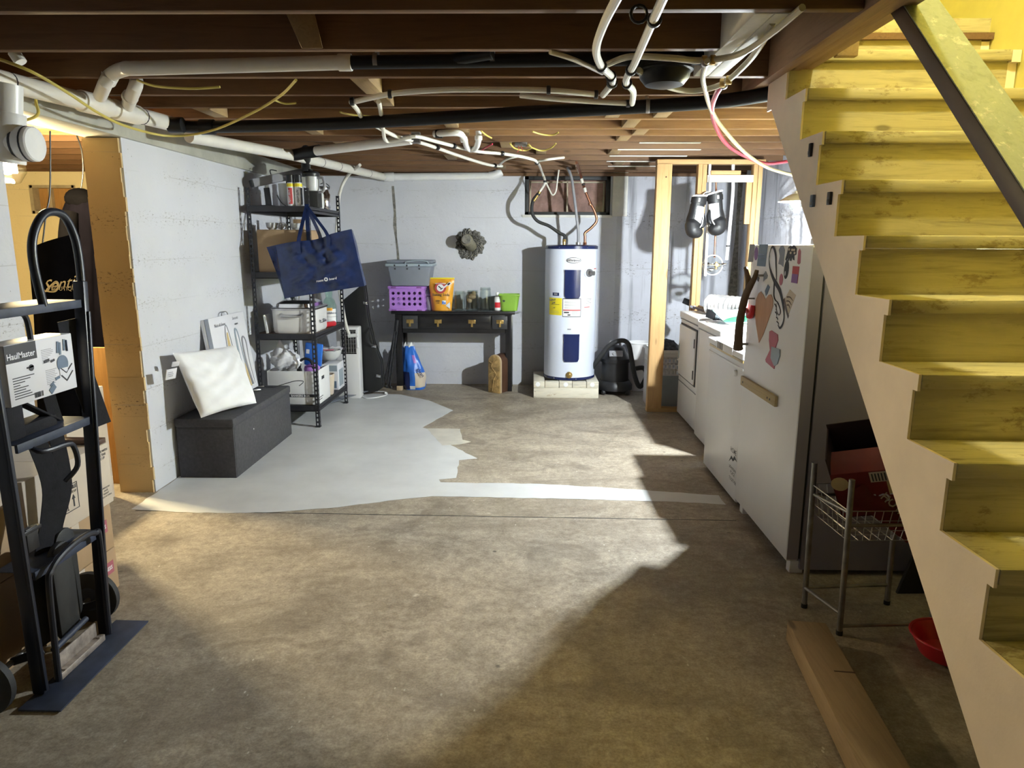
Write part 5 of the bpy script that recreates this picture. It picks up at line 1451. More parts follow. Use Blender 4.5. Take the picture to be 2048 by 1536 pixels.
# ---- bottom shelf
fb = thing('file_box', 'white cardboard file box on the bottom shelf', 'box', (-2.12, 6.42, S4))
mb = MB()
for a in (((-2.355, -2.348), (6.20, 6.60)), ((-1.907, -1.900), (6.20, 6.60))):
    mb.box(a[0][0], a[0][1], a[1][0], a[1][1], S4 + .001, S4 + .315)
mb.box(-2.348, -1.907, 6.20, 6.207, S4 + .001, S4 + .315).box(-2.348, -1.907, 6.593, 6.60, S4 + .001, S4 + .315).box(-2.348, -1.907, 6.20, 6.60, S4 + .001, S4 + .008)
part(fb, 'box', mb, 'white', .001)
part(fb, 'print_band', MB().box(-2.20, -1.91, 6.1985, 6.2, S4 + .075, S4 + .103), 'ink')
text(fb, 'print_text', 'BANKERS BOX', .026, (-2.06, 6.1978, S4 + .08), (1, 0, 0), (0, 0, 1), 'white', .03)
part(fb, 'hand_hole', MB().box(-1.9005, -1.8985, 6.34, 6.42, S4 + .215, S4 + .245), 'ink')
part(fb, 'print', MB().box(-1.9005, -1.8985, 6.24, 6.36, S4 + .06, S4 + .066).box(-1.9005, -1.8985, 6.24, 6.33, S4 + .04, S4 + .046), 'ink')
def crumple(name, label, cat, c, r, mat, sq, seed):
    rnd = random.Random(seed)
    ph = [rnd.uniform(0, 6.28) for _ in range(8)]
    t = thing(name, label, cat, c)
    def g(u, v):
        a, b = 2 * math.pi * u, math.pi * v
        k = 1 + .16 * math.sin(3 * a + ph[0]) * math.sin(2 * b + ph[1]) + .10 * math.sin(7 * a + ph[2] + 3 * b) + .07 * math.sin(13 * b + ph[3] + 5 * a)
        return (r * sq[0] * k * math.sin(b) * math.cos(a), r * sq[1] * k * math.sin(b) * math.sin(a), r * sq[2] * k * math.cos(b))
    part(t, 'body', MB().grid(g, 32, 16), mat, 0, True, angle=50)
    return t
pbg = crumple('plastic_bag', 'puffy white plastic bag resting on the file box', 'bag', (-2.215, 6.30, S4 + .405), .115, 'film', (1.15, .75, .78), 3)
part(pbg, 'twist', MB().grid(lambda u, v: ((.06 * (1 - v) + .005) * math.cos(6.2832 * u) - .04, (.05 * (1 - v) + .004) * math.sin(6.2832 * u), .05 + .14 * v), 16, 5), 'film', 0, True)
t = thing('headphones', 'black headband poking out of the file box', 'headphones', (-2.03, 6.30, S4 + .30))
part(t, 'headband', MB().sweep([(-.06, 0, .0), (-.045, 0, .09), (.0, 0, .115), (.05, .01, .09), (.07, .01, .0)], .012, 10, True, None, 5), 'black', 0, True)
part(t, 'ear_cup', MB().lathe((-.06, .0, .0), [(.03, -.015), (.034, 0), (.03, .015)], 16, 'x'), 'black', 0, True)
t = thing('purple_pouch', 'purple cloth pouch bulging from the file box', 'pouch', (-1.99, 6.36, S4 + .30))
part(t, 'pouch', MB().ball((0, 0, .01), .075, 16, (1, .9, .7)), 'purple', 0, True)
part(t, 'fold', MB().sweep([(-.05, -.05, .04), (0, -.062, .05), (.05, -.05, .045)], .008, 8), 'purple_dark', 0, True)
t = thing('blue_packet', 'bright blue plastic packet upright behind the front post', 'packet', (-1.98, 6.42, S4 + .33), (0, .12, 0))
part(t, 'packet', MB().box(-.10, .06, -.02, .02, 0, .21), 'blue', .01, True)
part(t, 'sticker', MB().box(-.085, -.055, -.0225, -.0205, .11, .15), 'paper', 0, True)
t = thing('bundled_bowl', 'clear plastic bowl wrapped in film over the white tubs', 'bowl', (-1.955, 6.82, S4 + .325))
part(t, 'bowl', MB().lathe((0, 0, 0), [(.06, 0), (.10, .03), (.125, .10), (.12, .10), (.095, .034), (.001, .012)], 26, 'z', False), 'frost', 0, True)
part(t, 'film_cover', MB().grid(lambda u, v: (.135 * v * math.cos(6.2832 * u), .135 * v * math.sin(6.2832 * u), .105 + .012 * math.sin(9 * u * 6.28) * v + .01 * (1 - v)), 28, 5), 'film', 0, True)
part(t, 'zip_strip', MB().sweep([(.125 * math.cos(a), .125 * math.sin(a), .112) for a in [3.6 + k * .25 for k in range(8)]], .006, 6), 'pink', 0, True)
t = thing('plastic_tub', 'cream square plastic tub on the bottom shelf', 'tub', (-1.95, 6.70, S4 + .001))
part(t, 'tub', tub(.10, .12, .125, .15, .20), 'card_pale', 0, True)
t['label'] = 'cream square plastic tub on the bottom shelf'
part(t, 'lip', MB().box(-.063, .063, -.078, -.073, .19, .203), 'white', .002, True)
t = thing('drinking_glass', 'glass with red stripes standing in the cream tub', 'glass', (-1.965, 6.70, S4 + .012))
part(t, 'glass_body', MB().lathe((0, 0, 0), [(.028, 0), (.034, .235), (.031, .235), (.026, .006)], 18, 'z', False), 'frost', 0, True)
part(t, 'red_stripe', arc_patch((0, 0, 0), .032, -40, 30, .10, .20, .002), 'redink', 0, True)
t = thing('tissue_carton', 'printed blue and white carton at the far end of the bottom shelf', 'box', (-1.965, 6.98, S4 + .001))
part(t, 'carton', MB().box(-.07, .07, -.09, .14, 0, .27), 'paper', .003, True)
part(t, 'print', MB().box(-.06, .05, -.0915, -.09, .02, .09), 'skyblue', 0, True)
part(t, 'print', MB().box(-.05, .06, -.0915, -.09, .19, .25).box(.0695, .0715, -.06, .1, .03, .2), 'tote_light', 0, True)
# wire-front fan heater behind the shelf
t = thing('fan_heater', 'white heater with wire grille behind the shelf unit', 'heater', (-1.89, 7.42, 0))
part(t, 'case', MB().box(-2.04, -1.80, 7.40, 7.55, .0, .78), 'fridge', .012)
gr = MB()
for k in range(7):
    gr.cyl((-1.985 + .026 * k, 7.394, .50), (-1.985 + .026 * k, 7.394, .74), .0022, None, 6)
for k in range(6):
    gr.cyl((-1.99, 7.392, .51 + .045 * k), (-1.825, 7.392, .51 + .045 * k), .0022, None, 6)
part(t, 'grille', gr, 'steel')
part(t, 'grille_back', MB().box(-1.99, -1.825, 7.397, 7.4005, .49, .75), 'panel_dark')
# spigot on the white tube end
t = thing('hose_valve', 'white plastic valve at the end of the corner tube', 'valve', (-1.843, 7.300, 0.697))
vb = Vector((-1.843, 7.300, 0.697))
part(t, 'body', MB().cyl(vb + Vector((-.04, 0, 0)), vb + Vector((.06, 0, .01)), .02), 'pvc_white')
part(t, 'stem', MB().cyl(vb + Vector((.055, -.01, -.01)), vb + Vector((.06, -.01, -.11)), .012).ball(vb + Vector((.06, -.01, -.115)), .016, 10), 'pvc_white')

# ================================================================= blue tote bag hung on the shelf corner
q = {'A': Vector((-2.137, 6.020, 1.638)), 'B': Vector((-1.477, 5.980, 1.772)), 'C': Vector((-1.389, 6.000, 1.297)), 'D': Vector((-2.095, 6.030, 1.185))}
k_ = {'A': Vector((-2.256, 6.120, 1.620)), 'B': q['B'] + Vector((-.02, .13, -.01)), 'C': q['C'] + Vector((-.02, .16, .0)), 'D': q['D'] + Vector((-.03, .12, .01))}
bag = thing('tote_bag', 'large shiny dark blue tote bag hanging from the shelf corner', 'bag', (-1.95, 6.05, q['D'].z))
def patch(Q, s):
    def g(u, v):
        top = Q['A'].lerp(Q['B'], u); bot = Q['D'].lerp(Q['C'], u)
        p = top.lerp(bot, v)
        w = math.sin(math.pi * u) * (0.35 + .65 * math.sin(math.pi * min(1, v * 1.0)))
        sag = .045 * math.exp(-((u - .50) / .12) ** 2) * (1 - v) ** 2 + .03 * math.exp(-((u - .62) / .05) ** 2) * (1 - v)
        fold = .016 * math.sin(17 * u + 6 * v) * math.sin(9 * v + 4 * u) + .010 * math.sin(27 * u - 15 * v) * math.sin(5 * v) + .007 * math.sin(43 * v + 12 * u) * math.sin(7 * u)
        return p + Vector((0, s * (.03 * w + fold * w) + (sag if s < 0 else 0), -.02 * math.exp(-((u - .5) / .2) ** 2) * (1 - v)))
    return g
part(bag, 'front_panel', MB().grid(patch(q, -1), 60, 48), 'bagblue', angle=60)
part(bag, 'back_panel', MB().grid(patch(k_, .4), 16, 12), 'bagblue', angle=60)
def strip2(p0, p1, p2, p3):
    return lambda u, v: (p0.lerp(p1, u)).lerp(p3.lerp(p2, u), v) + Vector((.012 * math.sin(math.pi * u) * math.sin(6 * v), 0, 0))
part(bag, 'gusset', MB().grid(strip2(k_['A'], q['A'], q['D'], k_['D']), 4, 10), 'bagblue')
part(bag, 'gusset', MB().grid(strip2(q['B'], k_['B'], k_['C'], q['C']), 4, 10), 'bagblue')
part(bag, 'bottom', MB().grid(strip2(q['D'], q['C'], k_['C'], k_['D']), 10, 4), 'bagblue')
hp = Vector((SX1 - .012, SY0 - .012, S1 + .012))
for p1, p2, m_ in (((-1.936, 6.000, 1.672), (-1.744, 5.990, 1.722), 0), ((-1.863, 6.130, 1.707), (-1.733, 6.120, 1.741), 1)):
    pass
for a0 in ((-1.931, 5.985, 1.668), (-1.884, 6.120, 1.673), (-1.680, 5.975, 1.722), (-1.789, 6.130, 1.715)):
    a0 = Vector(a0)
    part(bag, 'strap', MB().ribbon([a0 + Vector((0, 0, -.10)), a0, a0.lerp(hp, .55) + Vector((0, -.006, 0)), hp + Vector((0, -.004, -.01)), hp + Vector((0, .014, .004))], .032, (1, 0, 0), .003, 4), 'bagblue')
lg = q['D'].lerp(q['C'], .57).lerp(q['A'].lerp(q['B'], .57), .20) + Vector((0, -.048, 0))
rgt = (q['C'] - q['D']).normalized()
text(bag, 'bag_text', 'room', .028, lg - rgt * .055, rgt, (0, 0, 1), 'white', .02)
text(bag, 'bag_text', 'board', .028, lg + rgt * .06, rgt, (0, 0, 1), 'white', .02)
part(bag, 'bag_logo', MB().cyl(lg + Vector((0, 0, .012)), lg + Vector((0, -.002, .012)), .017, None, 18), 'white')
part(bag, 'bag_logo_core', MB().cyl(lg + Vector((0, -.002, .012)), lg + Vector((0, -.004, .012)), .007, None, 14), 'bagblue')

# ================================================================= instrument case, stand, strip on the floor
gc = thing('guitar_case', 'black hard guitar case with chrome latches leaning by the shelf', 'case', (-1.764, 7.692, 0.000))
poly = [(-1.995, 7.580, 1.053), (-1.765, 7.580, 1.237), (-1.731, 7.580, 0.837), (-1.680, 7.580, 0.574), (-1.609, 7.580, 0.386), (-1.591, 7.580, 0.088), (-1.654, 7.580, 0.042), (-1.862, 7.580, 0.006), (-1.885, 7.580, 0.255), (-1.939, 7.580, 0.561)]
poly = [(p[0], max(p[2], .004)) for p in poly]
part(gc, 'shell', MB().prism(poly, 7.58, 7.645, 'y'), 'leather_b', .01)
part(gc, 'lid', MB().prism(poly, 7.652, 7.715, 'y'), 'leather_b', .01)
part(gc, 'binding', MB().prism([(x * .999 + (-.0015), z) for x, z in poly], 7.644, 7.653, 'y'), 'steel_dull')
for u_ in ((-1.750, 7.575, 1.022), (-1.674, 7.575, 0.552), (-1.636, 7.575, 0.218)):
    part(gc, 'latch', MB().obox(u_, (.05, .012, .03), (0, .15, 0)).obox(Vector(u_) + Vector((.005, -.008, 0)), (.02, .01, .02), (0, .15, 0)), 'chrome', .002)
part(gc, 'handle', MB().sweep([(-1.702, 7.560, 0.758), (-1.733, 7.540, 0.689), (-1.720, 7.540, 0.596), (-1.687, 7.560, 0.555)], .011, 8, True, None, 4), 'black')
tr = thing('folded_tripod', 'folded black tripod stand leaning beside the table', 'stand', (-1.569, 8.010, 0.000))
for a, b in (((-1.462, 7.800, 0.759), (-1.624, 7.800, 0.083)), ((-1.455, 7.820, 0.729), (-1.560, 7.820, 0.056)), ((-1.479, 7.790, 0.704), (-1.589, 7.790, 0.039))):
    part(tr, 'leg', MB().cyl(a, (b[0], b[1], max(b[2], .012)), .011, .010, 10), 'blacksteel')
part(tr, 'hub', MB().cyl((-1.455, 7.800, 0.816), (-1.469, 7.800, 0.692), .024), 'black')
part(tr, 'foot', MB().ball((-1.598, 7.780, 0.064), .018, 10).ball((-1.545, 7.800, 0.049), .016, 10), 'rubber')
single('metal_strip', MB().bar((-2.087, 7.039, 0.030), (-1.692, 7.817, 0.050), .10, .006), 'tote', 'dark grey-blue flat metal strip lying beyond the shelf', 'strip', (-2.087, 7.039, 0.030), .001)
t = thing('white_cable_loop', 'white cord looped on the floor below the guitar case', 'cable', (-1.722, 7.506, 0.006))
part(t, 'loop', MB().sweep([(-1.837, 7.571, 0.008), (-1.752, 7.393, 0.008), (-1.638, 7.423, 0.008), (-1.555, 7.556, 0.008), (-1.585, 7.706, 0.010), (-1.717, 7.738, 0.008)], .006, 8, True, None, 5), 'white')
part(t, 'plug', MB().ball((-1.574, 7.624, 0.016), .015, 10), 'white')

# ================================================================= storage ottoman with pillow and package
OX0, OX1, OY0, OY1 = -2.485, -2.06, 4.735, 5.95
ot = thing('storage_ottoman', 'long charcoal fabric storage ottoman against the left wall', 'ottoman', ((OX0 + OX1) / 2, (OY0 + OY1) / 2, 0))
part(ot, 'box', MB().box(OX0 + .008, OX1 - .008, OY0 + .008, OY1 - .008, 0, .375), 'fabric', .006)
part(ot, 'lid', MB().box(OX0, OX1, OY0, OY1, .372, .437), 'fabric', .014)
part(ot, 'seam', MB().box(OX1 - .0085, OX1 - .0065, OY0 + .02, OY0 + .024, .01, .37).box(OX0 + .02, OX1 - .02, OY0 + .0065, OY0 + .0085, .36, .365), 'panel_dark')
part(ot, 'lint', MB().ball((OX1 - .006, 5.10, .27), .006, 8, (.5, 1, 1)), 'white')
BL, BR, TL, TR = Vector((-2.257, 4.673, 0.460)), Vector((-2.025, 5.085, 0.475)), Vector((-2.410, 4.663, 0.917)), Vector((-2.400, 5.662, 0.830))
pil = thing('throw_pillow', 'white cotton pillow tilted against the wall on the ottoman', 'pillow', (-2.3, 5.0, .44))
cen = (BL + BR + TL + TR) / 4
nrm = (BR - BL).cross(TL - BL).normalized()
if nrm.x < 0: nrm = -nrm
def pgrid(s):
    def g(u, v):
        ex = 1 - abs(2 * u - 1) ** 2.2; ey = 1 - abs(2 * v - 1) ** 2.2
        # corners stay, edges bow inward a little
        uu = u + .02 * (0.5 - u) * 2 * (math.sin(math.pi * v)) ; vv = v + .02 * (0.5 - v) * 2 * math.sin(math.pi * u)
        p = (BL.lerp(BR, uu)).lerp(TL.lerp(TR, uu), vv)
        t_ = (max(0, ex * ey)) ** .40 * .10
        cr_ = (.011 * math.sin(24 * v + 7 * math.sin(4 * u) + 5 * u) * math.exp(-((v - .70) / .22) ** 2) + .006 * math.sin(15 * (u + v)) * math.sin(6 * u) + .005 * math.sin(29 * v - 11 * u)) * (ex * ey) ** .5
        return p + nrm * s * (t_ + (cr_ if s > 0 else 0))
    return g
part(pil, 'cushion', MB().grid(pgrid(1), 40, 40).grid(pgrid(-1), 20, 20), 'cotton', angle=80)
tg = Vector((-2.360, 4.522, 0.798))
part(pil, 'tag', MB().obox(tg, (.006, .085, .075), (0, 0.3, -.35)), 'paper', .001)
part(pil, 'tag_print', MB().obox(tg + Vector((.004, -.012, .012)), (.001, .04, .004), (0, 0.3, -.35)).obox(tg + Vector((.004, -.012, .0)), (.001, .045, .004), (0, 0.3, -.35)).obox(tg + Vector((.004, -.012, -.012)), (.001, .035, .004), (0, 0.3, -.35)), 'grey_ink')
part(pil, 'tag', MB().obox(Vector((-2.370, 4.612, 0.850)), (.005, .05, .04), (0, 0.5, -.6)), 'paper', .001)
pk = thing('hair_tool_package', 'flat white package showing long styling tools, behind the pillow', 'package', (-2.4, 5.4, .44))
K = {'TL': Vector((-2.475, 5.298, 1.074)), 'TR': Vector((-2.465, 6.032, 1.075)), 'BR': Vector((-2.309, 5.867, 0.445)), }
K['BL'] = K['BR'] + (K['TL'] - K['TR'])
n2 = (K['BR'] - K['BL']).cross(K['TL'] - K['BL']).normalized()
if n2.x < 0: n2 = -n2
th = n2 * .03
part(pk, 'card', MB().hexa([K['BL'], K['BR'], K['BR'] - th, K['BL'] - th, K['TL'], K['TR'], K['TR'] - th, K['TL'] - th]), ['paper'], .002)
def kp(u, v, d=.002):
    return (K['BL'].lerp(K['BR'], u)).lerp(K['TL'].lerp(K['TR'], u), v) + n2 * d
def kloop(pts, r, m_, nm='print'):
    part(pk, nm, MB().sweep([kp(*p) for p in pts], (r, .002), 8, True, tuple(n2), 5), m_)
kloop([(.42, .12), (.40, .45), (.42, .75), (.47, .88), (.52, .75), (.55, .45), (.60, .12)], .006, 'grey_ink')
kloop([(.47, .30), (.45, .6), (.47, .78), (.49, .6), (.52, .3)], .010, 'gold')
kloop([(.70, .05), (.66, .4), (.66, .75), (.70, .80), (.74, .7), (.76, .4), (.82, .05)], .012, 'tote_light')
kloop([(.86, .06), (.80, .35), (.80, .62), (.85, .68), (.90, .6), (.89, .35), (.93, .06)], .012, 'grey_ink')
kloop([(.80, .05), (.77, .25), (.76, .35)], .014, 'gold')
kloop([(.25, .2), (.22, .45), (.26, .55), (.32, .5), (.33, .3)], .008, 'tote_light')
part(pk, 'print', MB().hexa([kp(.40, .50), kp(.56, .44), kp(.60, .22), kp(.44, .26), kp(.40, .50, .003), kp(.56, .44, .003), kp(.60, .22, .003), kp(.44, .26, .003)]), 'card')
part(pk, 'side_band', MB().hexa([kp(.0, .0), kp(.09, .0), kp(.09, 1), kp(.0, 1), kp(.0, .0, .003), kp(.09, .0, .003), kp(.09, 1, .003), kp(.0, 1, .003)]), 'tote')
kr = (K['BR'] - K['BL']).normalized(); ku = (K['TL'] - K['BL']).normalized()
text(pk, 'package_text', 'Nuts & Snow', .036, kp(.33, .88, .004), kr, ku, 'ink', .005, shear=.3)
text(pk, 'package_text', 'Smooth', .036, kp(.74, .92, .004), kr, ku, 'grey_ink', .01)
text(pk, 'package_text', 'wave', .03, kp(.74, .85, .004), kr, ku, 'ink', .02)
part(pk, 'hang_loop', MB().sweep([kp(.42, 1.0), kp(.45, 1.04), kp(.55, 1.04), kp(.58, 1.0)], .004, 6, True, None, 4), 'steel')
bk = thing('belt_buckle', 'silver buckle with a thin dark wire lying on the ottoman', 'buckle', (-2.266, 5.765, 0.440))
part(bk, 'buckle', MB().obox((-2.258, 5.699, 0.445), (.06, .03, .012), (0, 0, .8)).obox((-2.279, 5.846, 0.445), (.05, .02, .010), (0, 0, .5)), 'steel', .003)
part(bk, 'wire', MB().sweep([(-2.293, 5.904, 0.442), (-2.177, 5.839, 0.443), (-2.126, 5.940, 0.445), (-2.026, 5.976, 0.470), (-1.937, 5.931, 0.475), (-1.965, 5.891, 0.443)], .0035, 6, True, None, 4), 'black')


# ================================================================= hand truck, boxes and hanging clothes on the left
HX, HN, HF = -1.79, 2.30, 2.71
ht = thing('hand_truck', 'tall dark blue-black steel hand truck standing at the left edge', 'hand truck', (HX, 2.5, 0))
for y, yt, h in ((HN - .015, HN - .045, 1.62), (HF - .025, HF + .08, 1.50)):
    part(ht, 'side_rail', MB().bar((HX, y, .015), (HX, yt, h), .030, .045, (1, 0, 0)), 'truck', .004)
    part(ht, 'rail_channel', MB().bar((HX + .026, y - .008, .03), (HX + .026, yt - .008, h - .12), .012, .012, (1, 0, 0)), 'truck', .002)
part(ht, 'handle_loop', MB().sweep([(HX, HF + .085, 1.45), (HX, HF + .09, 1.58), (HX, HF + .075, 1.68), (HX, HF + .02, 1.755), (HX, HF - .08, 1.755), (HX, HF - .155, 1.68), (HX, HF - .175, 1.58), (HX, HF - .15, 1.42)], .0155, 12, True, None, 6), 'truck')
for z, d in ((1.428, .17), (.955, .15), (.475, .14)):
    part(ht, 'crossbar', MB().box(HX - d, HX + .004, HN + .02, HF - .02 + .055 * z, z - .004, z).box(HX, HX + .012, HN + .02, HF - .02 + .055 * z, z - .032, z), 'truck_plate', .002)
part(ht, 'toe_plate', MB().hexa([(HX - .02, 2.19, .004), (HX + .135, 2.19, .004), (HX + .125, 2.80, .004), (HX - .02, 2.80, .004), (HX - .02, 2.19, .012), (HX + .135, 2.19, .010), (HX + .125, 2.80, .010), (HX - .02, 2.80, .012)]), 'truck_plate', .001)
part(ht, 'toe_bracket', MB().box(HX + .0, HX + .03, 2.36, 2.64, .0125, .04).box(HX - .004, HX + .004, 2.36, 2.64, .012, .10), 'rust', .003)
part(ht, 'bracket_bolt', MB().cyl((HX + .022, 2.39, .04), (HX + .022, 2.39, .046), .010, None, 8).cyl((HX + .022, 2.61, .04), (HX + .022, 2.61, .046), .010, None, 8), 'rust')
part(ht, 'stair_guard', MB().sweep([(HX + .035, 2.335, .03), (HX + .045, 2.335, .40), (HX + .045, 2.36, .465), (HX + .045, 2.44, .50), (HX + .045, 2.56, .51), (HX + .045, 2.63, .495), (HX + .045, 2.655, .45), (HX + .035, 2.66, .03)], .012, 10, True, None, 5), 'truck')
part(ht, 'grip_handle', MB().sweep([(HX - .02, 2.40, .935), (HX + .03, 2.41, .905), (HX + .045, 2.52, .90), (HX + .045, 2.565, .88), (HX + .045, 2.575, .80), (HX, 2.56, .74)], .010, 10, True, None, 5), 'truck')
part(ht, 'grip_handle', MB().sweep([(HX - .03, 2.38, 1.41), (HX - .02, 2.45, 1.405), (HX - .02, 2.49, 1.38), (HX - .02, 2.50, 1.28)], .010, 10, True, None, 5), 'truck')
part(ht, 'axle', MB().cyl((HX - .12, 2.14, .115), (HX - .12, 2.86, .115), .011), 'steel_dull')
part(ht, 'axle_brace', MB().bar((HX, 2.32, .16), (HX - .12, 2.32, .115), .01, .03).bar((HX, 2.69, .16), (HX - .12, 2.69, .115), .01, .03), 'truck')
for y in (2.17, 2.81):
    w_ = part(ht, 'wheel', MB().lathe((HX - .12, y - .025, .116), [(.075, 0), (.10, .002), (.115, .012), (.115, .038), (.10, .048), (.075, .05)], 30, 'y'), 'rubber')
    part(ht, 'wheel_hub', MB().lathe((HX - .12, y - .028, .116), [(.03, 0), (.07, .005), (.07, .05), (.03, .056)], 24, 'y'), 'truck_plate', sub=w_)
def pad(c, r):
    mb = MB()
    pts = [(r * .42 * math.cos(a), (r if a < math.pi else -r) * .62 + r * .42 * math.sin(a)) for a in [k * math.pi / 8 for k in range(17)]]
    pts = [(.062 * math.cos(a), (.14 if math.sin(a) >= 0 else -.14) + .062 * math.sin(a)) for a in [k * math.pi / 9 for k in range(18)]]
    return mb.prism([(c[1] + p, c[2] + q) for p, q in pts], c[0] - .012, c[0] + .012, 'x')
part(ht, 'stair_skid', pad((HX - .02, 2.50, .31), .2), 'panel_dark', .006)
part(ht, 'stair_skid', pad((HX - .06, 2.585, .33), .2), 'panel_dark', .006)
part(ht, 'lower_bar', MB().cyl((HX + .012, 2.36, .14), (HX + .012, 2.56, .155), .012, None, 12), 'truck_plate')
# straps
for pts, w, lab in (([(HX - .03, HF + .03, 1.35), (HX - .02, HF + .05, 1.15), (HX + .0, HF + .07, 1.0), (HX + .01, HF + .09, .90)], .10, 1),
                    ([(HX - .07, 2.60, 1.30), (HX - .07, 2.63, 1.05), (HX - .06, 2.66, .90)], .05, 0),
                    ([(HX - .08, 2.53, .94), (HX - .06, 2.56, .75), (HX - .07, 2.55, .62), (HX - .07, 2.46, .40), (HX - .07, 2.42, .12)], .075, 0),
                    ([(HX - .06, 2.62, .94), (HX - .05, 2.625, .70), (HX - .06, 2.56, .55), (HX - .07, 2.53, .46)], .06, 0)):
    part(ht, 'strap', MB().ribbon(pts, w, (0.35, 1, .12), .004, 5), 'strap')
part(ht, 'buckle', MB().box(HX - .05, HX - .03, 2.36, 2.42, .53, .62).box(HX - .052, HX - .028, 2.34, 2.44, .60, .615), 'black', .003)
# carton strapped to the truck
K0, K1, KZ0, KZ1, KX = 2.315, 2.675, 1.09, 1.305, -1.775
hb = thing('truck_carton', 'white printed tool carton resting on the hand truck', 'box', (KX - .05, 2.5, KZ0))
part(hb, 'carton', MB().box(KX - .10, KX, K0, K1, KZ0, KZ1), 'paper', .003)
def kq(u, v):
    return (KX + .0012, K0 + (K1 - K0) * u, KZ0 + (KZ1 - KZ0) * v)
def krect(u0, u1, v0, v1, mat, nm='print', sub=None, d=.0012):
    a, b = kq(u0, v0), kq(u1, v1)
    return part(hb, nm, MB().box(KX, KX + d, a[1], b[1], a[2], b[2]), mat, sub=sub)
g_ = krect(-.003, .43, .70, .99, 'ink', 'brand_panel')
R_, U_ = (0, 1, 0), (0, 0, 1)
text(hb, 'brand_text', 'HaulMaster', .030, (KX + .0018, K0 + .075, KZ0 + .163), R_, U_, 'paper', .02)
mb = MB()
for i in range(9):
    a, b = kq(.50, .80 - .028 * i), kq(.50 + (.15 if i < 5 else .12) + .03 * math.sin(i), .808 - .028 * i)
    mb.box(KX, KX + .001, a[1], b[1], a[2], b[2])
for i in range(9):
    a, b = kq(.53, .44 - .03 * i), kq(.53 + .15 + .02 * math.cos(i * 2), .448 - .03 * i)
    mb.box(KX, KX + .001, a[1], b[1], a[2], b[2])
part(hb, 'print_lines', mb, 'grey_ink')
mb = MB()
for i in range(9):
    a, b = kq(.06, .44 - .042 * i), kq(.06 + (.30, .24, .16, .09, .20, .16, .22, .24, .34)[i], .455 - .042 * i)
    mb.box(KX, KX + .001, a[1], b[1], a[2], b[2])
part(hb, 'print_lines', mb, 'ink')
for i, (u, w) in enumerate([(.33, .010), (.345, .006), (.356, .012), (.374, .006), (.385, .010), (.40, .004), (.41, .008), (.43, .006), (.445, .01)]):
    krect(u, u + w, .04, .13, 'ink', 'barcode_bar')
mb = MB().lathe(kq(.80, .50), [(.032, -.001), (.032, .0008)], 24, 'x')
part(hb, 'print_picture', mb, 'skyblue')
krect(.74, .87, .30, .42, 'paper', 'print_picture', None, .0022)
part(hb, 'print_picture', MB().bar(kq(.76, .30), kq(.84, .18), .002, .004).bar(kq(.84, .18), kq(.95, .33), .002, .004).bar(kq(.76, .42), kq(.84, .32), .002, .004).bar(kq(.84, .32), kq(.95, .46), .002, .004), 'ink')
part(hb, 'print_picture', MB().bar(kq(.74, .70), kq(.76, .90), .002, .012).bar(kq(.78, .66), kq(.79, .88), .002, .010).bar(kq(.85, .72), kq(.86, .92), .002, .012).bar(kq(.89, .70), kq(.89, .9), .002, .010), 'skyblue')
part(hb, 'print_picture', MB().lathe(kq(.33, .56), [(.012, -.001), (.012, .001)], 12, 'x').bar(kq(.27, .57), kq(.36, .58), .002, .006), 'ink')
part(hb, 'print_picture', MB().bar(kq(.56, .06), kq(.64, .16), .002, .022).bar(kq(.57, .17), kq(.63, .22), .002, .006).bar(kq(.66, .26), kq(.73, .28), .002, .010), 'skyblue')
part(hb, 'print_picture', MB().bar(kq(.52, .60), kq(.60, .62), .002, .010).bar(kq(.62, .58), kq(.68, .60), .002, .008), 'ink')
pg = thing('folded_straps', 'bundle of folded black straps under the white carton', 'straps', (HX - .05, 2.38, .956))
part(pg, 'bundle', MB().box(HX - .10, HX - .02, 2.33, 2.42, .957, 1.088), 'strap', .012)
part(pg, 'fold', MB().box(HX - .11, HX - .03, 2.42, 2.60, .957, 1.0).bar((HX - .06, 2.44, 1.085), (HX - .05, 2.62, .97), .05, .01), 'strap', .006)
# ---- stacked cardboard boxes behind the truck
def carton(label, x0, x1, y0, y1, z0, z1, mat, name='moving_box'):
    t = thing(name, label, 'box', ((x0 + x1) / 2, (y0 + y1) / 2, z0))
    part(t, 'carton', MB().box(x0, x1, y0, y1, z0, z1), mat, .004)
    part(t, 'tape', MB().box(x0 + .02, x1 - .005, (y0 + y1) / 2 - .025, (y0 + y1) / 2 + .025, z1, z1 + .0008).box(x1, x1 + .0008, (y0 + y1) / 2 - .025, (y0 + y1) / 2 + .025, z1 - .06, z1), 'card_pale')
    return t
bxx = -1.985
t1 = carton('brown moving box on the floor behind the truck, lowest with red mark', -2.46, bxx, 2.60, 3.13, .001, .21, 'card')
t2 = carton('brown moving box second from the floor, red mark near its top', -2.46, bxx - .002, 2.60, 3.13, .212, .43, 'card')
t3 = carton('pale fragile-marked box on top of the brown stack', -2.46, bxx + .004, 2.58, 3.155, .432, .725, 'card_pale')
def tx(t, nm, s, sz, y, z, m_, bold=.02, x=None, sq=1.0):
    return text(t, nm, s, sz, ((x if x is not None else bxx + .0055), y, z), (0, 1, 0), (0, 0, 1), m_, bold, squeeze=sq)
for t, z, yy in ((t1, .125, 3.10), (t2, .335, 3.085)):
    part(t, 'red_stamp', MB().box(bxx, bxx + .0012, yy - .075, yy, z - .03, z + .03), 'pink')
    tx(t, 'stamp_text', 'BESS', .026, yy - .0375, z - .009, 'white', .03, bxx + .002)
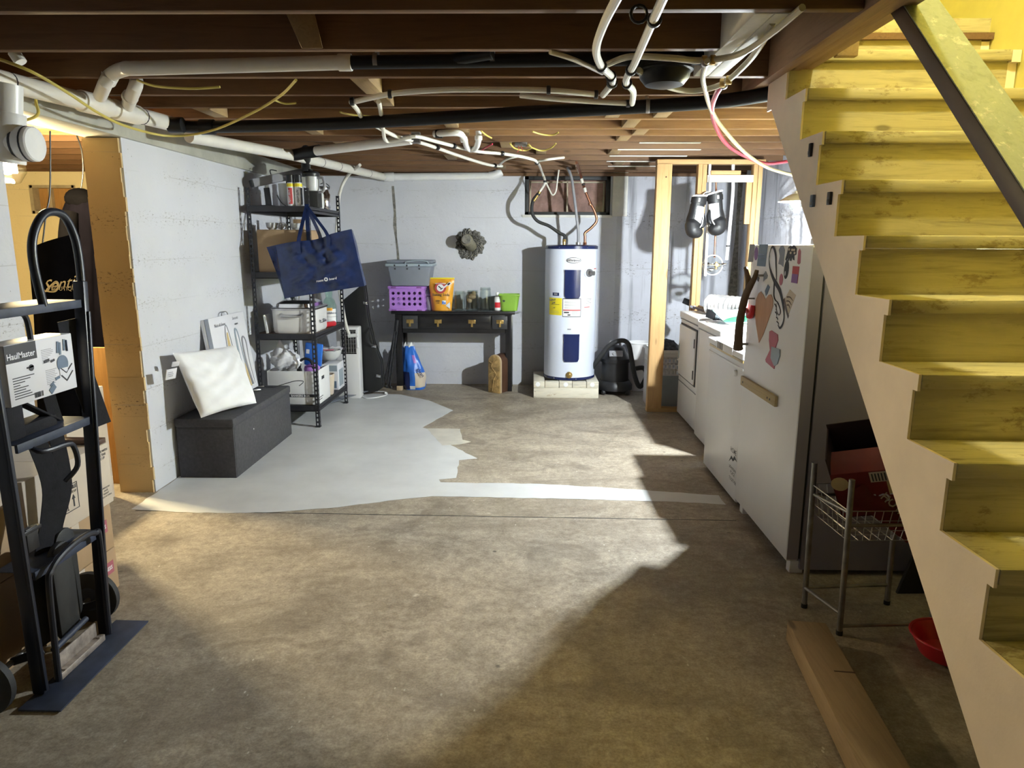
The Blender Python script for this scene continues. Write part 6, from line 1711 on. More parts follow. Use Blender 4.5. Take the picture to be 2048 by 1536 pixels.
part(t3, 'stamp_frame', MB().box(bxx + .004, bxx + .0052, 2.80, 2.803, .50, .62).box(bxx + .004, bxx + .0052, 2.90, 2.903, .50, .62).box(bxx + .004, bxx + .0052, 2.80, 2.903, .617, .62).box(bxx + .004, bxx + .0052, 2.80, 2.903, .50, .503), 'ink')
tx(t3, 'stamp_text', 'FRAGILE', .024, 2.852, .596, 'ink', .03)
tx(t3, 'stamp_text', 'THIS SIDE UP', .014, 2.852, .578, 'ink', .03)
part(t3, 'goblet_mark', MB().prism([(2.815, .57), (2.84, .57), (2.836, .548), (2.830, .54), (2.829, .515), (2.836, .51), (2.82, .51), (2.826, .515), (2.825, .54), (2.818, .548)], bxx + .004, bxx + .0052, 'x'), 'ink')
part(t3, 'arrow_mark', MB().prism([(2.866, .515), (2.874, .515), (2.874, .55), (2.882, .55), (2.870, .57), (2.858, .55), (2.866, .55)], bxx + .004, bxx + .0052, 'x'), 'ink')
for i, s in enumerate(('HANDLE WITH', 'CARE THIS', 'SIDE UP')):
    tx(t3, 'stamp_text', s, .016, 3.09, .69 - .017 * i, 'ink', .02)
for i, s in enumerate(('DIMENSIONS', 'GROSS', 'WEIGHT', 'MADE IN CHINA')):
    tx(t3, 'stamp_text', s, .011, 3.10, .515 - .014 * i, 'ink', .01)
part(t3, 'open_flap', MB().box(-2.46, bxx, 3.10, 3.15, .726, .75), 'darkwood', .002)
t4 = carton('darker brown box behind the near rail, low in the stack', -2.46, -2.02, 2.02, 2.55, .001, .36, 'card')
t5 = carton('dim brown box resting on the low one behind the near rail', -2.46, -2.02, 2.04, 2.54, .362, .64, 'card')
t6 = carton('small tan box with white label, level with the middle crossbar', -2.40, -2.04, 2.25, 2.60, .642, .86, 'card_pale')
part(t6, 'white_label', MB().box(-2.04, -2.0388, 2.50, 2.57, .70, .80), 'paper')
t7 = carton('open tan box on the floor inside the side-room doorway', -3.15, -2.72, 3.95, 4.35, .001, .75, 'card_pale')
# timber sheet leaning in the side room
single('plywood_sheet', MB().hexa([(-3.0, 4.60, 0), (-2.82, 4.60, 0), (-2.82, 4.63, 0), (-3.0, 4.63, 0), (-3.0, 4.66, .95), (-2.82, 4.66, .95), (-2.82, 4.69, .95), (-3.0, 4.69, .95)]), 'winboard', 'yellow-lit plywood sheet standing behind the wall end', 'board', (-2.9, 4.62, 0), .002)
# ---- clothes hanging in the side room
ct = thing('hanging_coat', 'long dark hooded coat hanging in the side-room doorway', 'coat', (-3.653, 5.700, 1.189))
prof = [((-3.580, 5.700, 2.055), .03), ((-3.564, 5.700, 2.016), .075), ((-3.581, 5.700, 1.908), .105), ((-3.596, 5.700, 1.712), .115), ((-3.630, 5.700, 1.352), .13), ((-3.657, 5.700, 0.983), .135), ((-3.685, 5.700, 0.519), .14), ((-3.702, 5.700, 0.150), .145)]
def coat(u, v):
    k = v * (len(prof) - 1); i = min(int(k), len(prof) - 2); q_ = k - i
    c = Vector(prof[i][0]).lerp(Vector(prof[i + 1][0]), q_); r = 1.12 * (prof[i][1] * (1 - q_) + prof[i + 1][1] * q_)
    a = 2 * math.pi * u
    w = 1 + .10 * v * math.sin(6 * a + 3 * v) + .05 * math.sin(11 * a + 8 * v)
    return c + Vector((r * 1.15 * w * math.cos(a), r * .75 * w * math.sin(a), 0))
part(ct, 'coat', MB().grid(coat, 44, 40), 'cloth_violet', angle=70)
part(ct, 'hood', MB().ball((-3.579, 5.700, 1.993), .115, 18, (1.0, .85, .75)), 'cloth_black')
part(ct, 'sleeve', MB().sweep([(-3.608, 5.600, 1.884), (-3.622, 5.550, 1.671), (-3.640, 5.550, 1.359), (-3.659, 5.570, 1.038)], [.06, .065, .06, .055], 14, True, None, 5), 'cloth_black')
part(ct, 'hanger_cord', MB().sweep([(-3.558, 5.700, 2.510), (-3.523, 5.700, 2.368), (-3.531, 5.700, 2.197), (-3.568, 5.700, 2.055)], .006, 8, True, None, 5), 'black')
gb = thing('garment_bag', 'black boutique bag with gold script hanging behind the truck', 'bag', (-2.554, 3.750, 1.346))
def gq(u, v, d=0.0):
    tl, tr, bl_, br = Vector((-2.667, 3.750, 1.611)), Vector((-2.408, 3.750, 1.696)), Vector((-2.731, 3.750, 0.660)), Vector((-2.504, 3.750, 0.663))  # lower part drawn out downward to keep warm light off the floor
    p = tl.lerp(tr, u).lerp(bl_.lerp(br, u), v)
    return p + Vector((0, d + .012 * math.sin(8 * u + 3 * v) * math.sin(5 * v), 0))
part(gb, 'front', MB().grid(lambda u, v: gq(u, v, -.05 * math.sin(math.pi * u)), 14, 14).grid(lambda u, v: gq(u, v, .05), 6, 6), 'cloth_black', angle=70)
part(gb, 'cord_handle', MB().sweep([(-2.572, 3.730, 1.638), (-2.547, 3.750, 1.793), (-2.529, 3.780, 1.923), (-2.504, 3.800, 2.223)], .004, 8, True, None, 5), 'black')
text(gb, 'bag_script', 'Sentie', .088, (-2.465, 3.685, 1.409), (1, 0, .18), (0, 0, 1), 'gold', .0, shear=.45)
part(gb, 'script_swash', MB().sweep([(-2.534, 3.685, 1.417), (-2.493, 3.685, 1.449), (-2.482, 3.685, 1.425), (-2.505, 3.685, 1.396), (-2.547, 3.685, 1.398), (-2.540, 3.685, 1.414)], .004, 6, True, None, 5), 'gold')
text(gb, 'bag_script', 'BOUTIQUE', .03, (-2.450, 3.685, 1.401), (1, 0, 0), (0, 0, 1), 'gold', 0)


# ================================================================= refrigerator
FX, FY0, FY1, FT = 1.325, 3.345, 4.245, 1.655
fg = thing('refrigerator', 'white upright refrigerator covered with stickers, grey side toward the viewer', 'refrigerator', (1.72, 3.8, 0))
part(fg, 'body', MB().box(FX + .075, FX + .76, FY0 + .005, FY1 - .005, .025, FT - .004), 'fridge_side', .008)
part(fg, 'top_panel', MB().box(FX + .075, FX + .76, FY0 + .003, FY1 - .003, FT - .0035, FT), 'fridge', .002)
dr_ = part(fg, 'door', MB().box(FX, FX + .062, FY0, FY1, .075, FT - .002), 'fridge', .010, seg=3)
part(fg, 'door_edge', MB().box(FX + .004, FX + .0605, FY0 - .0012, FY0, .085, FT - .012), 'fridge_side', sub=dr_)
part(fg, 'gasket', MB().box(FX + .0625, FX + .0745, FY0 + .012, FY1 - .012, .085, FT - .015), 'panel_dark')
part(fg, 'foot', MB().box(FX + .03, FX + .10, FY0 + .02, FY0 + .07, 0, .07), 'fridge', .006)
part(fg, 'foot', MB().box(FX + .03, FX + .10, FY1 - .08, FY1 - .02, 0, .05), 'fridge', .006)
for y_ in (FY0 + .04, FY1 - .10):
    part(fg, 'foot', MB().box(FX + .68, FX + .74, y_, y_ + .06, 0, .024), 'black')
part(fg, 'hinge_cover', MB().box(FX + .01, FX + .10, FY0 + .005, FY0 + .06, FT + .0005, FT + .03), 'enamel', .006)
def stick(nm, pts, mat, d=.0015, d0=0.0, sub=dr_, label=None):
    """flat print on the door front: points (y, z)"""
    return part(fg, nm, MB().prism(pts, FX - d - d0, FX - d0, 'x'), mat, sub=sub, label=label)
def yz(*ps):
    return [(p[1], p[2]) for p in ps]
stick('sticker', yz((1.325, 4.282, 1.658), (1.325, 4.188, 1.656), (1.325, 4.202, 1.555), (1.325, 4.297, 1.552)), 'grey_ink', label='small grey photo sticker')
def oval(c, ry, rz, n=22, tilt=0.0):
    out = []
    for k in range(n):
        a = 2 * math.pi * k / n
        y, z = ry * math.cos(a), rz * math.sin(a)
        out.append((c[1] + y * math.cos(tilt) - z * math.sin(tilt), c[2] + y * math.sin(tilt) + z * math.cos(tilt)))
    return out
stick('sticker', oval((1.325, 4.154, 1.604), .032, .038), 'purple_dark', label='dark violet oval sticker')
stick('sticker', yz((1.325, 4.107, 1.656), (1.325, 3.963, 1.656), (1.325, 3.978, 1.535), (1.325, 4.124, 1.534)), 'skyblue', label='slate blue rectangular sticker')
for v_ in ((1.325, 4.051, 1.600), (1.325, 4.056, 1.581)):
    stick('sticker_line', [(v_[1] - .055, v_[2] - .002), (v_[1] + .055, v_[2] - .002), (v_[1] + .055, v_[2] + .002), (v_[1] - .055, v_[2] + .002)], 'navy', .001, .0016)
# big looped script decal
def stroke(nm, pts, r, mat, k=6):
    return part(fg, nm, MB().sweep(pts, r, 8, True, (1, 0, 0), k), mat, sub=dr_)
pm_ = [(1.323, 3.783, 1.471), (1.323, 3.808, 1.548), (1.323, 3.829, 1.606), (1.323, 3.876, 1.642), (1.323, 3.912, 1.626), (1.323, 3.924, 1.572), (1.323, 3.887, 1.514), (1.323, 3.813, 1.464), (1.323, 3.727, 1.421), (1.323, 3.670, 1.363), (1.323, 3.634, 1.299), (1.323, 3.640, 1.258), (1.323, 3.677, 1.227), (1.323, 3.709, 1.239)]
stroke('script_decal', pm_, [(.004, .001), (.009, .001), (.011, .001), (.008, .001), (.003, .001), (.004, .001), (.008, .001), (.014, .001), (.014, .001), (.012, .001), (.008, .001), (.008, .001), (.006, .001), (.003, .001)], 'ink')
stroke('script_decal', [(1.323, 3.811, 1.456), (1.323, 3.804, 1.390), (1.323, 3.775, 1.365), (1.323, 3.734, 1.353), (1.323, 3.689, 1.315), (1.323, 3.706, 1.292), (1.323, 3.749, 1.315), (1.323, 3.749, 1.352)], (.004, .001), 'ink')
for u0, u1 in (((1.323, 3.778, 1.344), (1.323, 3.756, 1.314)), ((1.323, 3.761, 1.303), (1.323, 3.742, 1.284)), ((1.323, 3.740, 1.278), (1.323, 3.722, 1.262)), ((1.323, 3.728, 1.256), (1.323, 3.702, 1.240))):
    stroke('script_letter', [u0, (u0[0], (u0[1] + u1[1]) / 2 - .012, (u0[2] + u1[2]) / 2), u1], (.003, .001), 'ink', 4)
stick('sticker', yz((1.325, 3.785, 1.627), (1.325, 3.760, 1.648), (1.325, 3.724, 1.650), (1.325, 3.697, 1.628), (1.325, 3.698, 1.597), (1.325, 3.700, 1.541), (1.325, 3.731, 1.551), (1.325, 3.776, 1.555), (1.325, 3.763, 1.596)), 'tote', label='grey fan-shaped sticker')
# bear sticker
stick('bear_sticker', yz((1.325, 3.664, 1.573), (1.325, 3.680, 1.580), (1.325, 3.659, 1.616), (1.325, 3.651, 1.641), (1.325, 3.619, 1.651), (1.325, 3.597, 1.646), (1.325, 3.579, 1.655), (1.325, 3.557, 1.646), (1.325, 3.536, 1.636), (1.325, 3.536, 1.607), (1.325, 3.561, 1.602), (1.325, 3.555, 1.578), (1.325, 3.576, 1.582), (1.325, 3.586, 1.597), (1.325, 3.595, 1.574), (1.325, 3.616, 1.576), (1.325, 3.620, 1.596), (1.325, 3.629, 1.574), (1.325, 3.650, 1.576), (1.325, 3.648, 1.596)), 'ink', label='black walking bear sticker')
for c_ in ((1.325, 3.635, 1.631), (1.325, 3.610, 1.614), (1.325, 3.567, 1.629), (1.325, 3.557, 1.614), (1.325, 3.593, 1.629)):
    stick('bear_spot', oval(c_, .012, .006), 'card_pale', .001, .0016)
stick('sticker', yz((1.325, 3.514, 1.624), (1.325, 3.497, 1.636), (1.325, 3.481, 1.622), (1.325, 3.475, 1.567), (1.325, 3.493, 1.560), (1.325, 3.514, 1.566)), 'pink', label='narrow red bottle sticker')
stick('sticker', oval((1.325, 3.654, 1.530), .032, .048, 22, .12), 'panel_dark', label='black oval sticker')
stick('sticker_mark', oval((1.325, 3.664, 1.510), .006, .012), 'paper', .001, .0016)
stick('sticker', yz((1.325, 3.569, 1.550), (1.325, 3.484, 1.550), (1.325, 3.492, 1.468), (1.325, 3.572, 1.469)), 'redink', label='red and dark sunset sticker')
stick('sticker_mark', yz((1.325, 3.568, 1.513), (1.325, 3.489, 1.512), (1.325, 3.492, 1.468), (1.325, 3.572, 1.469)), 'purple_dark', .001, .0016)
stick('sticker', oval((1.325, 3.718, 1.476), .026, .030), 'pink', label='round pink sticker')
stick('sticker', yz((1.325, 3.993, 1.494), (1.325, 3.964, 1.511), (1.325, 3.926, 1.488), (1.325, 3.938, 1.471), (1.325, 3.962, 1.465), (1.325, 3.993, 1.452)), 'tote', label='grey animal sticker')
stick('sticker', yz((1.325, 3.915, 1.440), (1.325, 3.880, 1.428), (1.325, 3.911, 1.388), (1.325, 3.933, 1.375), (1.325, 3.956, 1.401)), 'skyblue', label='blue bird sticker')
stick('sticker', yz((1.325, 4.114, 1.489), (1.325, 4.065, 1.468), (1.325, 4.078, 1.445), (1.325, 4.127, 1.465)), 'darkwood', label='small brown diamond sticker')
stick('sticker', yz((1.325, 4.302, 1.400), (1.325, 4.262, 1.400), (1.325, 4.273, 1.363), (1.325, 4.304, 1.367)), 'skyblue', label='tiny dark blue sticker')
# heart
hp_ = yz((1.325, 3.929, 1.356), (1.325, 3.968, 1.378), (1.325, 4.014, 1.395), (1.325, 4.054, 1.381), (1.325, 4.090, 1.341), (1.325, 4.095, 1.283), (1.325, 4.060, 1.206), (1.325, 3.984, 1.106), (1.325, 3.920, 1.165), (1.325, 3.856, 1.250), (1.325, 3.803, 1.331), (1.325, 3.811, 1.368), (1.325, 3.847, 1.390), (1.325, 3.879, 1.387))
stick('heart_magnet', hp_, 'heart', .004, .0, dr_, 'large pinkish wooden heart')
hc_ = (sum(p[0] for p in hp_) / len(hp_), sum(p[1] for p in hp_) / len(hp_))
stick('heart_border', [(hc_[0] + (p[0] - hc_[0]) * 1.07, hc_[1] + (p[1] - hc_[1]) * 1.035) for p in hp_], 'white', .0012)
# red hand-shaped magnet
stroke('red_magnet', [(1.312, 4.274, 1.291), (1.308, 4.196, 1.268), (1.306, 4.137, 1.244), (1.306, 4.103, 1.259), (1.310, 4.099, 1.309)], [.008, .012, .020, .018, .012], 'red')
# slanted card with script, triangle and mixer
stick('sticker', yz((1.325, 3.642, 1.381), (1.325, 3.584, 1.433), (1.325, 3.499, 1.411), (1.325, 3.571, 1.311), (1.325, 3.624, 1.331)), 'card_pale', label='tilted cream card')
for q0, q1 in (((1.323, 3.606, 1.394), (1.323, 3.528, 1.380)), ((1.323, 3.608, 1.373), (1.323, 3.543, 1.358)), ((1.323, 3.597, 1.354), (1.323, 3.559, 1.340))):
    stroke('card_line', [q0, ((q0[0]), (q0[1] + q1[1]) / 2, (q0[2] + q1[2]) / 2 + .008), q1], (.004, .001), 'darkwood', 4)
stick('sticker_stripe', yz((1.325, 3.670, 1.374), (1.325, 3.644, 1.386), (1.325, 3.569, 1.301), (1.325, 3.579, 1.287)), 'darkwood', .0018)
stick('mixer_magnet', yz((1.325, 3.827, 1.191), (1.325, 3.797, 1.200), (1.325, 3.702, 1.190), (1.325, 3.689, 1.162), (1.325, 3.711, 1.127), (1.325, 3.757, 1.056), (1.325, 3.710, 1.020), (1.325, 3.714, 1.003), (1.325, 3.845, 1.019), (1.325, 3.856, 1.031), (1.325, 3.797, 1.093), (1.325, 3.824, 1.144)), 'pink', .004, 0, dr_, 'pink kitchen mixer magnet')
stick('mixer_bowl', yz((1.325, 3.770, 1.116), (1.325, 3.649, 1.118), (1.325, 3.642, 1.085), (1.325, 3.668, 1.038), (1.325, 3.710, 1.020), (1.325, 3.772, 1.053)), 'tote_light', .006, 0, dr_)
# adventure decal low down
lt = (1.325, 4.339, 0.366)
for s_, v_, sz in (('HOME', (1.325, 4.324, 0.348), .045), ('adventure', (1.325, 4.321, 0.238), .036), ('PLACE', (1.325, 4.314, 0.207), .032), ('TOGETHER', (1.325, 4.304, 0.164), .030)):
    text(fg, 'decal_text', s_, sz, (FX - .0015, v_[1], v_[2]), (0, -1, 0), (0, 0, 1), 'ink', .01, sub=dr_)
mm = [(1.325, 4.408, 0.271), (1.325, 4.363, 0.322), (1.325, 4.327, 0.310), (1.325, 4.300, 0.338), (1.325, 4.241, 0.317), (1.325, 4.285, 0.320), (1.325, 4.323, 0.295), (1.325, 4.359, 0.303)]
stick('mountain_decal', yz(*mm), 'ink')
# tan strip and branch handle
a_, b_ = (1.312, 4.302, 0.829), (1.312, 3.606, 0.857)
part(fg, 'wooden_strip', MB().hexa([(FX - .018, 3.625, .815), (FX - .001, 3.625, .815), (FX - .001, 4.225, .815), (FX - .018, 4.225, .815), (FX - .018, 3.625, .872), (FX - .001, 3.625, .872), (FX - .001, 4.225, .872), (FX - .018, 4.225, .872)]), 'strip', .003, sub=dr_, label='tan wooden strip screwed to the door')
for y_ in (3.70, 3.74, 4.18):
    part(fg, 'screw', MB().cyl((FX - .018, y_, .84), (FX - .0195, y_, .84), .006, None, 10), 'ink', sub=dr_)
part(fg, 'branch_handle', MB().sweep([(1.268, 4.190, 1.043), (1.262, 4.172, 1.097), (1.262, 4.172, 1.187), (1.262, 4.143, 1.278), (1.264, 4.102, 1.363), (1.268, 4.045, 1.424), (1.275, 3.997, 1.471), (1.285, 3.995, 1.515)], [.030, .026, .024, .022, .021, .019, .014, .011], 12, True, None, 6)
     .sweep([(1.266, 4.062, 1.406), (1.275, 4.101, 1.449), (1.285, 4.170, 1.486), (1.290, 4.223, 1.519)], [.019, .018, .014, .011], 12, True, None, 5), 'bark', sub=dr_, label='forked branch used as a door handle')
for q_, r_ in (((1.270, 4.128, 1.347), .005), ((1.270, 4.193, 1.070), .008), ((1.280, 3.999, 1.485), .006)):
    part(fg, 'handle_screw', MB().cyl(q_, (FX, q_[1], q_[2]), r_), 'steel_dull', sub=dr_)

# ================================================================= freezer, washer, dryer
def appliance(name, label, cat, x0, x1, y0, y1, h, mat='fridge'):
    t = thing(name, label, cat, ((x0 + x1) / 2, (y0 + y1) / 2, 0))
    part(t, 'cabinet', MB().box(x0 + .008, x1, y0, y1, .03, h - .035), mat, .012, seg=3)
    part(t, 'toe_base', MB().box(x0 + .05, x1 - .02, y0 + .03, y1 - .03, 0, .03), 'panel_dark')
    return t
cf = appliance('chest_freezer', 'white freestanding freezer next to the refrigerator', 'freezer', 1.335, 1.98, 4.285, 5.12, .985)
part(cf, 'lid', MB().box(1.328, 1.985, 4.283, 5.122, .952, .995), 'fridge', .010, seg=3)
part(cf, 'trim_groove', MB().box(1.338, 1.342, 4.30, 5.11, .932, .948), 'brass')
part(cf, 'knob', MB().lathe((1.343, 4.43, .85), [(.022, 0), (.022, .010), (.016, .018)], 20, '-x'), 'enamel')
part(cf, 'front_lip', MB().box(1.336, 1.343, 4.29, 5.115, .885, .90), 'enamel', .002)
tw = thing('striped_towel', 'folded striped cloth hanging over the freezer edge', 'towel', (1.36, 4.65, .996))
part(tw, 'fold', MB().box(1.318, 1.55, 4.48, 4.86, .997, 1.006).box(1.318, 1.326, 4.48, 4.86, .955, 1.004), 'cotton', .003)
for k in range(4):
    part(tw, 'stripe', MB().box(1.316, 1.3185, 4.70 + .035 * k, 4.715 + .035 * k, .957, 1.0), 'clay')
wm = appliance('washing_machine', 'white washing machine between freezer and dryer', 'washer', 1.46, 2.13, 5.26, 5.96, 1.0)
part(wm, 'top', MB().box(1.452, 2.13, 5.258, 5.962, .966, 1.02), 'fridge', .010, seg=3)
part(wm, 'top_seam', MB().box(1.459, 1.4625, 5.27, 5.95, .955, .962), 'grey_ink')
part(wm, 'control_panel', MB().hexa([(1.98, 5.26, 1.021), (2.13, 5.26, 1.021), (2.13, 5.96, 1.021), (1.98, 5.96, 1.021), (2.04, 5.26, 1.15), (2.13, 5.26, 1.15), (2.13, 5.96, 1.15), (2.04, 5.96, 1.15)]), 'fridge', .008)
part(wm, 'lid', MB().box(1.50, 1.96, 5.31, 5.91, 1.0205, 1.028), 'enamel', .004)
cd_ = appliance('clothes_dryer', 'white clothes dryer with rectangular door beside the bare post', 'dryer', 1.485, 2.15, 6.06, 6.80, 1.0)
part(cd_, 'top', MB().box(1.478, 2.15, 6.058, 6.802, .968, 1.03), 'fridge', .010, seg=3)
part(cd_, 'top_seam', MB().box(1.484, 1.4885, 6.07, 6.79, .956, .964), 'grey_ink')
d0 = part(cd_, 'door', MB().box(1.472, 1.492, 6.12, 6.75, .43, .91), 'fridge', .008)
part(cd_, 'door_gap', MB().box(1.486, 1.4925, 6.108, 6.762, .415, .922), 'ink')
for z in (.52, .80):
    part(cd_, 'hinge', MB().box(1.468, 1.4735, 6.125, 6.14, z - .04, z + .04), 'ink', sub=d0)
part(cd_, 'door_pull', MB().box(1.466, 1.4735, 6.715, 6.735, .58, .72), 'tote_light', .003, sub=d0)
part(cd_, 'kick_seam', MB().box(1.489, 1.4935, 6.07, 6.79, .355, .362), 'grey_ink')
part(cd_, 'control_panel', MB().hexa([(2.02, 6.06, 1.031), (2.15, 6.06, 1.031), (2.15, 6.80, 1.031), (2.02, 6.80, 1.031), (2.07, 6.06, 1.16), (2.15, 6.06, 1.16), (2.15, 6.80, 1.16), (2.07, 6.80, 1.16)]), 'fridge', .008)
# foil duct over the machines
fd = thing('foil_duct', 'crinkled aluminium dryer duct lying on the machines', 'duct', (1.78, 6.20, 1.031))
path = [(1.66, 6.42, 1.125), (1.74, 6.32, 1.125), (1.84, 6.14, 1.125), (1.90, 5.95, 1.13), (1.95, 5.75, 1.13)]
sp = smooth_path(path, 7)
part(fd, 'duct', MB().sweep(sp, [.074 + .018 * (i % 2) for i in range(len(sp))], 26, False), 'foil', angle=10)
dv = (sp[1] - sp[0]).normalized()
part(fd, 'mouth', MB().cyl(sp[0] - dv * .004, sp[0] + dv * .03, .078, .076, 26), 'panel_dark')
part(fd, 'mouth_ring', MB().sweep([sp[0] + Vector(((dv.y) * .084 * math.cos(a), (-dv.x) * .084 * math.cos(a), .084 * math.sin(a))) for a in [k * math.pi / 12 for k in range(24)]], .006, 8, False, None, 0, True), 'foil')
fm = thing('floor_tool', 'black vacuum floor tool and tubes lying on the dryer', 'tool', (1.710, 7.407, 1.045))
part(fm, 'tube', MB().cyl((1.628, 6.983, 1.060), (1.638, 6.221, 1.055), .014, None, 12).cyl((1.679, 7.164, 1.065), (1.687, 6.358, 1.060), .013, None, 12), 'darkwood')
part(fm, 'head', MB().obox((1.653, 7.163, 1.075), (.10, .12, .06), (.2, .3, .5)), 'black', .008)
part(fm, 'bright_ring', MB().cyl((1.619, 6.925, 1.060), (1.618, 6.814, 1.060), .019, None, 14), 'chrome')
bh = Vector((1.586, 5.925, 1.075))
part(fm, 'brush_head', MB().obox(bh, (.12, .10, .07), (.2, .1, .6)), 'black', .004)
for k in range(7):
    part(fm, 'brush_groove', MB().obox(bh + Euler((.2, .1, .6)).to_matrix() @ Vector((-.051 + .017 * k, -.0505, 0)), (.006, .004, .068), (.2, .1, .6)), 'tote_light')
mp = pouch('detergent_pouch', 'pale mint film packet lying on the washer', 'packet', (1.72, 5.55, 1.03), .34, .20, .07, 'mint', .95, 1.0, 12, 0, .3)
mp.rotation_euler = (-1.25, 0, .25)
mp.location = (1.72, 5.62, 1.065)
part(mp, 'print', MB().cyl((.02, -.04, .08), (.02, -.042, .08), .035, None, 18), 'white', 0, True)

# ================================================================= bare stud frame
sf = thing('stud_frame', 'bare pine stud frame rising beside the dryer', 'frame', (1.7, 6.93, 0))
part(sf, 'stud', MB().box(1.215, 1.355, 6.875, 6.965, .042, 2.398), 'stud', .004)
part(sf, 'stud', MB().box(1.213, 1.2145, 6.88, 6.96, .05, 2.39), 'stud')
part(sf, 'stud', MB().box(1.605, 1.645, 6.90, 6.99, .042, 2.398), 'stud', .003)
part(sf, 'stud', MB().box(1.647, 1.687, 6.90, 6.99, .042, 2.398), 'stud', .003)
part(sf, 'stud', MB().box(2.125, 2.165, 6.90, 6.99, .042, 2.398), 'stud', .003)
part(sf, 'stud', MB().box(2.169, 2.209, 6.90, 6.99, .042, 2.398), 'stud', .003)
part(sf, 'top_plate', MB().box(1.215, 2.23, 6.895, 6.985, 2.399, 2.442), 'stud_x', .003)
part(sf, 'bottom_plate', MB().box(1.215, 2.23, 6.895, 6.985, 0, .041), 'stud_x', .003)
part(sf, 'crosspiece', MB().box(1.690, 2.122, 6.885, 6.93, 2.235, 2.30), 'whitewood', .003, label='white board between the studs')
part(sf, 'crosspiece', MB().box(1.72, 2.0, 6.882, 6.9255, 2.302, 2.34), 'stud_x', .003)
part(sf, 'short_block', MB().box(2.07, 2.12, 6.91, 6.95, 1.85, 2.28), 'stud', .003)
part(sf, 'nail', MB().ball((1.604, 6.94, 1.55), .005, 6).ball((1.604, 6.95, 1.25), .005, 6).ball((1.625, 6.899, 1.4), .004, 6).ball((1.30, 6.874, 2.28), .008, 8), 'darkwood')
# plumbing of the washer hookup
def vpipe(label, pts, r, mat):
    t = thing('supply_pipe', label, 'pipe', pts[0])
    part(t, 'pipe', MB().sweep(pts, r, 12, True, None, 5), mat)
    return t
sp1 = vpipe('white supply tube just right of the middle stud', [(1.715, 6.92, 2.40), (1.715, 6.915, 2.31), (1.712, 6.86, 2.2), (1.712, 6.855, 1.6), (1.715, 6.86, 1.36)], .013, 'pvc_white')
sp2 = vpipe('white supply tube sloping to the valve, farther right', [(1.935, 6.930, 2.449), (1.942, 6.950, 2.351), (1.957, 6.960, 2.169), (1.950, 6.950, 1.936), (1.936, 6.930, 1.701), (1.926, 6.920, 1.511)], .016, 'pvc_white')
collar(sp2, (1.933, 6.925, 1.644), (0, 0, 1), .019, .014, 'black', 'clamp_ring')
vpipe('thin copper pipe running down behind the boxing gloves', [(1.794, 6.980, 2.285), (1.815, 6.980, 1.937), (1.820, 6.960, 1.534)], .0095, 'copper')
vc_ = Vector((1.794, 6.900, 1.463))
wv = thing('washer_valve_dome', 'clear plastic dome over brass washer valves on the stud frame', 'valve box', vc_)
part(wv, 'dome', MB().lathe(vc_ + Vector((0, .01, 0)), [(.092, 0), (.088, .012), (.07, .03), (.04, .042), (.001, .046)], 30, '-y', False), 'glass')
part(wv, 'rim', MB().sweep([vc_ + Vector((.094 * math.cos(a), .008, .094 * math.sin(a))) for a in [k * math.pi / 14 for k in range(28)]], .006, 8, False, None, 0, True), 'white')
part(wv, 'valve', MB().cyl(vc_ + Vector((.01, 0, .0)), vc_ + Vector((.06, 0, .0)), .016, None, 12).cyl(vc_ + Vector((.03, .0, -.04)), vc_ + Vector((.03, .0, .03)), .013, None, 12).cyl(vc_ + Vector((.03, -.03, 0)), vc_ + Vector((.03, .02, 0)), .018, None, 8), 'brass')
part(wv, 'union', MB().cyl(vc_ + Vector((-.10, 0, .005)), vc_ + Vector((.01, 0, .0)), .012, None, 12).cyl(vc_ + Vector((.06, 0, 0)), vc_ + Vector((.125, 0, .012)), .011, None, 12).cyl(vc_ + Vector((-.07, 0, .004)), vc_ + Vector((-.04, 0, .004)), .02, None, 8).cyl(vc_ + Vector((.08, 0, .003)), vc_ + Vector((.10, 0, .006)), .018, None, 8), 'chrome')
part(wv, 'drip_cup', MB().ball(vc_ + Vector((-.02, 0, -.045)), .03, 12, (1.3, .6, .7)), 'chrome')

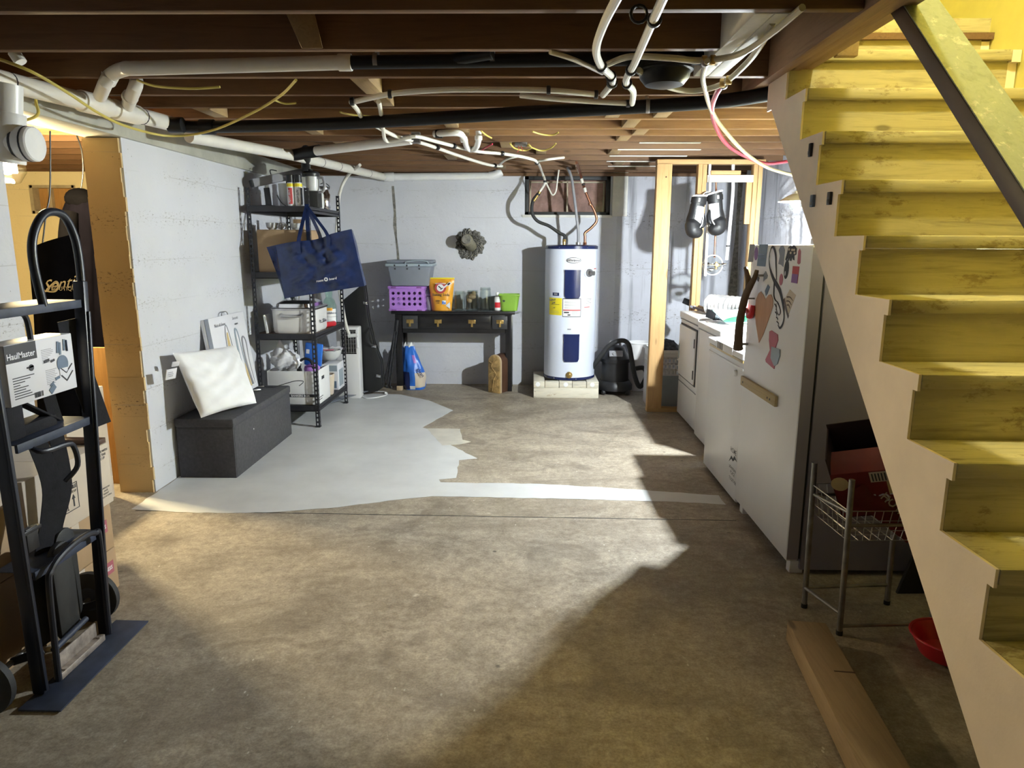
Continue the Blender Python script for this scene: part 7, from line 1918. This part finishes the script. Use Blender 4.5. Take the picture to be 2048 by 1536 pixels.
# ================================================================= boxing gloves hanging on the frame
def glove(label, c, s, rz, tilt, group):
    """hanging glove, cuff up; s = side the thumb is on"""
    t = thing('boxing_glove', label, 'boxing glove', c, (0, tilt, rz), group)
    S = lambda p: (p[0] * s, p[1], p[2])
    H = (0, 1, 0)
    part(t, 'cuff', MB().sweep([(0, 0, .055), (0, 0, .0), S((-.004, 0, -.06))], [(.068, .052), (.070, .054), (.060, .050)], 22, True, H, 5), 'leather_b', 0, True)
    part(t, 'cuff_rim', MB().sweep([(.067 * math.cos(a), .051 * math.sin(a), .057 + .012 * math.cos(a)) for a in [k * math.pi / 12 for k in range(24)]], .009, 8, False, None, 0, True), 'leather_w', 0, True)
    part(t, 'hand_panel', MB().sweep([S((.004, -.006, -.045)), S((.004, -.010, -.11)), S((.0, -.016, -.18)), S((.0, -.02, -.21))], [(.060, .052), (.056, .050), (.062, .052), (.05, .04)], 20, True, H, 5), 'leather_w', 0, True)
    part(t, 'back_panel', MB().sweep([S((-.022, .004, -.03)), S((-.026, .004, -.10)), S((-.030, .0, -.18)), S((-.026, -.004, -.23))], [(.046, .054), (.044, .054), (.054, .060), (.05, .055)], 18, True, H, 5), 'leather_b', 0, True)
    part(t, 'fist', MB().sweep([S((-.02, -.012, -.175)), S((-.022, -.022, -.215)), S((-.008, -.034, -.262)), S((.030, -.040, -.268)), S((.058, -.036, -.245))], [(.050, .045), (.078, .066), (.078, .070), (.062, .058), (.026, .028)], 22, True, H, 7), 'leather_b', 0, True)
    part(t, 'thumb', MB().sweep([S((.050, -.020, -.10)), S((.064, -.038, -.15)), S((.062, -.056, -.20)), S((.046, -.066, -.228))], [(.014, .018), (.022, .024), (.024, .026), (.014, .016)], 14, True, H, 5), 'leather_b', 0, True)
    part(t, 'piping', MB().sweep([S((.036, -.052, -.075)), S((.042, -.070, -.14)), S((.036, -.086, -.20)), S((.018, -.094, -.236))], .0055, 8, True, None, 5), 'leather_w', 0, True)
    part(t, 'strap', MB().sweep([(0, 0, .035), (0, 0, -.012)], [(.0745, .058), (.0745, .058)], 22, True, H), 'leather_b', 0, True)
    part(t, 'logo', MB().box(*sorted((s * -.034, s * -.018)), -.0625, -.056, -.004, .028), 'leather_w', 0, True)
    return t
glove('boxing glove hanging in front of the middle stud, left of the pair', (1.598, 6.800, 2.047), 1, .25, .16, 'boxing gloves')
glove('boxing glove hanging right beside the other, nearer the copper pipe', (1.755, 6.820, 2.076), -1, -.2, -.10, 'boxing gloves')
t = thing('glove_hook', 'nail and cord holding the boxing gloves', 'hook', (1.697, 6.880, 2.139))
part(t, 'cord', MB().sweep([(1.610, 6.800, 2.084), (1.684, 6.850, 2.142), (1.749, 6.800, 2.098)], .005, 8, True, None, 5), 'leather_w')
part(t, 'nail', MB().cyl((1.682, 6.840, 2.141), (1.697, 6.900, 2.145), .005), 'steel')

# ================================================================= laundry basket behind the post
lb2 = thing('laundry_basket', 'white slotted laundry basket of dark clothes behind the post', 'basket', (1.42, 7.22, 0))
bx0, bx1, by0, by1, bz = 1.26, 1.60, 7.02, 7.42, .58
mb = MB()
for z0, z1 in ((.0, .36), (.40, .42), (.46, .48), (.52, .58)):
    mb.box(bx0, bx1, by0, by0 + .008, z0, z1).box(bx0, bx0 + .008, by0, by1, z0, z1).box(bx0, bx1, by1 - .008, by1, z0, z1).box(bx1 - .008, bx1, by0, by1, z0, z1)
for k in range(9):
    x = bx0 + (bx1 - bx0 - .02) * k / 8
    mb.box(x, x + .02, by0, by0 + .008, .36, .54)
    y = by0 + (by1 - by0 - .02) * k / 8
    mb.box(bx0, bx0 + .008, y, y + .02, .36, .54)
mb.box(bx0, bx1, by0, by1, 0.0, .01)
part(lb2, 'tub', mb, 'fridge', .001)
part(lb2, 'rim', MB().box(bx0 - .015, bx1 + .015, by0 - .015, by0 + .012, bz, bz + .03).box(bx0 - .015, bx0 + .012, by0, by1, bz, bz + .03).box(bx0 - .015, bx1 + .015, by1 - .012, by1 + .015, bz, bz + .03).box(bx1 - .012, bx1 + .015, by0, by1, bz, bz + .03), 'white', .005)
part(lb2, 'lower_panel', MB().box(bx0 - .002, bx1 + .002, by0 - .003, by0 - .0005, .02, .35), 'tote_light', .001)
crumple('dark_clothes', 'heap of dark patterned clothes in the laundry basket', 'clothes', (1.43, 7.20, .60), .15, 'clothes', (.95, 1.0, .55), 5)
t = thing('white_bucket', 'white curved bucket rim behind the post', 'bucket', (1.29, 8.03, .0))
part(t, 'bucket', MB().lathe((1.29, 8.03, 0), [(.11, 0), (.13, .55), (.125, .55), (.105, .01)], 26, 'z', False), 'fridge')
part(t, 'rim', MB().sweep([(1.29 + .13 * math.cos(a), 8.03 + .13 * math.sin(a), .55) for a in [k * math.pi / 12 for k in range(24)]], .008, 8, False, None, 0, True), 'white')

# ================================================================= under the stairs: wire cart, snack boxes, panels, timber
ca = thing('wire_cart', 'tall grey steel cart with slanting wire basket under the stairs', 'cart', (1.53, 2.92, 0))
legs = [((1.362, 2.79), .70), ((1.300, 3.02), .70), ((1.77, 2.82), .62), ((1.70, 3.06), .62)]
for (x, y), h in legs:
    l_ = part(ca, 'leg', MB().cyl((x, y, .015), (x - .01, y + .005, h), .0125, None, 14), 'steel_dull')
    part(ca, 'foot', MB().cyl((x, y, 0), (x, y, .02), .014, None, 12), 'rubber', sub=l_)
for a, b, z in ((0, 2, .04), (1, 3, .10), (0, 1, .10), (0, 2, .50), (1, 3, .55), (0, 1, .555)):
    pa, pb_ = legs[a][0], legs[b][0]
    part(ca, 'rail', MB().cyl((pa[0] - .005, pa[1], z), (pb_[0] - .005, pb_[1], z), .008, None, 10), 'steel_dull')
wr = MB()
def wire(p, q_, r=.0018):
    wr.cyl(p, q_, r, None, 6, False)
b0, b1, b2, b3 = Vector((1.285, 3.03, .60)), Vector((1.355, 2.80, .56)), Vector((1.80, 2.82, .56)), Vector((1.72, 3.05, .60))
c0, c1, c2, c3 = Vector((1.31, 3.02, .46)), Vector((1.37, 2.82, .42)), Vector((1.76, 2.84, .42)), Vector((1.70, 3.04, .46))
for (p, q_, pb_, qb, n_) in ((b0, b1, c0, c1, 7), (b1, b2, c1, c2, 12), (b2, b3, c2, c3, 7), (b0, b3, c0, c3, 12)):
    for k in range(n_ + 1):
        wire(p.lerp(q_, k / n_), pb_.lerp(qb, k / n_))
    for k in range(4):
        wire(p.lerp(pb_, k / 3), q_.lerp(qb, k / 3), .0024 if k == 0 else .0018)
for k in range(9):
    wire(c0.lerp(c3, k / 8), c1.lerp(c2, k / 8))
for k in range(6):
    wire(c0.lerp(c1, k / 5), c3.lerp(c2, k / 5))
part(ca, 'wire_basket', wr, 'steel')
sbx = thing('snack_carton', 'open red snack carton tilted in the wire cart', 'box', (1.55, 2.93, .60))
R3 = Euler((.35, -.28, -.5)).to_matrix()
cs = Vector((1.565, 2.95, .70))
def bx3(a, b):
    return [cs + R3 @ Vector(p) for p in ((a[0], a[1], a[2]), (b[0], a[1], a[2]), (b[0], b[1], a[2]), (a[0], b[1], a[2]), (a[0], a[1], b[2]), (b[0], a[1], b[2]), (b[0], b[1], b[2]), (a[0], b[1], b[2]))]
part(sbx, 'front', MB().hexa(bx3((-.20, -.15, -.13), (.22, -.145, .10))), 'snack')
part(sbx, 'side', MB().hexa(bx3((-.20, -.15, -.13), (-.195, .10, .18))).hexa(bx3((.215, -.15, -.13), (.22, .10, .13))).hexa(bx3((-.20, .095, -.13), (.22, .10, .20))), 'snack_side')
part(sbx, 'bottom', MB().hexa(bx3((-.20, -.15, -.13), (.22, .10, -.125))), 'snack_side')
part(sbx, 'front_flap', MB().hexa([cs + R3 @ Vector(p) for p in ((-.20, -.15, .10), (.22, -.15, .10), (.22, -.145, .103), (-.20, -.145, .103), (-.19, -.02, .125), (.22, -.02, .125), (.22, -.02, .129), (-.19, -.02, .129))]), 'snack')
def on3(x, z, d=.0015):
    return cs + R3 @ Vector((x, -.15 - d, z))
rr, uu = R3 @ Vector((1, 0, 0)), R3 @ Vector((0, 0, 1))
text(sbx, 'carton_text', 'Flamin', .09, on3(.12, -.02), rr, uu, 'gold', .02)
text(sbx, 'carton_text', 'HOT', .06, on3(-.02, -.06), rr, uu, 'paper', .02)
part(sbx, 'barcode', MB().hexa([on3(-.05, .045), on3(.08, .045), on3(.08, .095), on3(-.05, .095), on3(-.05, .045, .003), on3(.08, .045, .003), on3(.08, .095, .003), on3(-.05, .095, .003)]), 'card_pale')
mb = MB()
for k in range(10):
    x = -.042 + .012 * k
    mb.hexa([on3(x, .05, .003), on3(x + .005, .05, .003), on3(x + .005, .088, .003), on3(x, .088, .003), on3(x, .05, .004), on3(x + .005, .05, .004), on3(x + .005, .088, .004), on3(x, .088, .004)])
part(sbx, 'barcode_bar', mb, 'ink')
part(sbx, 'print', MB().cyl(on3(-.17, .05), on3(-.17, .05, .003), .035, None, 16), 'gold')
sb2 = thing('snack_bag', 'red snack bag slumped at the front of the wire cart', 'bag', (1.60, 2.86, .50))
part(sb2, 'bag', MB().grid(lambda u, v: Vector((1.42, 2.835, .66)).lerp(Vector((1.70, 2.85, .44)), u) + Vector((0, -.028 * math.sin(math.pi * u) * math.sin(math.pi * v) + .006 * math.sin(20 * u + 9 * v), 0)) + Vector((.10, .01, .10)) * (v - .5) + Vector((0, .02, 0)), 16, 10)
     .grid(lambda u, v: Vector((1.42, 2.87, .66)).lerp(Vector((1.70, 2.885, .44)), u) + Vector((.10, .01, .10)) * (v - .5) + Vector((0, .02 * math.sin(math.pi * u) * math.sin(math.pi * v), 0)), 10, 6), 'snack', angle=70)
text(sb2, 'bag_text', 'HOT', .05, (1.53, 2.822, .58), (.78, 0, -.62), (.62, 0, .78), 'card_pale', .02)
text(sb2, 'bag_text', 'Fries', .045, (1.60, 2.822, .52), (.78, 0, -.62), (.62, 0, .78), 'gold', .02)
# dark sheets leaning under the stairs
for i, (x0, y0, w) in enumerate(((1.80, 3.16, .34), (1.92, 3.10, .22))):
    single('leaning_panel', MB().hexa([(x0, y0, 0), (x0 + w, y0 + .02, 0), (x0 + w, y0 + .04, 0), (x0, y0 + .02, 0), (x0 + .22, y0 + .06, .62 - .06 * i), (x0 + w + .05, y0 + .08, .62), (x0 + w + .05, y0 + .10, .62), (x0 + .22, y0 + .08, .62 - .06 * i)]),
           'panel_dark', ('dark flat panel leaning behind the wire cart', 'second dark panel leaning in front of the other')[i], 'panel', (x0, y0, 0), .003)
tbm = thing('floor_timber', 'thick pine timber lying on the floor in front of the stairs', 'timber', (1.05, 1.9, 0))
ang = math.atan2(1.117 - 1.026, 2.746 - 1.886)
def tpt(s, w):
    d_ = Vector((math.sin(ang), math.cos(ang), 0)); n_ = Vector((math.cos(ang), -math.sin(ang), 0))
    return Vector((1.117, 2.746, 0)) + d_ * s + n_ * w
mb = MB().hexa([tpt(-2.3, 0), tpt(-2.3, .155), tpt(0, .155), tpt(0, 0)] + [p + Vector((0, 0, .09)) for p in (tpt(-2.3, 0), tpt(-2.3, .155), tpt(0, .155), tpt(0, 0))])
part(tbm, 'timber', mb, 'pine_y', .004)
part(tbm, 'saw_mark', MB().hexa([tpt(-.36, .08), tpt(-.36, .154), tpt(-.352, .154), tpt(-.352, .08)] + [p + Vector((0, 0, .0906)) for p in (tpt(-.36, .08), tpt(-.36, .154), tpt(-.352, .154), tpt(-.352, .08))]), 'darkwood')
rb = thing('red_bowl', 'glossy red plastic bowl on the floor under the stairs', 'bowl', (1.72, 2.62, 0), (0, 0, 0))
part(rb, 'bowl', MB().lathe((1.72, 2.62, 0), [(.05, .002), (.10, .02), (.135, .09), (.14, .10), (.13, .098), (.095, .028), (.001, .012)], 30, 'z', False), 'red')
part(rb, 'rim', MB().sweep([(1.72 + .139 * math.cos(a), 2.62 + .139 * math.sin(a), .10) for a in [k * math.pi / 14 for k in range(28)]], .005, 8, False, None, 0, True), 'red')
